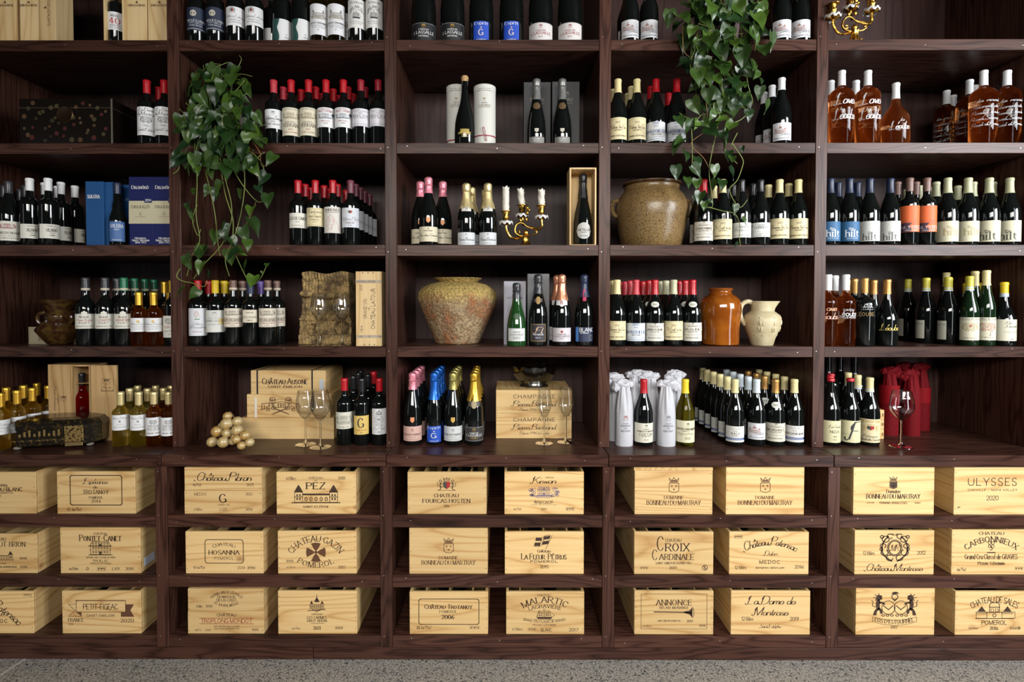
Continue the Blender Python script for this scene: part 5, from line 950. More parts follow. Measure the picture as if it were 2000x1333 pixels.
# ------------------------------------------------------------------ wooden crates
TH = .011
def crate(label, rect, org, sc, zb, art, Yf=YL + .014, depth=.46, lid=False, inside=(), nails=(4, 4), stack=False, straps=None, name='wine_crate', div=(.2, .5, .8), group='pine wine crates', endgrain=False, mats=None):
    """rect and art are measured in an enlarged view with origin org and scale sc"""
    px = lambda x, y: (org[0] + x * sc, org[1] + y * sc)
    a0 = P(*px(rect[0], rect[1]), Yf); a1 = P(*px(rect[2], rect[3]), Yf)
    x0, x1 = a0.x, a1.x; H = a0.z - a1.z; W = x1 - x0; cx = (x0 + x1) / 2
    if not stack: H = a0.z - zb
    root = thing(name, label, 'crate', (cx, Yf, zb), 0, group)
    PF, PS = mats or (PINE, PINE_Y)
    fp = MB().box(-W / 2, W / 2, 0, TH, 0, H).build('front_panel', PF, root, bevel=.0012)
    top = H - (.010 if lid else 0)
    for s_ in (-1, 1): MB().box(min(s_ * W / 2, s_ * (W / 2 - TH)), max(s_ * W / 2, s_ * (W / 2 - TH)), TH, depth - TH, 0, top).build('side_panel', PS, root, bevel=.001)
    MB().box(-W / 2, W / 2, depth - TH, depth, 0, H).build('back_panel', PF, root, bevel=.001)
    MB().box(-W / 2 + TH, W / 2 - TH, TH, depth - TH, 0, .008).build('base_panel', PS, root)
    if lid: MB().box(-W / 2 + (0 if lid == 1 else -.004), W / 2, TH if lid == 1 else -.003, depth, top, H + (0 if lid == 1 else .004)).build('lid', PS, root, bevel=.001)
    elif div:
        for f in div: MB().box(-W / 2 + W * f - .003, -W / 2 + W * f + .003, TH, depth - TH, .03, H - .012).build('divider', PS, root)
    if nails:
        nb = MB()
        for s_ in (-1, 1):
            for k in range(nails[0]):
                z = H * (.13 + .74 * k / max(nails[0] - 1, 1)) + random.uniform(-.004, .004); x = s_ * (W / 2 - .0065)
                nb.add([(x + .0018 * math.cos(q * R(60)), -.0004, z + .0018 * math.sin(q * R(60))) for q in range(6)], [tuple(range(6))])
        n_ = nb.build('nails', paint((.05, .035, .025), .5), root); n_['kind'] = 'stuff'
    W_px = (rect[2] - rect[0])
    T = lambda x, y: (-W / 2 + (x - rect[0]) * W / W_px, -.0006, H - (y - rect[1]) * H / (rect[3] - rect[1]))
    if art:
        a = Art(T); art(a); a.build('lettering', fp)
    if straps:
        for f in straps:
            MB().box(-W / 2 + f * W - .0035, -W / 2 + f * W + .0035, -.0009, depth + .0009, -.0004 if stack else .0003, H + .0009).build('strap', paint((.02, .02, .02), .4), root)
    for (fx, colr) in inside:       # bottles lying in the crate, label up
        xb = cx - W / 2 + fx * W
        b_ = thing('wine_bottle', '%s bottle lying %s in the %s' % ({'w': 'white-labelled', 'd': 'dark', 'g': 'green-labelled'}[colr], 'to the left' if fx < .45 else ('midway' if fx < .55 else 'to the right'), label), 'bottle', (xb, Yf + .05, zb + H - .052), 0, 'bottles lying in open crates')
        q = b_['label'].split(); b_['label'] = ' '.join(q[:16])
        pr = shape_profile('bdx', .293, .0378)
        tr = lambda p, a, r: (p[0], .30 - p[2], p[1])
        MB().lathe(pr, 18, tr).build('glass_body', GL['dark'], b_, True)
        if colr != 'd':
            mb = MB(); vs = []
            for y in (.12, .255):
                for k in range(9):
                    a_ = R(20 + 140 * k / 8); vs.append((.0384 * math.cos(a_), y, .0384 * math.sin(a_)))
            mb.add(vs, [(k, k + 1, 10 + k, 9 + k) for k in range(8)]); mb.build('label', paint((.55, .6, .62) if colr == 'w' else (.4, .5, .36), .5), b_, True)
    return root, W, H
ORG = {1: (0, 890), 2: (310, 890), 3: (740, 890), 4: (1170, 890), 5: (1600, 890)}; SCL = .3323
def LC(bay, row_, label, rect, art, **k):
    return crate(label, rect, ORG[bay], SCL, (L1, L2, L3)[row_ - 1], art, **k)
def stamp(a, x0, y0, x1, y1):
    a.rect(x0, y0, x1, y1, 1.2)
    for k in range(5): a.fill(x0 + (x1 - x0) * (.1 + .17 * k), y0 + (y1 - y0) * .25, x0 + (x1 - x0) * (.2 + .17 * k), y0 + (y1 - y0) * (.55 if k % 2 else .8))
BRN = paint((.11, .045, .02), .6); DBL = paint((.10, .09, .22), .6)
def bonneau(x, y, crest_h=90, shield_w=56):
    def f(a):
        em_crest(a, x, y - 100 + 45, shield_w, crest_h, BRN); a.text('DOMAINE', x, y + 18, 18, 'serif', 115, ink=BRN); a.text('BONNEAU DU MARTRAY', x, y + 48, 25, 'serif', 318, ink=BRN)
    return f
# bay 1
def A(a):
    a.text('Château', 46, 173, 17, 'sans', align='r', w=95, bold=1.2); a.text('DU BLANC', 135, 199, 20, 'sans', align='r', w=150, bold=1.3); a.text('Saint-Emilion Grand Cru', 78, 218, 13, 'sans', align='r', w=190); a.text('2010', 6, 238, 13, 'sans', align='r')
LC(1, 1, 'pine crate cut by left edge, bold lettering beside two large knots', (-248, 98, 213, 343), A, div=None)
def A(a):
    a.rrect(412, 118, 718, 293, 12, 5); a.text('Espérance', 562, 153, 30, 'script', 140); a.text('de', 563, 187, 16, 'serif'); a.text('TROTANOY', 563, 216, 24, 'serif', 155); a.text('POMEROL', 565, 249, 15, 'serif', 84); a.text('2014', 565, 271, 16, 'serif'); a.text('6x75cl', 448, 319, 17, 'sans', 56); a.ring(400, 319, 7, 7, 3)
LC(1, 1, 'pine crate with framed lettering of five lines, top left of cabinet', (333, 95, 797, 345), A, div=None)
def A(a):
    a.text('CHATEAU', 40, 492, 19, 'serif', 110, align='r'); a.text('HAUT-BRION', 155, 523, 27, 'serif', 205, align='r'); em_castle(a, 10, 590, 140, 55); a.text('ROUGE', 141, 606, 12, 'serif', 44); a.text('GRAND VIN DE BORDEAUX', 100, 658, 11, 'serif', 190, align='r'); a.text('2016', 141, 657, 13, 'serif'); a.text('PESSAC LEOGNAN', 38, 637, 6, 'serif', 90, align='r')
LC(1, 2, 'pine crate at left edge with small castle print and open top', (-243, 462, 220, 696), A, inside=((.80, 'w'),))
def A(a):
    a.text('CHATEAU', 592, 460, 12, 'serif', 82); a.text('Pontet-Canet', 592, 485, 36, 'caps', 250); em_house(a, 590, 547, 140, 84); a.text('GRAND CRU CLASSE EN 1855', 592, 601, 10, 'sans', 175); a.text('PAUILLAC', 592, 621, 15, 'sans', 92, bold=.8); a.text('PRODUCE OF FRANCE', 592, 637, 8, 'sans', 125)
    a.text('6x750ml', 430, 668, 14, 'sans', 54); a.ring(512, 668, 7, 7, 3); stamp(a, 570, 657, 620, 679); a.text('L101', 682, 668, 14, 'sans', 46); a.text('2010', 763, 668, 15, 'sans', 48)
r_, W_, H_ = LC(1, 2, 'pine crate printed with a three-storey manor house and white side sticker', (352, 425, 828, 696), A, lid=1)
MB().box(W_ / 2 + .0003, W_ / 2 + .0009, .02, .09, .02, .055).build('sticker', paint((.62, .66, .75), .5), r_)
def A(a):
    a.text('Château Potensac', -40, 870, 52, 'script', 400, rot=.36, arc=420); a.text('2012', 166, 820, 14, 'serif'); a.text('Delon', 22, 930, 24, 'script', 75, align='r'); a.text('MEDOC', 50, 973, 19, 'wide', 130, align='r', bold=1.2)
LC(1, 3, 'pine crate at left edge with sloping script, on lowest shelf', (-265, 800, 200, 1046), A, inside=((.62, 'w'), (.8, 'd')))
def A(a):
    a.text('PETIT-FIGEAC', 592, 889, 30, 'sans', 208); a.rect(447, 852, 740, 921, 3, BRN)
    for k in range(36): a.disc(452 + k * 8, 855, 2.6, ink=BRN, n=6)
    a.poly([(740, 875), (790, 875), (768, 910), (790, 948), (712, 948), (712, 921), (740, 921)], BRN); a.line([(447, 875), (402, 875), (440, 912), (402, 946), (478, 946)], 2.5, BRN); a.poly([(447, 921), (478, 921), (478, 946)], BRN)
    a.text('SAINT-EMILION', 592, 941, 14, 'wide', 168); a.text('FRANCE', 445, 968, 20, 'serif', 94); a.text('2020', 750, 970, 21, 'serif', 82); a.text('5/14', 415, 992, 9, 'sans')
LC(1, 3, 'pine crate printed with a ribbon banner, left bay, lowest shelf', (363, 798, 831, 1047), A, inside=((.3, 'd'), (.72, 'w')))
# bay 2
def A(a): a.text('Château Pibran', 380, 124, 44, 'script', 325); a.text('6x75cl', 225, 169, 15, 'serif', 50); a.text('2021', 538, 169, 16, 'serif', 44)
z0 = L1; r_, w_, hG = LC(2, 1, 'shallow pine crate with centred capital letter and pinkish knot', (150, 207, 607, 348), lambda a: (a.text('MEDOC', 247, 228, 16, 'sans', 76, bold=.8), a.text('G', 380, 254, 52, 'serif', 50), a.text('2020', 532, 228, 16, 'sans', 40, bold=.8), a.text('SEMEILLAN', 382, 293, 7, 'serif', 70), a.text('6 Blles', 231, 320, 15, 'sans', 50, bold=.8), a.text('LG20', 381, 320, 16, 'sans', 45, bold=.8), stamp(a, 514, 313, 551, 327)), lid=1, nails=(2, 2))
crate('shallow pine crate with flowing script, stacked on a lettered crate', (150, 68, 605, 203), ORG[2], SCL, z0 + hG + .001, A, stack=True, lid=1, nails=(2, 2))
def A(a):
    a.text('6 Blles', 780, 136, 18, 'serif', 60); a.text('CHÂTEAU', 925, 133, 12, 'serif', 88); a.text('DE', 925, 148, 8, 'serif'); a.text('PEZ', 925, 181, 38, 'serif', 116, bold=1.2); a.text('2018', 1077, 134, 18, 'serif', 46); em_castle(a, 925, 228, 272, 112); a.text('SAINT-ESTÈPHE', 925, 306, 12, 'serif', 155, bold=1.2)
LC(2, 1, 'pine crate printed with a long castle between two pointed towers', (691, 97, 1160, 350), A, inside=((.62, 'd'), (.78, 'w')))
def A(a):
    a.rrect(272, 497, 498, 640, 16, 4); a.text('CHATEAU', 385, 524, 17, 'serif', 140, arc=150); a.text('HOSANNA', 386, 575, 25, 'serif', 185, bold=1.15); a.text('POMEROL', 386, 611, 14, 'wide', 120); a.ring(210, 666, 6, 6, 3); a.text('6x75cl', 247, 666, 15, 'sans', 48); a.text('2014', 485, 667, 16, 'sans', 47, bold=.8); stamp(a, 523, 659, 566, 676)
LC(2, 2, 'pine crate with swirling grain and rounded lettering frame', (156, 448, 616, 703), A, inside=((.4, 'd'),), div=(.35, .7))
def A(a):
    a.text('CHATEAU GAZIN', 925, 490, 36, 'serif', 365, arc=185, bold=.9)
    for k in range(4):
        c, s_ = math.cos(R(90 * k)), math.sin(R(90 * k)); q = lambda x, y: (924 + x * c - y * s_, 573 + x * s_ + y * c)
        a.poly([q(0, -6), q(14, -22), q(22, -40), q(30, -52), q(14, -57), q(0, -58), q(-14, -57), q(-30, -52), q(-22, -40), q(-14, -22)], BRN)
    a.disc(924, 573, 9, ink=BRN); a.text('POMEROL', 925, 650, 30, 'serif', 220, arc=-190, bold=.9); a.text('2017', 1078, 663, 17, 'serif', 44); stamp(a, 750, 619, 790, 634); a.text('6x750 ml', 776, 664, 8, 'sans', 52)
LC(2, 2, 'pine crate printed with a broad-armed cross between two lettering arcs', (699, 445, 1163, 703), A, inside=((.35, 'd'), (.7, 'd')))
r_, w_, hT = LC(2, 3, 'shallow pine crate with red lettering between two rules', (170, 916, 620, 1053), lambda a: (a.text('CHÂTEAU', 400, 940, 17, 'sans', 115), a.text('TROPLONG MONDOT', 400, 975, 22, 'sans', 304, ink=paint((.28, .04, .02))), a.line([(240, 958), (556, 958)], 3, paint((.28, .04, .02))), a.line([(240, 992), (556, 992)], 3, paint((.28, .04, .02))), a.text('1ER GRAND CRU CLASSÉ', 400, 1008, 8, 'sans', 150), a.text('SAINT-EMILION GRAND CRU', 400, 1023, 7, 'sans', 150), a.text('6x75 cl', 232, 1030, 10, 'sans', 38), a.text('L2020', 290, 1030, 10, 'sans', 36), stamp(a, 550, 1021, 585, 1034)), lid=1, nails=(2, 2))
crate('shallow pine crate with round four-line lettering, stacked above red lettered crate', (170, 780, 617, 912), ORG[2], SCL, L3 + hT + .001, lambda a: (a.text('GRAND VIN DE LÉOVILLE', 400, 800, 14, 'serif', 205, arc=150), a.text('DU MARQUIS', 400, 828, 15, 'serif', 108), a.text('DE LAS CASES', 400, 848, 15, 'serif', 118), a.text('ST JULIEN, MÉDOC', 400, 880, 14, 'serif', 150, arc=-150), a.text('6 blles', 240, 884, 14, 'serif', 40), stamp(a, 277, 877, 314, 891)), stack=True, lid=1, nails=(2, 2))
def A(a):
    em_towers(a, 930, 868, 82, 100); a.text('CHÂTEAU', 931, 934, 10, 'serif', 68); a.text('LES CARMES', 931, 953, 15, 'serif', 117); a.text('HAUT-BRION', 931, 972, 15, 'serif', 117); a.line([(895, 988), (970, 988)], 2); a.text('2021', 931, 1016, 18, 'serif', 46, bold=1.2); stamp(a, 1038, 1007, 1082, 1022); a.text('6x75cl', 807, 1018, 10, 'sans', 46)
LC(2, 3, 'pine crate printed with a small spired pavilion, lowest shelf', (700, 797, 1166, 1051), A, inside=((.3, 'd'), (.62, 'w')))
# bay 3
LC(3, 1, 'pine crate with red and black shield held by lions', (168, 98, 632, 351), lambda a: (em_lions(a, 398, 172, 118, 80), a.text('CHATEAU', 398, 239, 20, 'serif', 148, bold=1.2), a.text('FOURCAS HOSTEN', 398, 271, 23, 'serif', 283, bold=1.2), a.text('2016', 398, 302, 15, 'serif', 34)), inside=((.48, 'w'), (.75, 'd')))
LC(3, 1, 'pine crate printed with blue country house and script name', (738, 97, 1204, 351), lambda a: (a.text('Kirwan', 968, 148, 36, 'script', 140), a.text('CHÂTEAU', 1003, 131, 8, 'serif', 52), em_oval_view(a, 970, 217, 180, 74, DBL), a.text('MARGAUX', 970, 281, 17, 'serif', 110, arc=-260), a.text('GRAND CRU CLASSE EN 1855', 970, 295, 5, 'serif', 155), a.text('6x75cl', 815, 320, 11, 'sans', 46), a.text('2019', 970, 320, 12, 'serif', 34), stamp(a, 1101, 309, 1148, 328)), inside=((.4, 'd'),))
LC(3, 2, 'closed pine crate with crowned shield, middle shelf, third bay', (178, 428, 639, 705), bonneau(410, 588), lid=1, nails=(3, 3))
LC(3, 2, 'pine crate printed with a waving flag', (740, 449, 1204, 705), lambda a: (em_flag(a, 968, 512, 105, 82), a.text('Château', 971, 566, 16, 'caps', 78, bold=1.2), a.text('La Fleur-Pétrus', 971, 598, 34, 'caps', 268), a.text('POMEROL', 973, 629, 13, 'wide', 165, bold=1.5), a.text('2015', 973, 661, 17, 'sans', 50)), inside=((.42, 'g'),))
LC(3, 3, 'pine crate with rounded frame and large bold year', (180, 802, 641, 1054), lambda a: (a.rrect(235, 845, 588, 996, 12, 4), a.text('Château Trotanoy', 409, 890, 25, 'caps', 282, bold=1.1), a.text('POMEROL', 409, 920, 14, 'serif', 105), a.text('2006', 407, 952, 22, 'serif', 75, bold=1.5), a.ring(231, 1016, 7, 7, 4), a.text('6x75cl', 277, 1016, 16, 'sans', 62), stamp(a, 535, 1006, 593, 1022)), inside=((.40, 'w'), (.6, 'w')))
LC(3, 3, 'pine crate printed with a sailing ship under arched lettering', (748, 802, 1206, 1054), lambda a: (a.text('CHATEAU', 972, 822, 11, 'serif', 82), a.text('MALARTIC', 978, 848, 34, 'serif', 285, arc=270), a.text('LAGRAVIÈRE', 978, 887, 21, 'serif', 200, arc=300), em_ship(a, 972, 935, 122, 66), a.text('GRAND CRU CLASSÉ DE GRAVES', 973, 978, 14, 'sans', 252, arc=-560), a.text('PESSAC-LÉOGNAN', 973, 998, 9, 'serif', 135), a.text('6 Blles', 815, 1023, 16, 'sans', 62, bold=.8), stamp(a, 878, 1017, 924, 1031), a.text('BLANC', 985, 1027, 17, 'sans', 65, bold=.9), a.text('2017', 1145, 1027, 18, 'sans', 56, bold=.9)), div=(.18,), lid=0, inside=((.6, 'd'),))
# bay 4
LC(4, 1, 'closed pine crate with crowned shield, left one of fourth bay', (210, 75, 666, 346), bonneau(440, 229, 88), lid=2, nails=(3, 3))
LC(4, 1, 'closed pine crate with crowned shield and wavy grain, right in fourth bay', (747, 65, 1204, 344), bonneau(977, 227, 88), lid=1, nails=(3, 3))
LC(4, 2, 'pine crate with two tall initial letters and a knot', (207, 450, 671, 704), lambda a: (a.text('C', 363, 520, 86, 'serif', 48, bold=.62), a.text('CHATEAU', 437, 500, 18, 'serif', 95), a.text('ROIX', 462, 542, 46, 'serif', 145), a.text('C', 330, 588, 62, 'serif', 36, bold=.68), a.text('ARDINALE', 458, 600, 34, 'serif', 205), a.text('SAINT-EMILION GRAND CRU', 438, 637, 13, 'serif', 210), a.text('2019', 436, 666, 16, 'serif', 46), stamp(a, 245, 659, 288, 673), a.ring(622, 664, 15, 15, 3), a.line([(614, 656), (630, 672)], 3), a.line([(622, 650), (622, 678)], 3)), inside=((.38, 'g'), (.62, 'd')), nails=None)
LC(4, 2, 'reddish pine crate with arched script and wide capitals', (766, 450, 1231, 701), lambda a: (a.text('Château Potensac', 1005, 505, 46, 'script', 330, arc=330), a.text('Delon', 1008, 577, 24, 'script', 75), a.text('MEDOC', 1006, 628, 18, 'wide', 125, bold=1.2), a.text('12 Blles', 834, 661, 18, 'sans', 68), a.text('domaines-delon.com', 1005, 661, 12, 'sans', 170), a.text('2016', 1176, 657, 18, 'sans', 54), stamp(a, 797, 468, 842, 488)), inside=((.35, 'w'), (.62, 'w')), nails=None)
def A(a):
    a.rect(248, 815, 633, 1020, 2); a.text('ANNONCE', 442, 865, 31, 'serif', 212); a.text('BÉLAIR-MONANGE', 442, 895, 14, 'serif', 172); a.line([(325, 920), (500, 922), (540, 926)], 6); a.poly([(500, 918), (530, 912), (548, 898), (548, 950), (530, 935), (500, 926)]); a.ring(548, 923, 9, 28, 3)
    a.text('SAINT-EMILION GRAND CRU', 412, 972, 9, 'serif', 137); a.text('2019', 534, 974, 15, 'serif', 38); a.text('6 x 750 ml', 283, 1002, 8, 'sans', 48); stamp(a, 590, 994, 625, 1006)
LC(4, 3, 'pine crate printed with a long trumpet inside a thin frame', (208, 797, 671, 1053), A, inside=((.35, 'w'), (.62, 'w')))
LC(4, 3, 'pine crate with two large script lines, lowest shelf, fourth bay', (776, 797, 1239, 1048), lambda a: (a.text('La Dame de', 1010, 852, 42, 'script', 280), a.text('Montrose', 1008, 916, 42, 'script', 200), a.text('12 Blles', 874, 957, 20, 'sans', 70), a.text('2019', 1148, 957, 20, 'sans', 52), a.text('Saint Estèphe', 1006, 999, 20, 'script', 122)), inside=((.35, 'w'),), nails=None)
# bay 5
LC(5, 1, 'closed pine crate with dark shield and knots, fifth bay', (203, 68, 674, 338), lambda a: (em_crest(a, 435, 157, 42, 68), a.poly([(417, 152), (455, 152), (455, 182), (436, 190), (417, 182)]), a.text('Domaine', 437, 206, 19, 'serif', 85), a.text('BONNEAU DU MARTRAY', 436, 234, 25, 'serif', 315), a.text('PERNAND-VERGELESSES', 437, 271, 12, 'sans', 163), a.text("COTE D'OR", 302, 271, 8, 'sans', 45), a.text('FRANCE', 578, 271, 8, 'sans', 37)), lid=1, nails=(3, 3))
LC(5, 1, 'closed pine crate with widely spaced capitals at right edge', (795, 65, 1257, 333), lambda a: (a.text('ULYSSES', 1022, 150, 40, 'wide', 295, bold=.75), a.text('OAKVILLE · NAPA VALLEY', 1020, 195, 11, 'wide', 290), a.text('2020', 1020, 240, 24, 'sans', 72, bold=.9), a.text('MP', 826, 292, 8, 'sans')), lid=1, nails=(3, 3))
LC(5, 2, 'pine crate printed with scrollwork monogram over a script name', (210, 442, 673, 691), lambda a: (em_ornate(a, 443, 537, 178, 165), a.text('12 Blles', 293, 570, 19, 'sans', 68), a.text('2012', 599, 568, 19, 'sans', 50), a.text('Château Montrose', 440, 652, 36, 'script', 330)), inside=((.35, 'w'), (.7, 'd')), nails=None)
LC(5, 2, 'pine crate with high arched capitals and flower emblem at right edge', (781, 437, 1246, 689), lambda a: (a.text('CHATEAU', 1012, 457, 17, 'serif', 150, bold=1.2), a.text('CARBONNIEUX', 1012, 490, 30, 'serif', 330, arc=260, bold=1.1), [a.ring(1010 + 13 * math.cos(R(90 * k + 45)), 521 + 13 * math.sin(R(90 * k + 45)), 8, 8, 3) for k in range(4)], a.line([(1003, 530), (1018, 545), (1003, 552)], 4, None, True), a.line([(990, 565), (1033, 565)], 6), a.text('Grand Cru Classé de GRAVES', 1012, 588, 27, 'serif', 310), a.text('Pessac-Léognan', 1012, 625, 17, 'caps', 155, bold=1.3), a.text('6x75cl', 840, 660, 17, 'sans', 54), stamp(a, 1152, 645, 1196, 662)))
def A(a):
    em_arms(a, 443, 872, 258, 145); a.text("COS D'ESTOURNEL", 443, 970, 22, 'serif', 232, arc=-420); a.text('2017', 442, 1000, 15, 'serif', 42)
    a.line([(315, 942), (315, 968), (380, 985), (443, 990), (508, 985), (572, 968), (572, 942)], 2); a.line([(315, 942), (380, 958), (443, 961), (508, 958), (572, 942)], 2)
LC(5, 3, 'closed pine crate printed with a coat of arms above a banner', (217, 770, 676, 1043), A, lid=1)
LC(5, 3, 'pine crate with domed gatehouse print at right edge, bottles inside', (801, 800, 1262, 1033), lambda a: (a.text('CHATEAU DE SALES', 1030, 842, 30, 'sans', 290, arc=280), em_chateau(a, 1030, 902, 220, 90), a.text('POMEROL', 1030, 966, 22, 'sans', 148), a.text('2016', 1030, 997, 17, 'serif', 50, bold=1.3), a.text('12x750ml', 908, 997, 9, 'sans', 55), stamp(a, 1122, 989, 1162, 1003), a.ring(1174, 995, 6, 6, 4)), inside=((.25, 'd'), (.5, 'd'), (.75, 'd')), div=None)
# ---- crates standing on the counter
O2, K2 = (340, 690), .22
zb = CT
_, _, h1 = crate('plain pine crate, lowest of the counter stack behind wine glasses', (590, 575, 1420, 765), O2, K2, zb, None, Yf=.135, depth=.30, lid=1, nails=None, group='crates stacked on the counter')
def A(a):
    pk = BRN
    a.text('PETRUS', 948, 463, 34, 'serif', 215, ink=pk, bold=1.3)
    for s_ in (-1, 1):
        a.line([(945 + s_ * 120, 445), (945 + s_ * 165, 450), (945 + s_ * 168, 500), (945 + s_ * 140, 495), (945 + s_ * 145, 460)], 6, pk); a.line([(945 + s_ * 125, 480), (945 + s_ * 95, 505), (945 + s_ * 125, 508), (945 + s_ * 118, 470)], 6, pk, True)
        a.line([(945 - s_ * 75, 545), (945 + s_ * 60, 492)], 6, pk); a.line([(945 - s_ * 65, 535), (945 + s_ * 68, 482)], 3, pk); a.ring(945 + s_ * 62, 488, 20, 15, 5, pk)
        a.ring(945 + s_ * 72, 410, 24, 16, 6, pk); a.ring(945 + s_ * 68, 428, 30, 12, 4, pk); a.ring(945 + s_ * 80, 415, 12, 8, 4, pk)
    a.line([(825, 440), (885, 445), (945, 432), (1005, 445), (1065, 440)], 4, pk, True); a.line([(825, 495), (945, 482), (1065, 495)], 4, pk, True); a.line([(890, 412), (945, 408), (1000, 412)], 3, pk)
    a.rect(1105, 520, 1160, 538, 2, pk)
_, _, h2 = crate('middle counter crate with winged key emblem and pale strap', (645, 367, 1385, 572), O2, K2, zb + h1 + .0006, A, Yf=.14, depth=.30, stack=True, lid=1, nails=(3, 3), group='crates stacked on the counter')
r2 = _
def A(a): a.text('Château Ausone', 985, 247, 50, 'caps', 408, bold=1.1); a.text('SAINT-ÉMILION', 985, 296, 19, 'serif', 308, bold=1.6)
r3, w3, h3 = crate('top counter crate tied with two black straps', (680, 152, 1345, 362), O2, K2, zb + h1 + h2 + .0012, A, Yf=.145, depth=.27, stack=True, lid=1, nails=(1, 1), straps=(.088, .822), group='crates stacked on the counter')
MB().box(w3 / 2 - .028, w3 / 2 - .008, -.0012, -.0004, h3 * .18, h3 * .62).build('sticker', paint((.42, .45, .48), .5), r3)
for o in bpy.data.objects:
    if o.get('label', '').startswith('middle counter crate'): MB().box(-.158, -.147, -.0012, -.0003, 0, .094).build('strap', paint((.66, .60, .52), .5), o)
O3, K3 = (750, 690), .225
def champ(y):
    def A(a): a.text('CHAMPAGNE', 1308, y, 29, 'wide', 372); a.text('Pierre Bertrand', 1300, y + 63, 42, 'script', 370); a.text('Depuis 1946 à Cuisles', 1305, y + 113, 22, 'script', 255)
    return A
_, _, h4 = crate('lower pine crate with champagne script, behind stemmed glasses', (972, 522, 1628, 738), O3, K3, zb, champ(577), Yf=.15, depth=.30, nails=(2, 2), lid=1, group='crates stacked on the counter')
r5, _, h5 = crate('upper reddish pine crate with champagne script, under the glass bowl', (972, 322, 1628, 521), O3, K3, zb + h4 + .0006, champ(377), Yf=.15, depth=.30, stack=True, nails=(1, 1), lid=1, group='crates stacked on the counter')
BOWLZ = zb + h4 + h5 + .0006
# ------------------------------------------------------------------ gift boxes
def gbox(name, label, cat, u0, u1, v0, zb, Yf, depth, m, parts='body', art=None, org=None, sc=1, bevel=.001, group=None, vb=None):
    vb = vb if vb is not None else v0 + 60
    a = P(u0, v0, Yf); b = P(u1, v0, Yf); W = b.x - a.x; H = a.z - zb
    root = thing(name, label, cat, ((a.x + b.x) / 2, Yf, zb), 0, group)
    body = MB().box(-W / 2, W / 2, 0, depth, 0, H).build(parts, m, root, bevel=bevel)
    if art:
        def T(x, y):
            q = P(org[0] + x * sc, org[1] + y * sc, Yf); return (q.x - root.location.x, -.0006, q.z - zb)
        A_ = Art(T); art(A_); A_.build('lettering', body)
    return root, W, H
def bird(a, x, y, s): a.poly([(x - 14 * s, y), (x - 2 * s, y - 10 * s), (x + 8 * s, y - 16 * s), (x + 4 * s, y - 4 * s), (x + 15 * s, y + 6 * s), (x - 4 * s, y + 6 * s)])
K1 = 400 / 1839.0
def noval(cx): return lambda a: (bird(a, cx, 22, 1), a.text('QUINTA DO NOVAL', cx, 48, 20, 'serif', 160))
gbox('port_box', 'tall pine port box cut by left edge, top shelf', 'box', -20, 28, -85, S1, .03, .10, PINE_V, 'body', noval(45), (0, 0), K1, group='pine port boxes on the top shelf')
gbox('port_box', 'tall pine port box with printed front, second from left, top shelf', 'box', 36.5, 74.5, -85, S1, .03, .10, PINE_V, 'body', noval(258), (0, 0), K1, group='pine port boxes on the top shelf')
gbox('port_box', 'tall pine port box with lettering running upward, top shelf', 'box', 75, 106.5, -85, S1, .025, .10, PINE_V, 'body', lambda a: (a.text('QUINTA DO NOVAL', 440, 100, 22, 'serif', 265, rot=-math.pi / 2), bird(a, 408, 70, 1)), (0, 0), K1, group='pine port boxes on the top shelf')
gbox('port_box', 'tall pine port box beside the open box, top shelf', 'box', 240.5, 285, -85, S1, .03, .10, PINE_V, 'body', noval(1228), (0, 0), K1, group='pine port boxes on the top shelf')
gbox('port_box', 'tall pine port box next to the upright, top shelf, first bay', 'box', 287, 324.5, -85, S1, .03, .10, PINE_V, 'body', noval(1432), (0, 0), K1, group='pine port boxes on the top shelf')
def openbox(label, u0, u1, v0, zb, Yf, depth, m, t=.008, group=None):
    a = P(u0, v0, Yf); b = P(u1, v0, Yf); W = b.x - a.x; H = a.z - zb
    r = thing('open_bottle_box', label, 'box', ((a.x + b.x) / 2, Yf, zb), 0, group)
    MB().box(-W / 2, -W / 2 + t, 0, depth, 0, H).build('side_panel', m, r, bevel=.0008); MB().box(W / 2 - t, W / 2, 0, depth, 0, H).build('side_panel', m, r, bevel=.0008)
    MB().box(-W / 2 + t, W / 2 - t, 0, depth, H - t, H).build('top_panel', m, r); MB().box(-W / 2 + t, W / 2 - t, 0, depth, 0, .002).build('base_panel', m, r)
    MB().box(-W / 2 + t, W / 2 - t, depth - t, depth, .002, H - t).build('back_panel', m, r)
    return r, W, H
openbox('open pine box holding a port bottle, top shelf', 200, 240, -85, S1, .03, .10, PINE_V, group='pine port boxes on the top shelf')
# blue boxes of the third shelf
BOXBLUE = mat('blue_card', (.012, .066, .19), .55, spec=.3); NAVYC = mat('navy_card', (.006, .010, .075), .55, spec=.3)
r, W_, H_ = gbox('sherry_box', 'blue cardboard box with white lettering left of the sherry bottle', 'box', 166.5, 201, 354.5, S3, .035, .10, BOXBLUE, 'body', lambda a: (a.text('SOLERA', 916, 568, 28, 'serif', 122, ink=paint((.7, .7, .7)), bold=1.4), a.line([(856, 585), (978, 585)], 4, paint((.6, .6, .6))), a.text('EQUIPO NAVAZOS', 920, 996, 8, 'sans', 120, ink=paint((.05, .12, .28)))), (0, 270), .2)
MB().box(W_ / 2 + .0005, W_ / 2 + .035, .012, .10, 0, H_).build('curved_side', BOXBLUE, r, bevel=.001)
gbox('sherry_box', 'darker blue cardboard box standing behind the sherry bottle', 'box', 236, 252, 361, S3, .12, .09, BOXBLUE, 'body', lambda a: a.text('SOLERA', 1222, 600, 24, 'serif', 100, ink=paint((.25, .3, .4))), (0, 270), .2)
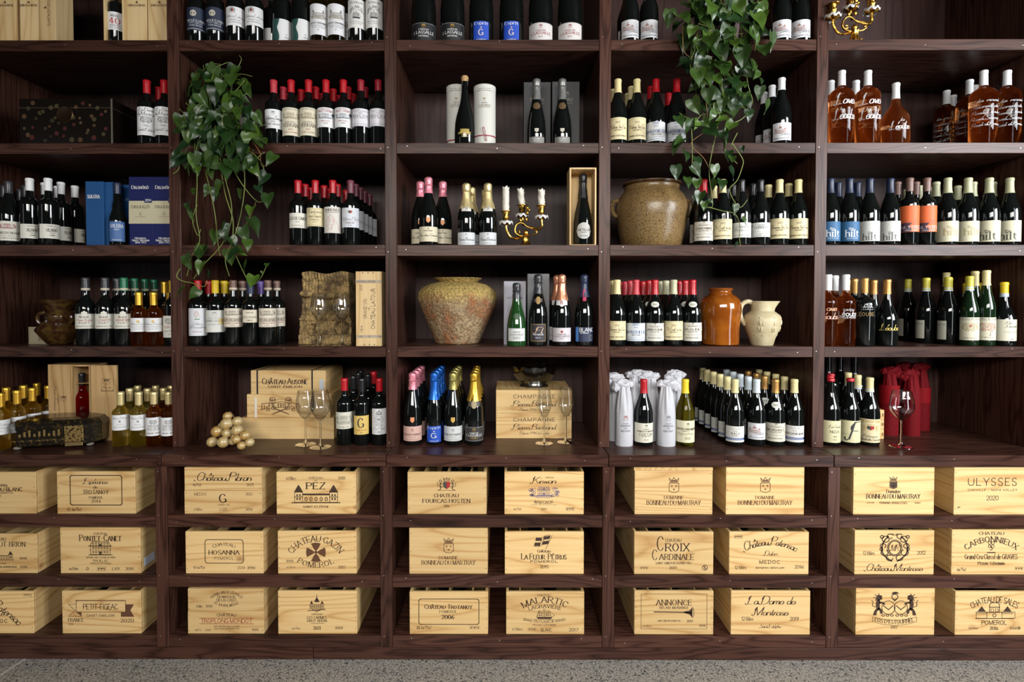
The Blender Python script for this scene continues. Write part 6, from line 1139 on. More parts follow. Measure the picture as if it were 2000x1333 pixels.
def dbox(cx):
    wt = paint((.7, .7, .68)); tan = paint((.46, .42, .28), .6)
    return lambda a: (a.fill(cx - 116, 613, cx + 116, 836, tan), a.text('Disznókő', cx - 5, 480, 32, 'caps', 170, ink=wt), a.fill(cx + 36, 590, cx + 110, 632, paint((.006, .010, .075))), a.text('2014', cx + 74, 607, 22, 'sans', 60, ink=wt), a.text('TOKAJI ASZÚ', cx - 5, 672, 28, 'serif', 190), a.text('5', cx - 2, 742, 24, 'serif'), a.text('PUTTONYOS', cx - 2, 768, 9, 'wide', 95), a.text('Historical', cx, 977, 18, 'caps', 115, ink=wt, bold=1.2), a.text('Single Vineyard', cx, 998, 18, 'caps', 172, ink=wt, bold=1.2), a.text('since 1413', cx, 1018, 18, 'caps', 110, ink=wt, bold=1.2))
gbox('tokaji_box', 'navy and tan gift box right of the sherry bottle', 'box', 251.5, 298, 345.5, S3, .03, .095, NAVYC, 'body', dbox(1375), (0, 270), .2)
gbox('tokaji_box', 'navy and tan gift box half hidden by the upright', 'box', 298.6, 345, 345.5, S3, .03, .095, NAVYC, 'body', dbox(1607), (0, 270), .2)
# lacquered chest, second shelf
LACQ = mat('black_lacquer', (.006, .004, .003), .2, coat=.2)
r, W_, H_ = gbox('lacquered_chest', 'black lacquered chest painted with small flowers, second shelf of first bay', 'chest', 37, 218, 193, S2, .03, .30, LACQ, 'body')
rnd = random.Random(5)
zl = H_ * .80
MB().box(-W_ / 2 - .0005, W_ / 2 + .0005, -.0008, .3005, zl, zl + .0015).build('lid_seam', paint((.20, .15, .09), .3, .6), r)
cols = [(.17, .02, .015), (.20, .09, .03), (.14, .10, .03), (.06, .05, .02), (.22, .12, .05)]
for k in range(44):
    x = -W_ * .46 + W_ * .92 * ((k % 11) + rnd.uniform(.1, .9)) / 11; z = .014 + (H_ - .03) * ((k // 11) + rnd.uniform(.05, .95)) / 4
    f = MB(); rr = rnd.uniform(.006, .013); n = rnd.choice((7, 8, 9))
    f.add([(x + rr * (1 if q % 2 else .8) * math.cos(2 * math.pi * q / (2 * n)), -.0006, z + rr * (1 if q % 2 else .8) * math.sin(2 * math.pi * q / (2 * n))) for q in range(2 * n)], [tuple(range(2 * n))])
    f.build('painted_flower', paint(tuple(c * .30 for c in rnd.choice(cols)), .5), r)
lk = MB(); lk.lathe([(0, 0), (.038, 0), (.038, .002), (.034, .004), (.030, .003), (0, .003)], 28, lambda p, a, q: (p[0], -p[2], p[1]))
lk.build('lock_plate', mat('dark_brass', (.04, .022, .01), .35, .8), r, True, loc=(-.002, -.0005, H_ * .66))
MB().box(W_ / 2 - .004, W_ / 2 + .0012, -.0012, .004, 0, H_).build('corner_edge', paint((.30, .26, .20), .3, .7), r)
# card and lobed vase, fourth shelf
gbox('paper_card', 'cream ruled card leaning behind the brown vase', 'card', 55, 157, 639, S4, .13, .012, paint((.33, .28, .18), .7), 'card', lambda a: (a.rect(285, 805, 760, 945, 2, BLACK), a.line([(375, 815), (375, 935)], 2, BLACK), a.text('No', 410, 910, 36, 'serif', 50)), (0, 480), .2)
vm = mat('brown_glazed_vase', (.030, .011, .005), .10, coat=.5, noise=(35, (.075, .042, .010), .42, .62), bump=(60, .5, .004))
X0 = P(115, 640, .10).x; vz = thing('lobed_vase', 'dark brown glazed vase with flared neck and pointed belly, fourth shelf', 'vase', (X0, .11, S4))
def lob(p, a, r): k = 1 + .05 * math.sin(4 * a + .6) * (1 if .05 < p[2] < .16 else .3); return (p[0] * k * 1.02, p[1] * k, p[2])
pr = [(.038, 0), (.052, .006), (.078, .040), (.094, .066), (.088, .078), (.070, .095), (.058, .108), (.054, .118), (.058, .128), (.057, .136), (.048, .146), (.046, .155), (.062, .178), (.086, .206), (.083, .207), (.058, .178), (.040, .150), (.0, .148)]
MB().lathe(pr, 44, lob).build('vase_body', vm, vz, True)
for s_ in (-1, 1):
    MB().tube(bez([(s_ * .052, -.02, .150), (s_ * .074, -.03, .138), (s_ * .078, -.032, .112), (s_ * .066, -.03, .096)], 5), [.008] * 16, 8).build('lug_handle', vm, vz, True)
# octagonal lacquer casket with brass clasp, on the counter
caz = mat('worn_black_lacquer', (.010, .008, .006), .2, coat=.4, noise=(70, (.075, .045, .012), .52, .75))
zc = CT + .018; cl = PZ(104, 869, CT); cr_ = P(133, 840, .02)
ck = thing('lacquer_casket', 'low black and gold lacquer casket with brass clasp on the counter', 'box', (P(104, 840, .0).x + .005, .055, CT), R(14))
def octo(w, d, c): return [(-w / 2 + c, -d / 2), (w / 2 - c, -d / 2), (w / 2, -d / 2 + c), (w / 2, d / 2 - c), (w / 2 - c, d / 2), (-w / 2 + c, d / 2), (-w / 2, d / 2 - c), (-w / 2, -d / 2 + c)]
def stackp(levels):
    mb = MB(); vs = []; n = 8
    for w_, d_, c_, z in levels: vs += [(x, y, z) for x, y in octo(w_, d_, c_)]
    fs = [(i * n + k, i * n + (k + 1) % n, (i + 1) * n + (k + 1) % n, (i + 1) * n + k) for i in range(len(levels) - 1) for k in range(n)] + [tuple(range(n))[::-1], tuple((len(levels) - 1) * n + k for k in range(n))]
    return mb.add(vs, fs)
stackp([(.335, .20, .045, .016), (.345, .21, .045, .022), (.345, .21, .045, .088)]).build('casket_body', caz, ck, bevel=.001)
stackp([(.352, .216, .046, .0885), (.352, .216, .046, .105), (.31, .18, .042, .124), (.22, .11, .03, .130)]).build('casket_lid', caz, ck, bevel=.001)
brass = mat('worn_brass', (.50, .34, .13), .35, .9, noise=(90, (.06, .03, .012), .5, .6))
brz = mat('plain_brass', (.55, .40, .18), .3, .9)
MB().box(.050, .122, -.1105, -.1055, .030, .102).build('clasp_plate', brass, ck, bevel=.0015); MB().box(.052, .120, -.113, -.106, .012, .0295).build('clasp_hasp', brz, ck, bevel=.002)
for x, y in ((-.14, -.075), (.13, -.07), (-.14, .075), (.14, .075)): MB().ball((x, y, .008), (.016, .016, .008), 10, 6).build('foot', paint((.22, .20, .16), .4), ck, True)
ib = MB()
for k in range(9): ib.box(-.12 + .018 * k, -.112 + .018 * k, -.1056, -.1048, .060, .060 + .012 + .01 * (k % 3))
for k in range(40): ib.box(-.15 + .005 * k, -.147 + .005 * k, -.1056, -.1048, .038 + .004 * (k % 3), .041 + .004 * (k % 2))
o = ib.build('gilt_painting', paint((.16, .10, .03), .4), ck); o['kind'] = 'stuff'
# tall tan boxes behind the casket
gbox('tall_wine_box', 'closed tan wooden box with sideways script behind the casket', 'box', 93, 136, 712.5, CT, .12, .11, OAKBOX, 'body', lambda a: (a.text('Mouton Rothschild', 540, 440, 18, 'script', 230, rot=math.pi / 2), a.text('Château', 572, 450, 14, 'script', 90, rot=math.pi / 2), em_crest(a, 622, 445, 55, 60)), (0, 690), .2)
rb, Wb, Hb = openbox('open tan wooden box with a bottle of red wine inside', 136.6, 176, 713, CT, .12, .11, OAKBOX)
MB().box(-Wb / 2 + .0085, Wb / 2 - .0085, .02, .10, Hb * .74, Hb * .745).build('neck_rest', OAKBOX, rb)
PLACED.append(dict(cell='15', K=KINDS['mouton'], X=P(162, 780, .175).x, Y=.172, z=CT + .003, i=0, rz=.3, pos=None, fix=1))
def lidart(a): em_crest(a, 1040, 280, 60, 60); a.text('Aile de', 1040, 335, 16, 'script', 80); a.text('Mouton Rothschild', 1050, 365, 14, 'script', 120); a.rect(992, 250, 1110, 375, 1.5)
r, W_, H_ = gbox('box_lid', 'loose tan wooden box lid leaning beside the open box', 'lid', 176.5, 227, 714, CT, .105, .012, OAKBOX, 'board', lidart, (0, 690), .2)
# tall pale box with upward lettering (fourth shelf, second bay)
def latour(a):
    ru = -math.pi / 2
    a.text('GRAND VIN', 1697, 560, 25, 'serif', 178, rot=ru); a.text('DE', 1731, 560, 12, 'serif', rot=ru); a.text('CHATEAU LATOUR', 1766, 560, 33, 'serif', 365, rot=ru); a.text('2015', 1660, 378, 20, 'script', 52, rot=ru); a.text('1 Blle', 1664, 742, 18, 'serif', 65, rot=ru)
    tan = paint((.36, .30, .22), .6); a.fill(1611, 306, 1841, 333, tan); a.fill(1618, 795, 1843, 820, tan); a.text('CHATEAU LATOUR', 1700, 320, 18, 'sans', 175); a.text('CH', 1655, 808, 16, 'serif'); a.text('8', 1737, 808, 16, 'serif'); a.text('CH', 1825, 808, 16, 'serif')
    for x in (1676, 1722, 1768): a.disc(x, 243, 5)
    for x in (1690, 1736, 1778): a.disc(x, 880, 5)
gbox('tall_wine_box', 'tall pale pine box with lettering running upward, beside carved stone', 'box', 694.5, 745.5, 530.5, S4, .02, .10, PINE_V, 'body', latour, (340, 480), .22)
# champagne tubes and dark boxes, second shelf third bay
TUBE = mat('white_card_tube', (.58, .57, .52), .55)
def tube_(label, u0, u1, v0, Y, ribbon):
    c = P((u0 + u1) / 2, v0, Y); rr = (P(u1, v0, Y).x - P(u0, v0, Y).x) / 2; H = P(990, v0, Y - rr).z - S2
    t_ = thing('gift_tube', label, 'tube', (c.x, Y, S2), 0, 'white champagne tubes')
    bd = MB().lathe([(rr, 0), (rr, H - .03)], 32).build('tube_body', TUBE, t_, True); MB().lathe([(rr + .0008, H - .0295), (rr + .0008, H - .003), (rr - .003, H)], 32).build('tube_lid', TUBE, t_, True)
    T = lambda x, y: ((rr + .0007) * math.cos(-math.pi / 2 + x / 1000 / rr), (rr + .0007) * math.sin(-math.pi / 2 + x / 1000 / rr), H - y / 1000)
    a = Art(T, cyl=True); a.text('J. LASSALLE', 0, 95, 10, 'serif', 58, ink=paint((.2, .15, .1))); a.text('CHAMPAGNE', 0, 84, 4, 'serif', 26); em_crest(a, 0, 69, 12, 15, paint((.3, .2, .05))); a.line([(-25, 104), (25, 104)], .6); a.text('CHAMPAGNE J. LASSALLE', 0, 22, 3, 'serif', 62); a.text('PREMIER CRU CHIGNY LES ROSES', 0, 30, 2.5, 'serif', 62)
    a.build('lettering', bd)
    MB().lathe([(rr + .0012, .034), (rr + .0012, .039)], 32, cap=False).build('ribbon', paint((.28, .02, .04), .4), t_, True)
    if ribbon: MB().tube(bez([(.0, -rr - .003, .037), (-.008, -rr - .004, .060), (-.002, -rr - .004, .072), (.004, -rr - .004, .050), (.004, -rr - .004, .02), (.010, -rr - .004, .012), (.008, -rr - .004, .04)], 5), .0012, 6).build('tassel', paint((.28, .02, .04), .4), t_, True)
tube_('white cardboard tube partly hidden behind the corked black bottle', 872, 914, 163, .13, False)
tube_('white cardboard tube with dark red ribbon right of the corked bottle', 925.5, 968, 162.5, .06, True)
DKC = mat('charcoal_card', (.030, .029, .030), .55); TI = paint((.30, .26, .20), .5)
gbox('champagne_box', 'charcoal champagne box behind the left grey-foil bottle', 'box', 1023, 1075.5, 160.5, S2, .12, .10, DKC, 'body', lambda a: (a.text('SOYAU', 1330, 865, 26, 'wide', 120, ink=TI), a.text('CHAMPAGNE', 1350, 900, 10, 'wide', 80, ink=TI)), (750, 0), .225)
gbox('champagne_box', 'charcoal champagne box behind the right grey-foil bottle', 'box', 1078.5, 1132, 159.5, S2, .12, .10, DKC, 'body', lambda a: (a.text('SOYAU', 1578, 863, 26, 'wide', 130, ink=TI), a.text('CHAMPAGNE', 1600, 895, 10, 'wide', 85, ink=TI), em_crest(a, 1587, 815, 36, 44, TI)), (750, 0), .225)
GREYC = mat('lilac_grey_card', (.30, .29, .33), .5)
gbox('champagne_box', 'pale grey champagne box behind the green bottle', 'box', 984, 1027, 549.5, S4, .10, .10, GREYC, 'body', lambda a: (a.text('CHAMPAGNE', 1135, 437, 8, 'serif', 60), a.text('SPECIAL CLUB', 1137, 455, 15, 'serif', 142), a.text('MILLESIME', 1137, 473, 8, 'serif', 50)), (750, 480), .225)
gbox('champagne_box', 'black champagne box with grey edge behind the octagonal-label bottle', 'box', 1030, 1073, 535, S4, .10, .10, mat('black_grey_card', (.05, .052, .055), .35, noise=(9, (.12, .12, .125), .35, .7)), 'body')
# pine box with a bottle inside, third shelf third bay
r, W_, H_ = openbox('upright open pine box holding a black champagne bottle', 1112.5, 1165, 327.5, S3, .005, .11, PINE_V, .007)
PLACED.append(dict(cell='33', K=KINDS['chet'], X=P(1138, 420, .06).x, Y=.057, z=S3 + .003, i=0, rz=0, pos=None, fix=1))
# ------------------------------------------------------------------ pots and jugs
def pot(name, label, u, z, Y, prof, m, fn=None, seg=48, part='pot_body'):
    o = thing(name, label, 'pot', (P(u, 620, Y).x, Y, z)); MB().lathe(prof, seg, fn).build(part, m, o, True); return o
def s_at(v, Y): return (P(990, v, Y).z)
crk = mat('salt_glazed_stoneware', (.22, .14, .055), .28, noise=(240, (.050, .026, .010), .50, .62), bump=(150, .25, .002))
Yk = .17; hk = lambda v: s_at(v, Yk - .05) - S3
pr = [(.128, 0), (.135, .006), (.146, .06), (.158, .13), (.164, .175), (.158, .205), (.142, .232), (.125, .25), (.121, .262), (.123, .272), (.132, .279), (.131, .286), (.122, .288), (.112, .280), (.108, .24), (.12, .05), (0, .04)]
k_c = .302 / .288
o = pot('stoneware_crock', 'speckled brown stoneware crock with two ear handles', 1271, S3, Yk, [(r_ * 1.02, z_ * k_c) for r_, z_ in pr], crk)
for s_ in (-1, 1): MB().tube(bez([(s_ * .152, 0, .222), (s_ * .178, 0, .216), (s_ * .184, 0, .188), (s_ * .176, 0, .160), (s_ * .160, 0, .150)], 5), [.011] * 21, 8).build('ear_handle', crk, o, True)
MB().lathe([(.1275, .287), (.1345, .290), (.1355, .296), (.130, .301), (.122, .302)], 40, cap=False).build('rim_band', mat('dark_rim_glaze', (.045, .018, .008), .2), o, True)
# rough ancient pot
def rough(p, a, r):
    k = 1.035 + .010 * math.sin(7 * a + p[2] * 40) + .008 * math.sin(13 * a - p[2] * 90) + .006 * math.sin(23 * a + p[2] * 170); return (p[0] * k, p[1] * k, p[2])
m, t, b = nt('crusted_terracotta'); N = t.nodes; L = t.links; tc = N.new('ShaderNodeTexCoord')
n1 = N.new('ShaderNodeTexNoise'); n1.inputs['Scale'].default_value = 9; n1.inputs['Detail'].default_value = 8; n1.inputs['Roughness'].default_value = .7; L.new(tc.outputs['Object'], n1.inputs['Vector'])
r1 = N.new('ShaderNodeValToRGB'); L.new(n1.outputs['Fac'], r1.inputs['Fac']); e = r1.color_ramp.elements; e[0].position = .38; e[0].color = (.33, .12, .04, 1); e[1].position = .60; e[1].color = (.34, .25, .145, 1); q = e.new(.49); q.color = (.24, .145, .075, 1)
sp = N.new('ShaderNodeSeparateXYZ'); L.new(tc.outputs['Object'], sp.inputs[0])
ad = N.new('ShaderNodeMath'); ad.operation = 'MULTIPLY_ADD'; ad.inputs[1].default_value = .16; L.new(n1.outputs['Fac'], ad.inputs[0]); L.new(sp.outputs['Z'], ad.inputs[2])
r2_ = N.new('ShaderNodeValToRGB'); r2_.color_ramp.elements[0].position = .27; r2_.color_ramp.elements[0].color = (0, 0, 0, 1); r2_.color_ramp.elements[1].position = .315; r2_.color_ramp.elements[1].color = (1, 1, 1, 1); L.new(ad.outputs[0], r2_.inputs['Fac'])
mxx = N.new('ShaderNodeMixRGB'); mxx.inputs[2].default_value = (.38, .27, .085, 1); L.new(r2_.outputs['Color'], mxx.inputs[0]); L.new(r1.outputs['Color'], mxx.inputs[1])
n9 = N.new('ShaderNodeTexNoise'); n9.inputs['Scale'].default_value = 120; n9.inputs['Detail'].default_value = 5; n9.inputs['Roughness'].default_value = .7; L.new(tc.outputs['Object'], n9.inputs['Vector'])
r9 = N.new('ShaderNodeValToRGB'); r9.color_ramp.elements[0].position = .36; r9.color_ramp.elements[0].color = (.42, .40, .36, 1); r9.color_ramp.elements[1].position = .66; r9.color_ramp.elements[1].color = (1.45, 1.42, 1.35, 1); L.new(n9.outputs['Fac'], r9.inputs['Fac'])
m9 = N.new('ShaderNodeMixRGB'); m9.blend_type = 'MULTIPLY'; m9.inputs[0].default_value = 1.0; L.new(mxx.outputs[0], m9.inputs[1]); L.new(r9.outputs[0], m9.inputs[2]); L.new(m9.outputs[0], b.inputs['Base Color'])
n2 = N.new('ShaderNodeTexNoise'); n2.inputs['Scale'].default_value = 60; n2.inputs['Detail'].default_value = 6; L.new(tc.outputs['Object'], n2.inputs['Vector'])
bp = N.new('ShaderNodeBump'); bp.inputs['Strength'].default_value = .9; bp.inputs['Distance'].default_value = .012; L.new(n2.outputs['Fac'], bp.inputs['Height']); L.new(bp.outputs[0], b.inputs['Normal']); b.inputs['Roughness'].default_value = .8
TERRA = m
pr = [(.098, 0), (.104, .004), (.112, .03), (.135, .085), (.160, .145), (.176, .190), (.181, .215), (.177, .240), (.160, .262), (.130, .279), (.100, .287), (.088, .289), (.098, .298), (.112, .307), (.109, .309), (.088, .294), (.080, .285), (.12, .05), (0, .03)]
pot('terracotta_pot', 'large rough lichen-crusted terracotta pot, fourth shelf of third bay', 894, S4, .20, pr, TERRA, rough, 64)
# amber jar
amb = mat('amber_glaze', (.27, .078, .008), .10, coat=.4, noise=(14, (.19, .046, .005), .4, .6))
pr = [(.073, 0), (.081, .005), (.082, .03), (.081, .07), (.086, .12), (.090, .155), (.089, .185), (.082, .207), (.066, .222), (.053, .230), (.047, .236), (.046, .244), (.051, .250), (.0535, .256), (.050, .259), (.043, .256), (.040, .23), (.06, .03), (0, .02)]
pot('amber_jar', 'glossy amber glazed jar with narrow neck beside the jug', 1407, S4, .10, pr, amb, None, 40, 'jar_body')
# cream jug
jm = mat('cream_salt_glaze', (.50, .43, .27), .45, noise=(25, (.42, .35, .20), .4, .65))
jr = thing('cream_jug', 'cream stoneware jug with relief figures and loop handle', 'jug', (P(1488, 630, .09).x, .09, S4))
def spout(p, a, r):
    d = math.cos(a) ; k = 1.0
    if p[2] > .150 and d > .80: k = 1 + .55 * (d - .80) / .2 * min(1, (p[2] - .150) / .045)
    return (p[0] * k, p[1], p[2])
pr = [(.046, 0), (.049, .004), (.056, .03), (.070, .065), (.080, .095), (.082, .115), (.076, .135), (.058, .149), (.049, .155), (.048, .17), (.050, .190), (.053, .199), (.050, .200), (.045, .17), (.05, .05), (0, .03)]
MB().lathe(pr, 48, spout).build('jug_body', jm, jr, True)
MB().tube(bez([(-.048, 0, .193), (-.066, 0, .198), (-.088, 0, .188), (-.100, 0, .160), (-.096, 0, .125), (-.076, 0, .092)], 5), [.0105] * 26, 10).build('handle', jm, jr, True)
rl = MB()
for a0 in (-120, -75, -35):
    def sp_(da, z, ra, rz_): 
        a = R(a0) + da; rr = rad_at(pr, z) - ra * .55; rl.ball((rr * math.cos(a), rr * math.sin(a), z), (ra, ra, rz_), 8, 6)
    sp_(0, .124, .005, .006); sp_(0, .105, .0075, .015); sp_(.06, .082, .006, .014); sp_(-.08, .082, .005, .012); sp_(.16, .102, .003, .012); sp_(.02, .066, .014, .004)
for a0 in (-140, -110, -85, -55, -25): a = R(a0); rl.ball((.054 * math.cos(a), .054 * math.sin(a), .046), (.011, .011, .004), 8, 6)
rl.build('relief_figures', jm, jr, True)
# ------------------------------------------------------------------ carved stone block
stm = mat('carved_sandstone', (.12, .080, .038), .85, noise=(26, (.40, .27, .11), .38, .60), bump=(110, 1.0, .010))
Ys = .17; xa, xb_ = P(586, 600, Ys).x, P(688, 600, Ys).x; Hs = s_at(533, Ys) - S4
sb = thing('carved_capital', 'weathered carved stone capital with fluting and scrolls behind wine glasses', 'carving', ((xa + xb_) / 2, Ys, S4)); Ws = xb_ - xa
def hgt(u, v):          # relief depth over the face, v up
    h = .003 * math.sin(u * 31 + v * 47) * math.sin(u * 67 - v * 23) + .002 * math.sin(u * 140 + 3) * math.sin(v * 120)
    if v > .56: h += .006 * abs(math.sin(u * math.pi * 15 + .4 * math.sin(v * 20))) + (.007 if (v > .95 - .075 * abs(math.sin(u * math.pi * 3.5))) else 0) + .010 * (v - .56)
    elif v > .40: h += .008 * abs(math.sin(u * math.pi * 14)) + .006
    elif v > .33: h += .020 + .004 * math.sin(u * 60)
    else: h += .012
    for cx, cy, rr in ((.27, .22, .11), (.82, .24, .13)):
        d = math.hypot((u - cx) * .86, v - cy)
        if d < rr: h += .024 * (.5 + .5 * math.cos(d / rr * 9))
    for cx, cy, rx, ry in ((.09, .70, .15, .05), (.58, .68, .24, .055)):
        d = ((u - cx) / rx) ** 2 + ((v - cy) / ry) ** 2
        if d < 1: h += .042 * math.sqrt(1 - d)
    if abs(u - .34) < .012: h -= .016
    if v < .13: h += .012
    return h
def face(u, v):
    w_ = Ws * (.94 - .06 * v + (.06 if v < .36 else 0)); return ((u - .5) * w_, -hgt(u, v), v * Hs + .006 * math.sin(u * 9) * (1 if v > .98 else 0))
g = MB(); g.grid(face, 110, 120)
n = len(g.v); bk = lambda u, v: ((u - .5) * Ws * .9, .12, v * Hs)
side = []
for j in range(81): side.append(face(0, j / 80))
g.grid(lambda u, v: tuple(a + (b - a) * u for a, b in zip(bk(0, v), face(0, v))), 1, 80); g.grid(lambda u, v: tuple(a + (b - a) * u for a, b in zip(face(1, v), bk(1, v))), 1, 80); g.grid(lambda u, v: tuple(a + (b - a) * v for a, b in zip(face(u, 1), bk(u, 1))), 60, 1); g.grid(lambda u, v: bk(1 - u, v), 1, 1)
g.build('stone_block', stm, sb, True, sharp=60)
# ------------------------------------------------------------------ wine glasses
def wineglass(label, u, v0, vb, z, Y, rb, rbase, tulip=True):
    """bowl radius rb, foot radius rbase; v0 rim, vb foot centre"""
    if Y is None: q = PZ(u, vb, z + .002); Y = q.y
    X = P(u, vb, Y).x; H = P(990, v0, Y).z - z
    g = thing('wine_glass', label, 'wine glass', (X, Y, z), 0, 'stemmed wine glasses'); t_ = .0009
    zb = H * .47
    hb = H - zb
    o_ = [(.0042, zb - .006), (.006, zb), (.016, zb + .006), (rb * .62, zb + hb * .16), (rb * .88, zb + hb * .29), (rb, zb + hb * .43), (rb * .99, zb + hb * .56), (rb * .90, zb + hb * .76), (rb * .76, H)]
    i_ = [(r_ - t_, z_ + .0006) for r_, z_ in o_[::-1]][:-2] + [(0.0, zb + .007)]
    i_[0] = (o_[-1][0] - t_, H)
    MB().lathe(o_[1:] + i_, 36, cap=False).build('bowl', GLASS, g, True, sharp=80)
    MB().lathe([(.0, zb + .0005), (.0055, zb), (.0042, zb - .008), (.0036, zb * .55), (.0040, .020), (.008, .010), (.018, .005), (rbase * .9, .0022), (rbase, .0014), (rbase, .0004), (0, .0)], 36, cap=False).build('stem', SOLID_GLASS, g, True, sharp=80)
    return g
wineglass('left stemmed glass in front of the carved stone', 625, 572.5, 674, S4, .045, .040, .040)
wineglass('right stemmed glass in front of the carved stone', 668, 572.5, 674, S4, .045, .040, .040)
wineglass('rear left stemmed glass before the counter crates, second bay', 597, 763, 868, CT, None, .0425, .045)
wineglass('front right stemmed glass before the counter crates, second bay', 626, 762, 873.5, CT, None, .0435, .046)
wineglass('narrow stemmed glass at left before champagne crates', 1063, 759, 866, CT, None, .033, .040)
wineglass('stemmed glass at right corner of champagne crates', 1105, 758, 863.5, CT, None, .035, .040)
wineglass('stemmed glass standing before the red wrapped bottles', 1760, 763, 872, CT, None, .0475, .045)
# ------------------------------------------------------------------ stone grapes
gm = mat('onyx_grape', (.40, .27, .10), .12, coat=.3, noise=(45, (.56, .46, .27), .42, .66))
gm2 = mat('amber_onyx_grape', (.36, .20, .05), .12, coat=.3, noise=(45, (.52, .40, .20), .42, .66))
gk = [(475, 562, 41, .030), (467, 628, 55, 0), (562, 607, 45, .01), (382, 697, 52, 0), (470, 712, 44, -.012), (560, 686, 50, -.02), (632, 732, 47, -.03), (338, 790, 47, -.015), (436, 792, 52, -.035), (552, 768, 41, -.045), (520, 785, 35, -.02), (672, 792, 41, -.05), (598, 822, 38, -.065), (430, 650, 40, .035), (540, 740, 40, .01)]
gx = P(340 + 500 * .22, 850, -.03).x; gr = thing('onyx_grapes', 'bunch of polished amber stone grapes on the counter', 'ornament', (gx, -.03, CT))
for j, (gu, gv, rr, dy) in enumerate(gk):
    Y = -.03 + dy; c = P(340 + gu * .22, 690 + gv * .22, Y); rad = rr * .22 / F * (2.4 + Y)
    zz = max(c.z - CT, rad + .0005)
    link('grape', MB().ball((0, 0, 0), (rad, rad, rad * .97), 20, 14).mesh('grape', gm if j % 3 else gm2, True), gr, (c.x - gx, dy, zz))
MB().tube(bez([(-.02, .035, .155), (-.005, .05, .12), (.0, .04, .08)], 5), .004, 6).build('stalk', paint((.10, .06, .03)), gr, True)
# ------------------------------------------------------------------ faceted bowl on the champagne crate
bX = P(1043, 735, .27).x; bw = thing('glass_bowl', 'faceted clear glass bowl with silver foot on the champagne crates', 'bowl', (bX, .27, BOWLZ))
po = [(.058, .020), (.084, .034), (.104, .062), (.113, .088), (.115, .103)]; pi_ = [(r_ - .004, z_ + .002) for r_, z_ in po[::-1]]; pi_[0] = (.111, .103)
fac = lambda p, a, r: (p[0] * (1 + .015 * math.cos(12 * a)), p[1] * (1 + .015 * math.cos(12 * a)), p[2] + (.0035 * math.cos(12 * a) if p[2] > .1 else 0))
MB().lathe([(0, .020)] + po + pi_ + [(0, .026)], 48, fac, cap=False).build('bowl', thin_glass('smoky_glass', (.80, .81, .76)), bw, True, sharp=20)
MB().lathe([(0, 0), (.070, 0), (.071, .004), (.060, .008), (.055, .019), (0, .0195)], 40, cap=False).build('silver_foot', mat('silver_plate', (.55, .53, .48), .25, 1.0), bw, True)
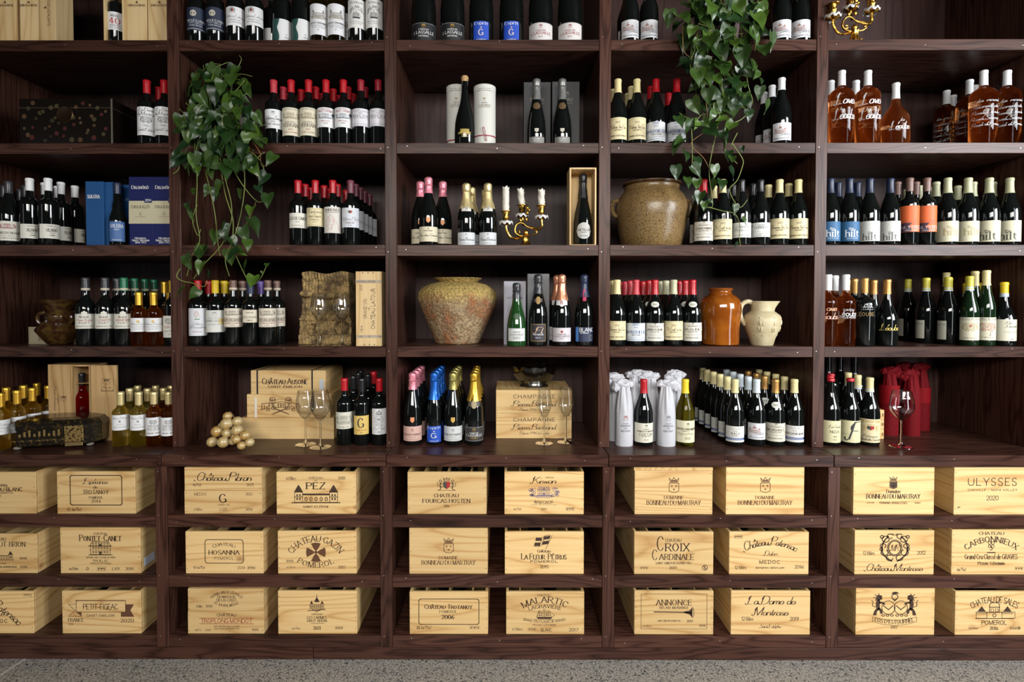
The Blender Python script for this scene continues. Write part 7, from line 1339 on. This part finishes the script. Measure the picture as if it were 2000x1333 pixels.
# ------------------------------------------------------------------ candelabra
GOLD = mat('gilt_bronze', (.62, .36, .075), .26, 1.0, noise=(60, (.30, .14, .02), .5, .68), bump=(130, .5, .003)); WAX = mat('candle_wax', (.62, .58, .50), .5, bump=(120, .4, .002))
DRIP = mat('wax_drip', (.58, .58, .58), .5)
def candelabra(label, org, sc, z, Y, mirror, nocandle=False):
    """drawn in an enlarged view, then given depth"""
    px = lambda x, y, dy=0.0: P(org[0] + x * sc, org[1] + y * sc, Y + dy)
    c0 = px(560, 1270); base_ = Vector((c0.x, Y, z)); root = thing('candelabra', label, 'candelabra', base_, 0)
    W = lambda x, y, dy=0.0: tuple(px(x, y, dy) - c0)
    kz = sc / F * (2.4 + Y)
    pr = [(.0, 0), (130 * kz, 0), (138 * kz, 10 * kz), (95 * kz, 34 * kz), (70 * kz, 70 * kz), (56 * kz, 120 * kz), (58 * kz, 180 * kz), (70 * kz, 205 * kz), (40 * kz, 215 * kz), (0, 215 * kz)]
    fl = lambda p, a, r: (p[0] * (1 + .12 * math.cos(6 * a)), p[1] * (1 + .12 * math.cos(6 * a)), p[2])
    MB().lathe(pr, 36, fl, cap=False).build('foot', GOLD, root, True, loc=(0, 0, 0))
    for k in range(3):
        a = R(-90 + 120 * k); s = MB(); s.tube(bez([(.055 * kz / kz * .5 * math.cos(a), .0275 * math.sin(a), 12 * kz), (.033 * math.cos(a), .033 * math.sin(a), 30 * kz), (.03 * math.cos(a), .03 * math.sin(a), 4 * kz + .004)], 5), [.006, .006, .006, .005, .005, .005, .004, .004, .004, .004, .0035], 8); s.build('scroll_toe', GOLD, root, True)
    sp = MB(); 
    pts = [W(560, 1060), W(470, 1060), W(380, 1020), W(350, 950), W(375, 860), W(440, 810), W(510, 820), W(570, 870), W(650, 905), W(760, 930), W(850, 935)]
    sp.tube(bez(pts, 6), [22 * kz * (1 - .4 * i / 60) for i in range(61)], 10); sp.build('body_scroll', GOLD, root, True)
    s2 = MB(); s2.tube(bez([W(350, 950), W(390, 1010), W(440, 1000), W(430, 960), W(400, 970)], 5), 14 * kz, 8); s2.tube(bez([W(560, 1060), W(680, 1050), W(760, 1010), W(770, 970), W(735, 980)], 5), 15 * kz, 8); s2.tube(bez([W(600, 870), W(640, 890), W(720, 900), W(820, 920)], 4), 13 * kz, 8); s2.ball(W(565, 1000), (50 * kz, 45 * kz, 60 * kz), 12, 8); s2.ball(W(460, 760), (32 * kz, 30 * kz, 45 * kz), 10, 8); s2.ball(W(575, 740), (32 * kz, 30 * kz, 50 * kz), 10, 8); s2.ball(W(590, 620), (34 * kz, 30 * kz, 40 * kz), 10, 8); s2.ball(W(590, 520), (36 * kz, 30 * kz, 42 * kz), 10, 8); s2.ball(W(625, 560), (26 * kz, 26 * kz, 30 * kz), 10, 8)
    s2.build('figure_ornament', GOLD, root, True)
    arms = [([(470, 1095, .0), (360, 1110, -.03), (270, 1085, -.045), (215, 1010, -.05), (185, 930, -.05), (178, 860, -.05)], 178, 590, 830, -.05, 170, 440), ([(520, 860, .02), (500, 780, .03), (495, 700, .03), (490, 650, .03)], 488, 465, 690, .03, 440, 300), ([(700, 920, .0), (820, 930, -.01), (870, 870, -.02), (868, 800, -.02), (862, 740, -.02)], 862, 480, 720, -.02, 862, 290)]
    for pts, cx, ytop, ypan, dy, candx, hc in arms:
        am = MB(); bp_ = bez([W(*p) for p in pts], 5); am.tube(bp_, [24 * kz] * len(bp_), 8); am.build('arm', GOLD, root, True)
        H = (ypan - ytop) * kz; o = W(cx, ypan, dy)
        dp = MB(); pn = lambda p, a, r: (p[0] * (1 + .10 * math.cos(9 * a)), p[1] * (1 + .10 * math.cos(9 * a)), p[2] + .004 * math.cos(5 * a) * (r / .02))
        dp.lathe([(0, -.004), (60 * kz, -.002), (110 * kz, .004), (125 * kz, .008), (105 * kz, .008), (0, .003)], 30, pn, cap=False); dp.build('drip_pan', GOLD, root, True, loc=o)
        dw = MB(); dw.lathe([(70 * kz, .006), (112 * kz, .0085), (134 * kz, .006), (130 * kz, -.003), (115 * kz, .011), (70 * kz, .010)], 30, lambda p, a, r: (p[0], p[1], p[2] + (.006 * math.sin(8 * a) + .002 if r > 115 * kz else 0)), cap=False); dw.build('wax_drip', DRIP, root, True, loc=o)
        cp = MB(); cp.lathe([(20 * kz, 0), (26 * kz, H * .15), (48 * kz, H * .35), (66 * kz, H * .55), (52 * kz, H * .68), (64 * kz, H * .82), (66 * kz, H * .92), (100 * kz, H * .97), (100 * kz, H), (60 * kz, H)], 26, lambda p, a, r: (p[0] * (1 + .06 * math.sin(5 * a + p[2] * 200)), p[1] * (1 + .06 * math.sin(5 * a + p[2] * 200)), p[2])); cp.build('candle_cup', GOLD, root, True, loc=o)
        if not nocandle:
            cd_ = MB(); hh = hc * kz; rr = 64 * kz; lean = {170: 0, 440: -.08, 862: 0}[candx]
            def cf(p, a, r): 
                k = 1 + .10 * math.sin(3 * a + p[2] * 130) * (0.3 if candx == 170 else 1) + .06 * math.sin(7 * a - p[2] * 210); top = .006 * math.sin(3 * a) + .004 * math.sin(5 * a + 1) if p[2] > hh * .99 else 0
                return (p[0] * k + lean * p[2] * 1.2, p[1] * k, p[2] + top)
            cd_.lathe([(rr, 0)] + [(rr * (1 - .06 * (q % 2)), hh * q / 10) for q in range(1, 11)] + [(rr * .7, hh * .985), (.002, hh * .96)], 22, cf); cd_.build('candle', WAX, root, True, loc=(o[0], o[1], o[2] + H))
    return root
candelabra('gilt bronze candelabra with three dripping white candles, third shelf', (970, 350), 110 / 1086, S3, .085, False)
candelabra('gilt bronze candelabra cut by the top edge, fifth bay', (1607, -81), 120 / 1086, S1, .035, True, True)
# ------------------------------------------------------------------ bottles wrapped in tissue
TIS = mat('white_tissue', (.47, .47, .50), .6, bump=(50, .3, .004)); RTI = mat('red_tissue', (.11, .0015, .004), .75, spec=.15, bump=(70, .5, .004))
def wrapped(label, u, z, Y, H, Rr, m, seed, flap, art=None, grp='', band=None):
    rnd = random.Random(seed); ph = [rnd.uniform(0, 6.3) for _ in range(6)]
    root = thing('wrapped_bottle', label, 'bottle', (P(u, 800, Y).x, Y, z), 0, grp)
    pr = [(Rr, 0), (Rr * 1.01, .02), (Rr, .44 * H), (Rr * .98, .52 * H), (Rr * .93, .59 * H), (Rr * .86, .66 * H), (Rr * .78, .72 * H), (Rr * .69, .78 * H), (Rr * .60, .83 * H), (Rr * .55, .875 * H)]
    def cr(p, a, r):
        t = max(0, p[2] / H - .38) / .5; k = 1 + t * (.10 * math.sin(7 * a + ph[0] + 3 * t) + .07 * math.sin(13 * a + ph[1]) + .05 * math.sin(4 * a + ph[2])) + .012 * math.sin(5 * a + p[2] * 60)
        return (p[0] * k, p[1] * k, p[2])
    body = MB().lathe(pr, 56, cr).build('paper_wrap', m, root, True, sharp=70)
    # crumpled knot of paper folded over to one side
    kn = MB(); ang = R(flap)
    sg = 1 if math.cos(ang) > 0 else -1
    kn.ball((0, 0, -.002), (Rr * .68, Rr * .55, .017), 11, 7)
    kn.ball((sg * Rr * .35, -.006, .008), (Rr * .95, Rr * .50, .020), 12, 7); kn.ball((-sg * Rr * .55, .0, .004), (Rr * .55, Rr * .42, .016), 9, 6); kn.ball((sg * Rr * .95, -.010, -.010), (Rr * .55, Rr * .30, .020), 9, 6)
    kn.v = [(x + rnd.uniform(-.0045, .0045), y + rnd.uniform(-.004, .004), z_ + rnd.uniform(-.0035, .0035)) for x, y, z_ in kn.v]
    kn.build('paper_knot', m, root, False, loc=(0, 0, .90 * H))
    if band: MB().lathe([(Rr + .0018, band[0] * H), (Rr + .0018, band[1] * H)], 40, cap=False).build('paper_band', band[2], root, True)
    if art:
        T = lambda x, y: ((Rr * 1.012 + .0008) * math.cos(-math.pi / 2 + x / 1000 / Rr), (Rr * 1.012 + .0008) * math.sin(-math.pi / 2 + x / 1000 / Rr), .135 - y / 1000)
        a = Art(T, cyl=True); art(a); a.build('lettering', body)
    return root
def wart(ink, cr_): return lambda a: (em_crest(a, 0, 8, 16, 24, cr_), a.text('DOMAINE', 0, 32, 4, 'serif', 24, ink=ink), a.text('BONNEAU', 0, 42, 7.5, 'serif', 42, ink=ink), a.text('DU', 0, 53, 7, 'serif', 12, ink=ink), a.text('MARTRAY', 0, 65, 7.5, 'serif', 42, ink=ink))
INKG = paint((.16, .16, .18)); CRR = paint((.35, .12, .08))
GW = 'paper-wrapped bottles on the counter'
wrapped('white paper-wrapped bottle with reddish crest, nearest the upright', 1219, CT, .045, .300, .0395, TIS, 1, 200, wart(INKG, CRR), GW)
wrapped('white paper-wrapped bottle with grey crest, between two capped bottles', 1301, CT, .045, .302, .0415, TIS, 2, 30, wart(INKG, INKG), GW)
wrapped('white paper-wrapped bottle in second row, against the upright', 1202, CT, .135, .318, .0395, TIS, 3, 200, None, GW)
wrapped('white paper-wrapped bottle in second row, behind the red-capped bottle', 1239, CT, .155, .330, .0395, TIS, 4, 40, None, GW)
wrapped('white paper-wrapped bottle in second row, left of grey crested one', 1271, CT, .14, .325, .0395, TIS, 5, 170, None, GW)
wrapped('white paper-wrapped bottle in second row, behind the yellow-capped bottle', 1321, CT, .15, .330, .0395, TIS, 6, 200, None, GW)
GRD = 'red paper-wrapped bottles in the dark corner'; RB = mat('red_paper_band', (.17, .002, .005), .7, spec=.15)
wrapped('red paper-wrapped bottle, front left of its group, above the small crate', 1736, CT, .24, .335, .040, RTI, 11, 60, None, GRD, (.45, .72, RB))
wrapped('red paper-wrapped bottle, front right of its group, behind the wine glass', 1778, CT, .23, .325, .040, RTI, 12, 120, None, GRD, None)
wrapped('red paper-wrapped bottle, rear middle of its group', 1762, CT, .36, .345, .040, RTI, 13, 60, None, GRD)
wrapped('red paper-wrapped bottle, rear right of its group', 1797, CT, .34, .345, .040, RTI, 14, 150, None, GRD, (.40, .62, RB))
a0 = P(1712, 801, .14); a1 = P(1734, 801, .14)
sc_ = thing('small_crate', 'small stacked pine drawer box behind the gold crested bottle', 'box', (a0.x - .02, .14, CT)); Wq = a1.x - a0.x + .06
hq = P(1725, 801, .14).z - CT
for k in range(3): MB().box(-Wq / 2, Wq / 2, 0, .16, hq * k / 3 + .0006, hq * (k + 1) / 3 - .0006).build('tray', PINE, sc_, bevel=.001)
nb = MB()
for k in range(3): nb.box(Wq / 2 - .009, Wq / 2 - .004, -.0005, .001, hq * (k + .35) / 3, hq * (k + .65) / 3)
nb.build('finger_joint', paint((.12, .07, .03)), sc_)
place_all()
# ------------------------------------------------------------------ trailing plants
def leafmat(name, c1, c2):
    m, t, b = nt(name); N = t.nodes; L = t.links; oi = N.new('ShaderNodeObjectInfo'); r_ = N.new('ShaderNodeValToRGB'); e = r_.color_ramp.elements
    e[0].color = (*c1, 1); e[1].color = (*c2, 1); q = e.new(.8); q.color = tuple((a + b_) / 2 for a, b_ in zip(c1, c2)) + (1,); L.new(oi.outputs['Random'], r_.inputs['Fac']); L.new(r_.outputs[0], b.inputs['Base Color']); b.inputs['Roughness'].default_value = .36
    b.inputs['Specular IOR Level'].default_value = .5; MATS[name] = m; return m
LEAF = leafmat('philodendron_leaf', (.006, .024, .006), (.062, .118, .013)); STEM = mat('vine_stem', (.16, .20, .045), .5); STEMB = mat('brown_vine_stem', (.20, .10, .035), .6)
def leafmesh(fold, curl, wav):
    """heart-shaped leaf, stalk at origin, tip along -z, facing -y"""
    mb = MB(); rows = 9; vs = []; n = 6
    for i in range(rows + 1):
        t = i / rows; w_ = .39 * math.sin(math.pi * min(1, (t + .12) / 1.12) ** .62) * (1 - t) ** .30 * 1.12 if t < 1 else 0
        z = .10 - t * 1.1
        for k in range(n + 1):
            s_ = (k / n - .5) * 2
            zz = z + (.06 * abs(s_) * (1 - t) ** 4)
            if i == 0 and abs(s_) < .1: zz -= .05
            vs.append((s_ * w_, -fold * abs(s_) * w_ + curl * t * t + wav * math.sin(t * 9 + s_), zz))
    fs = [(i * (n + 1) + k, i * (n + 1) + k + 1, (i + 1) * (n + 1) + k + 1, (i + 1) * (n + 1) + k) for i in range(rows) for k in range(n)]
    return mb.add(vs, fs).mesh('leaf', LEAF, True, sharp=180)
LM = [leafmesh(.25, .15, .02), leafmesh(.45, -.10, .03), leafmesh(.15, .28, .03), leafmesh(.6, .1, .02), leafmesh(.3, -.2, .04)]
def add_leaf(root, u, v, Y, size_px, rnd, tip=None):
    p = P(u, v, Y); s_ = size_px / F * (2.4 + Y)
    o = link('leaf', rnd.choice(LM), root); a = rnd.gauss(0, 30) if tip is None else tip
    e = (Matrix.Rotation(R(rnd.gauss(0, 28)), 3, 'Z') @ Matrix.Rotation(R(rnd.gauss(-12, 20)), 3, 'X') @ Matrix.Rotation(R(a), 3, 'Y')).to_euler()
    o.rotation_euler = e; o.scale = (s_, s_, s_)
    o.location = Vector((p.x, p.y, p.z)) - root.location + Vector((0, 0, .45 * s_))
    return o
def plant(label, u, z, Yp, pr, seed, blobs, leaves, vines, pm):
    rnd = random.Random(seed); X = P(u, 250, Yp).x; root = thing('trailing_plant', label, 'plant', (X, Yp, z))
    MB().lathe(pr, 32).build('pot', pm, root, True); rim = pr[-1][1]
    MB().lathe([(0, rim - .02), (pr[-1][0] * .9, rim - .022)], 24, cap=False).build('soil', paint((.03, .02, .012), .9), root)
    top = Vector((0, 0, rim - .01))
    for pts in vines:
        n = len(pts); q = []
        for j, p in enumerate(pts): q.append(tuple(P(p[0], p[1], p[2] if len(p) > 2 else rnd.uniform(-.09, -.03)) - root.location))
        c = bez(q, 5); MB().tube(c, [.0022 - .0008 * j / len(c) for j in range(len(c))], 5).build('stem', STEM if rnd.random() < .75 else STEMB, root, True)
    for cx, cy, rx, ry, n, y0, y1, sz in blobs:
        for k in range(n):
            while True:
                a, b = rnd.uniform(-1, 1), rnd.uniform(-1, 1)
                if a * a + b * b < 1: break
            Y = rnd.uniform(y0, y1); u_, v_ = cx + a * rx, cy + b * ry; size = rnd.uniform(*sz)
            lf = add_leaf(root, u_, v_, Y, size, rnd)
            if rnd.random() < .45:
                e0 = lf.location.copy(); e1 = e0 + Vector((rnd.uniform(-.05, .05), rnd.uniform(.0, .05), rnd.uniform(.01, .07))); mid = (e0 + e1) / 2 + Vector((rnd.uniform(-.02, .02), 0, .01))
                MB().tube(bez([tuple(e0), tuple(mid), tuple(e1)], 4), .0013, 4).build('stem', STEM, root, True)
    for u_, v_, size, tip in leaves: add_leaf(root, u_, v_, rnd.uniform(-.11, -.045), size, rnd, tip)
    return root
rnd = random.Random(9)
lv = [(340 + x * .22, 270 + y * .22, s_ * .22 * 1.05, rnd.gauss(0, 22)) for x, y, s_ in [(455, 110, 240), (95, 205, 130), (885, 210, 130), (820, 380, 130), (600, 215, 180), (705, 240, 110), (425, 470, 160), (835, 570, 140), (190, 490, 90), (330, 320, 110), (455, 800, 90), (365, 890, 130), (440, 870, 100), (610, 870, 150), (690, 670, 110), (680, 800, 170), (650, 960, 110), (245, 1005, 110), (580, 1030, 100), (160, 690, 110), (120, 620, 80), (500, 940, 110), (745, 470, 90), (310, 480, 100), (390, 520, 110), (590, 500, 90), (250, 300, 110)]]
lv += [(340 + x * .22, 480 + y * .22, s_ * .22 * 1.0, rnd.gauss(0, 20)) for x, y, s_ in [(105, 160, 150), (245, 90, 150), (255, 210, 130), (490, 110, 150), (575, 110, 150), (645, 200, 130), (320, 270, 90), (95, 420, 140), (210, 445, 120), (710, 340, 140), (780, 240, 30), (825, 190, 60)]]
POTM = mat('mauve_clay_pot', (.10, .065, .06), .7)
plant('trailing green vine in a clay pot, second bay, spilling over two shelves', 455, S2, .12, [(.062, 0), (.068, .004), (.080, .09), (.088, .13), (.088, .145), (.083, .146)], 3,
      [(430, 165, 48, 28, 20, -.02, .10, (22, 34)), (430, 200, 68, 38, 38, -.06, .08, (24, 40)), (428, 250, 80, 42, 48, -.10, .0, (24, 42)), (400, 300, 55, 40, 26, -.12, -.03, (24, 40)), (465, 300, 50, 45, 22, -.12, -.03, (24, 40))], lv,
      [[(430, 210, .08), (425, 260, -.02), (428, 300, -.07), (440, 350, -.07), (452, 400, -.06), (450, 440, -.06), (432, 480, -.07), (400, 515, -.08), (378, 545, -.07)], [(450, 215, .08), (468, 260, -.02), (474, 300, -.08), (478, 360, -.07), (470, 420, -.06), (455, 470, -.07), (440, 505, -.06), (448, 540, -.06)], [(410, 220, .08), (385, 265, -.02), (380, 300, -.07), (385, 350, -.06), (383, 420, -.07), (390, 470, -.06), (375, 500, -.06), (365, 540, -.06)], [(440, 290, -.06), (455, 330, -.07), (480, 370, -.07), (505, 395, -.06), (520, 385, -.07)], [(430, 320, -.06), (440, 380, -.06), (455, 430, -.07), (455, 480, -.06), (470, 520, -.06), (490, 555, -.07), (508, 545, -.06), (522, 516, -.06)], [(352, 525, -.06), (345, 540, -.07), (356, 549, -.07), (375, 553, -.06), (398, 560, -.06), (404, 548, -.06)], [(480, 290, -.05), (505, 310, -.07), (515, 330, -.06), (510, 350, -.06), (500, 345, -.07)], [(480, 270, -.03), (495, 280, -.06), (508, 300, -.06), (512, 325, -.06), (540, 310, -.07)], [(400, 330, -.06), (410, 370, -.06), (420, 420, -.06), (425, 470, -.06), (430, 500, -.06)], [(365, 290, -.06), (352, 320, -.07), (348, 332, -.07), (338, 340, -.07)], [(480, 440, -.06), (490, 420, -.06), (500, 395, -.06)], [(385, 400, -.05), (376, 430, -.05), (386, 460, -.06), (392, 448, -.06)]], POTM)
lv2 = [(1170 + x * .22, 270 + y * .22, s_ * .22 * 1.0, rnd.gauss(0, 24)) for x, y, s_ in [(705, 95, 130), (765, 180, 130), (1155, 165, 100), (1180, 210, 90), (865, 230, 120), (1025, 300, 120), (680, 310, 130), (820, 320, 140), (1165, 315, 120), (780, 405, 110), (870, 420, 110), (1030, 420, 100), (1090, 430, 120), (900, 540, 120), (930, 610, 90), (970, 580, 60), (1200, 640, 100), (1265, 750, 80), (1225, 950, 60), (1270, 105, 60), (1090, 60, 130), (850, 540, 60)]]
lv2 += [(1170 + x * .22, y * .22, s_ * .22 * 1.0, rnd.gauss(0, 24)) for x, y, s_ in [(620, 165, 150), (740, 270, 80), (690, 340, 60), (1190, 90, 130), (1455, 160, 120), (1530, 370, 160), (1470, 480, 150), (1380, 230, 200), (1290, 270, 200), (1210, 530, 150), (980, 630, 140), (1130, 620, 120), (1260, 620, 120), (1325, 610, 150), (1400, 680, 120), (1420, 740, 100), (1430, 830, 120), (1495, 945, 120), (1300, 930, 110), (1330, 1030, 110), (1015, 1140, 120), (1090, 1220, 120), (1190, 1150, 130), (830, 960, 160), (700, 1100, 130), (780, 1190, 150), (740, 1290, 120), (1130, 890, 140), (930, 530, 120), (860, 640, 100), (840, 820, 100), (1220, 800, 110)]]
plant('trailing green vine hanging from the top shelf, fourth bay', 1405, S1, .12, [(.062, 0), (.068, .004), (.080, .09), (.088, .13), (.088, .145), (.083, .146)], 8,
      [(1410, 10, 85, 34, 36, -.09, .08, (24, 40)), (1400, 65, 82, 44, 46, -.12, .0, (24, 44)), (1405, 125, 62, 45, 32, -.13, -.03, (26, 44)), (1405, 190, 52, 42, 22, -.12, -.03, (24, 40)), (1395, 245, 48, 35, 12, -.11, -.03, (22, 36))], lv2,
      [[(1405, 0, .05), (1400, 80, -.05), (1410, 160, -.08), (1405, 230, -.07), (1390, 300, -.07), (1385, 340, -.06), (1392, 400, -.06), (1380, 405, -.06)], [(1370, 10, .05), (1360, 60, -.06), (1370, 110, -.08), (1378, 190, -.07), (1380, 250, -.07), (1350, 280, -.06), (1375, 310, -.06), (1390, 340, -.06)], [(1385, 405, -.06), (1410, 412, -.06), (1435, 418, -.07), (1445, 440, -.07), (1444, 460, -.06), (1446, 482, -.05)], [(1440, 10, .05), (1450, 80, -.06), (1460, 160, -.07), (1470, 200, -.06), (1455, 215, -.06)], [(1430, 280, -.06), (1450, 310, -.06), (1450, 325, -.06), (1440, 352, -.06), (1425, 370, -.06), (1435, 395, -.06), (1447, 405, -.06), (1460, 390, -.06)], [(1420, 180, -.06), (1418, 240, -.06), (1415, 290, -.06), (1440, 320, -.06)], [(1333, 50, -.06), (1335, 95, -.07), (1345, 110, -.07), (1365, 113, -.07)], [(1372, 30, -.06), (1362, 70, -.07), (1368, 105, -.07)], [(1415, 210, -.06), (1425, 238, -.07), (1445, 235, -.07), (1460, 222, -.07)], [(1350, 240, -.06), (1352, 280, -.06), (1352, 320, -.06)], [(1358, 240, -.06), (1370, 225, -.06), (1390, 225, -.06)], [(1440, 260, -.06), (1430, 280, -.06), (1428, 288, -.05)]], POTM)
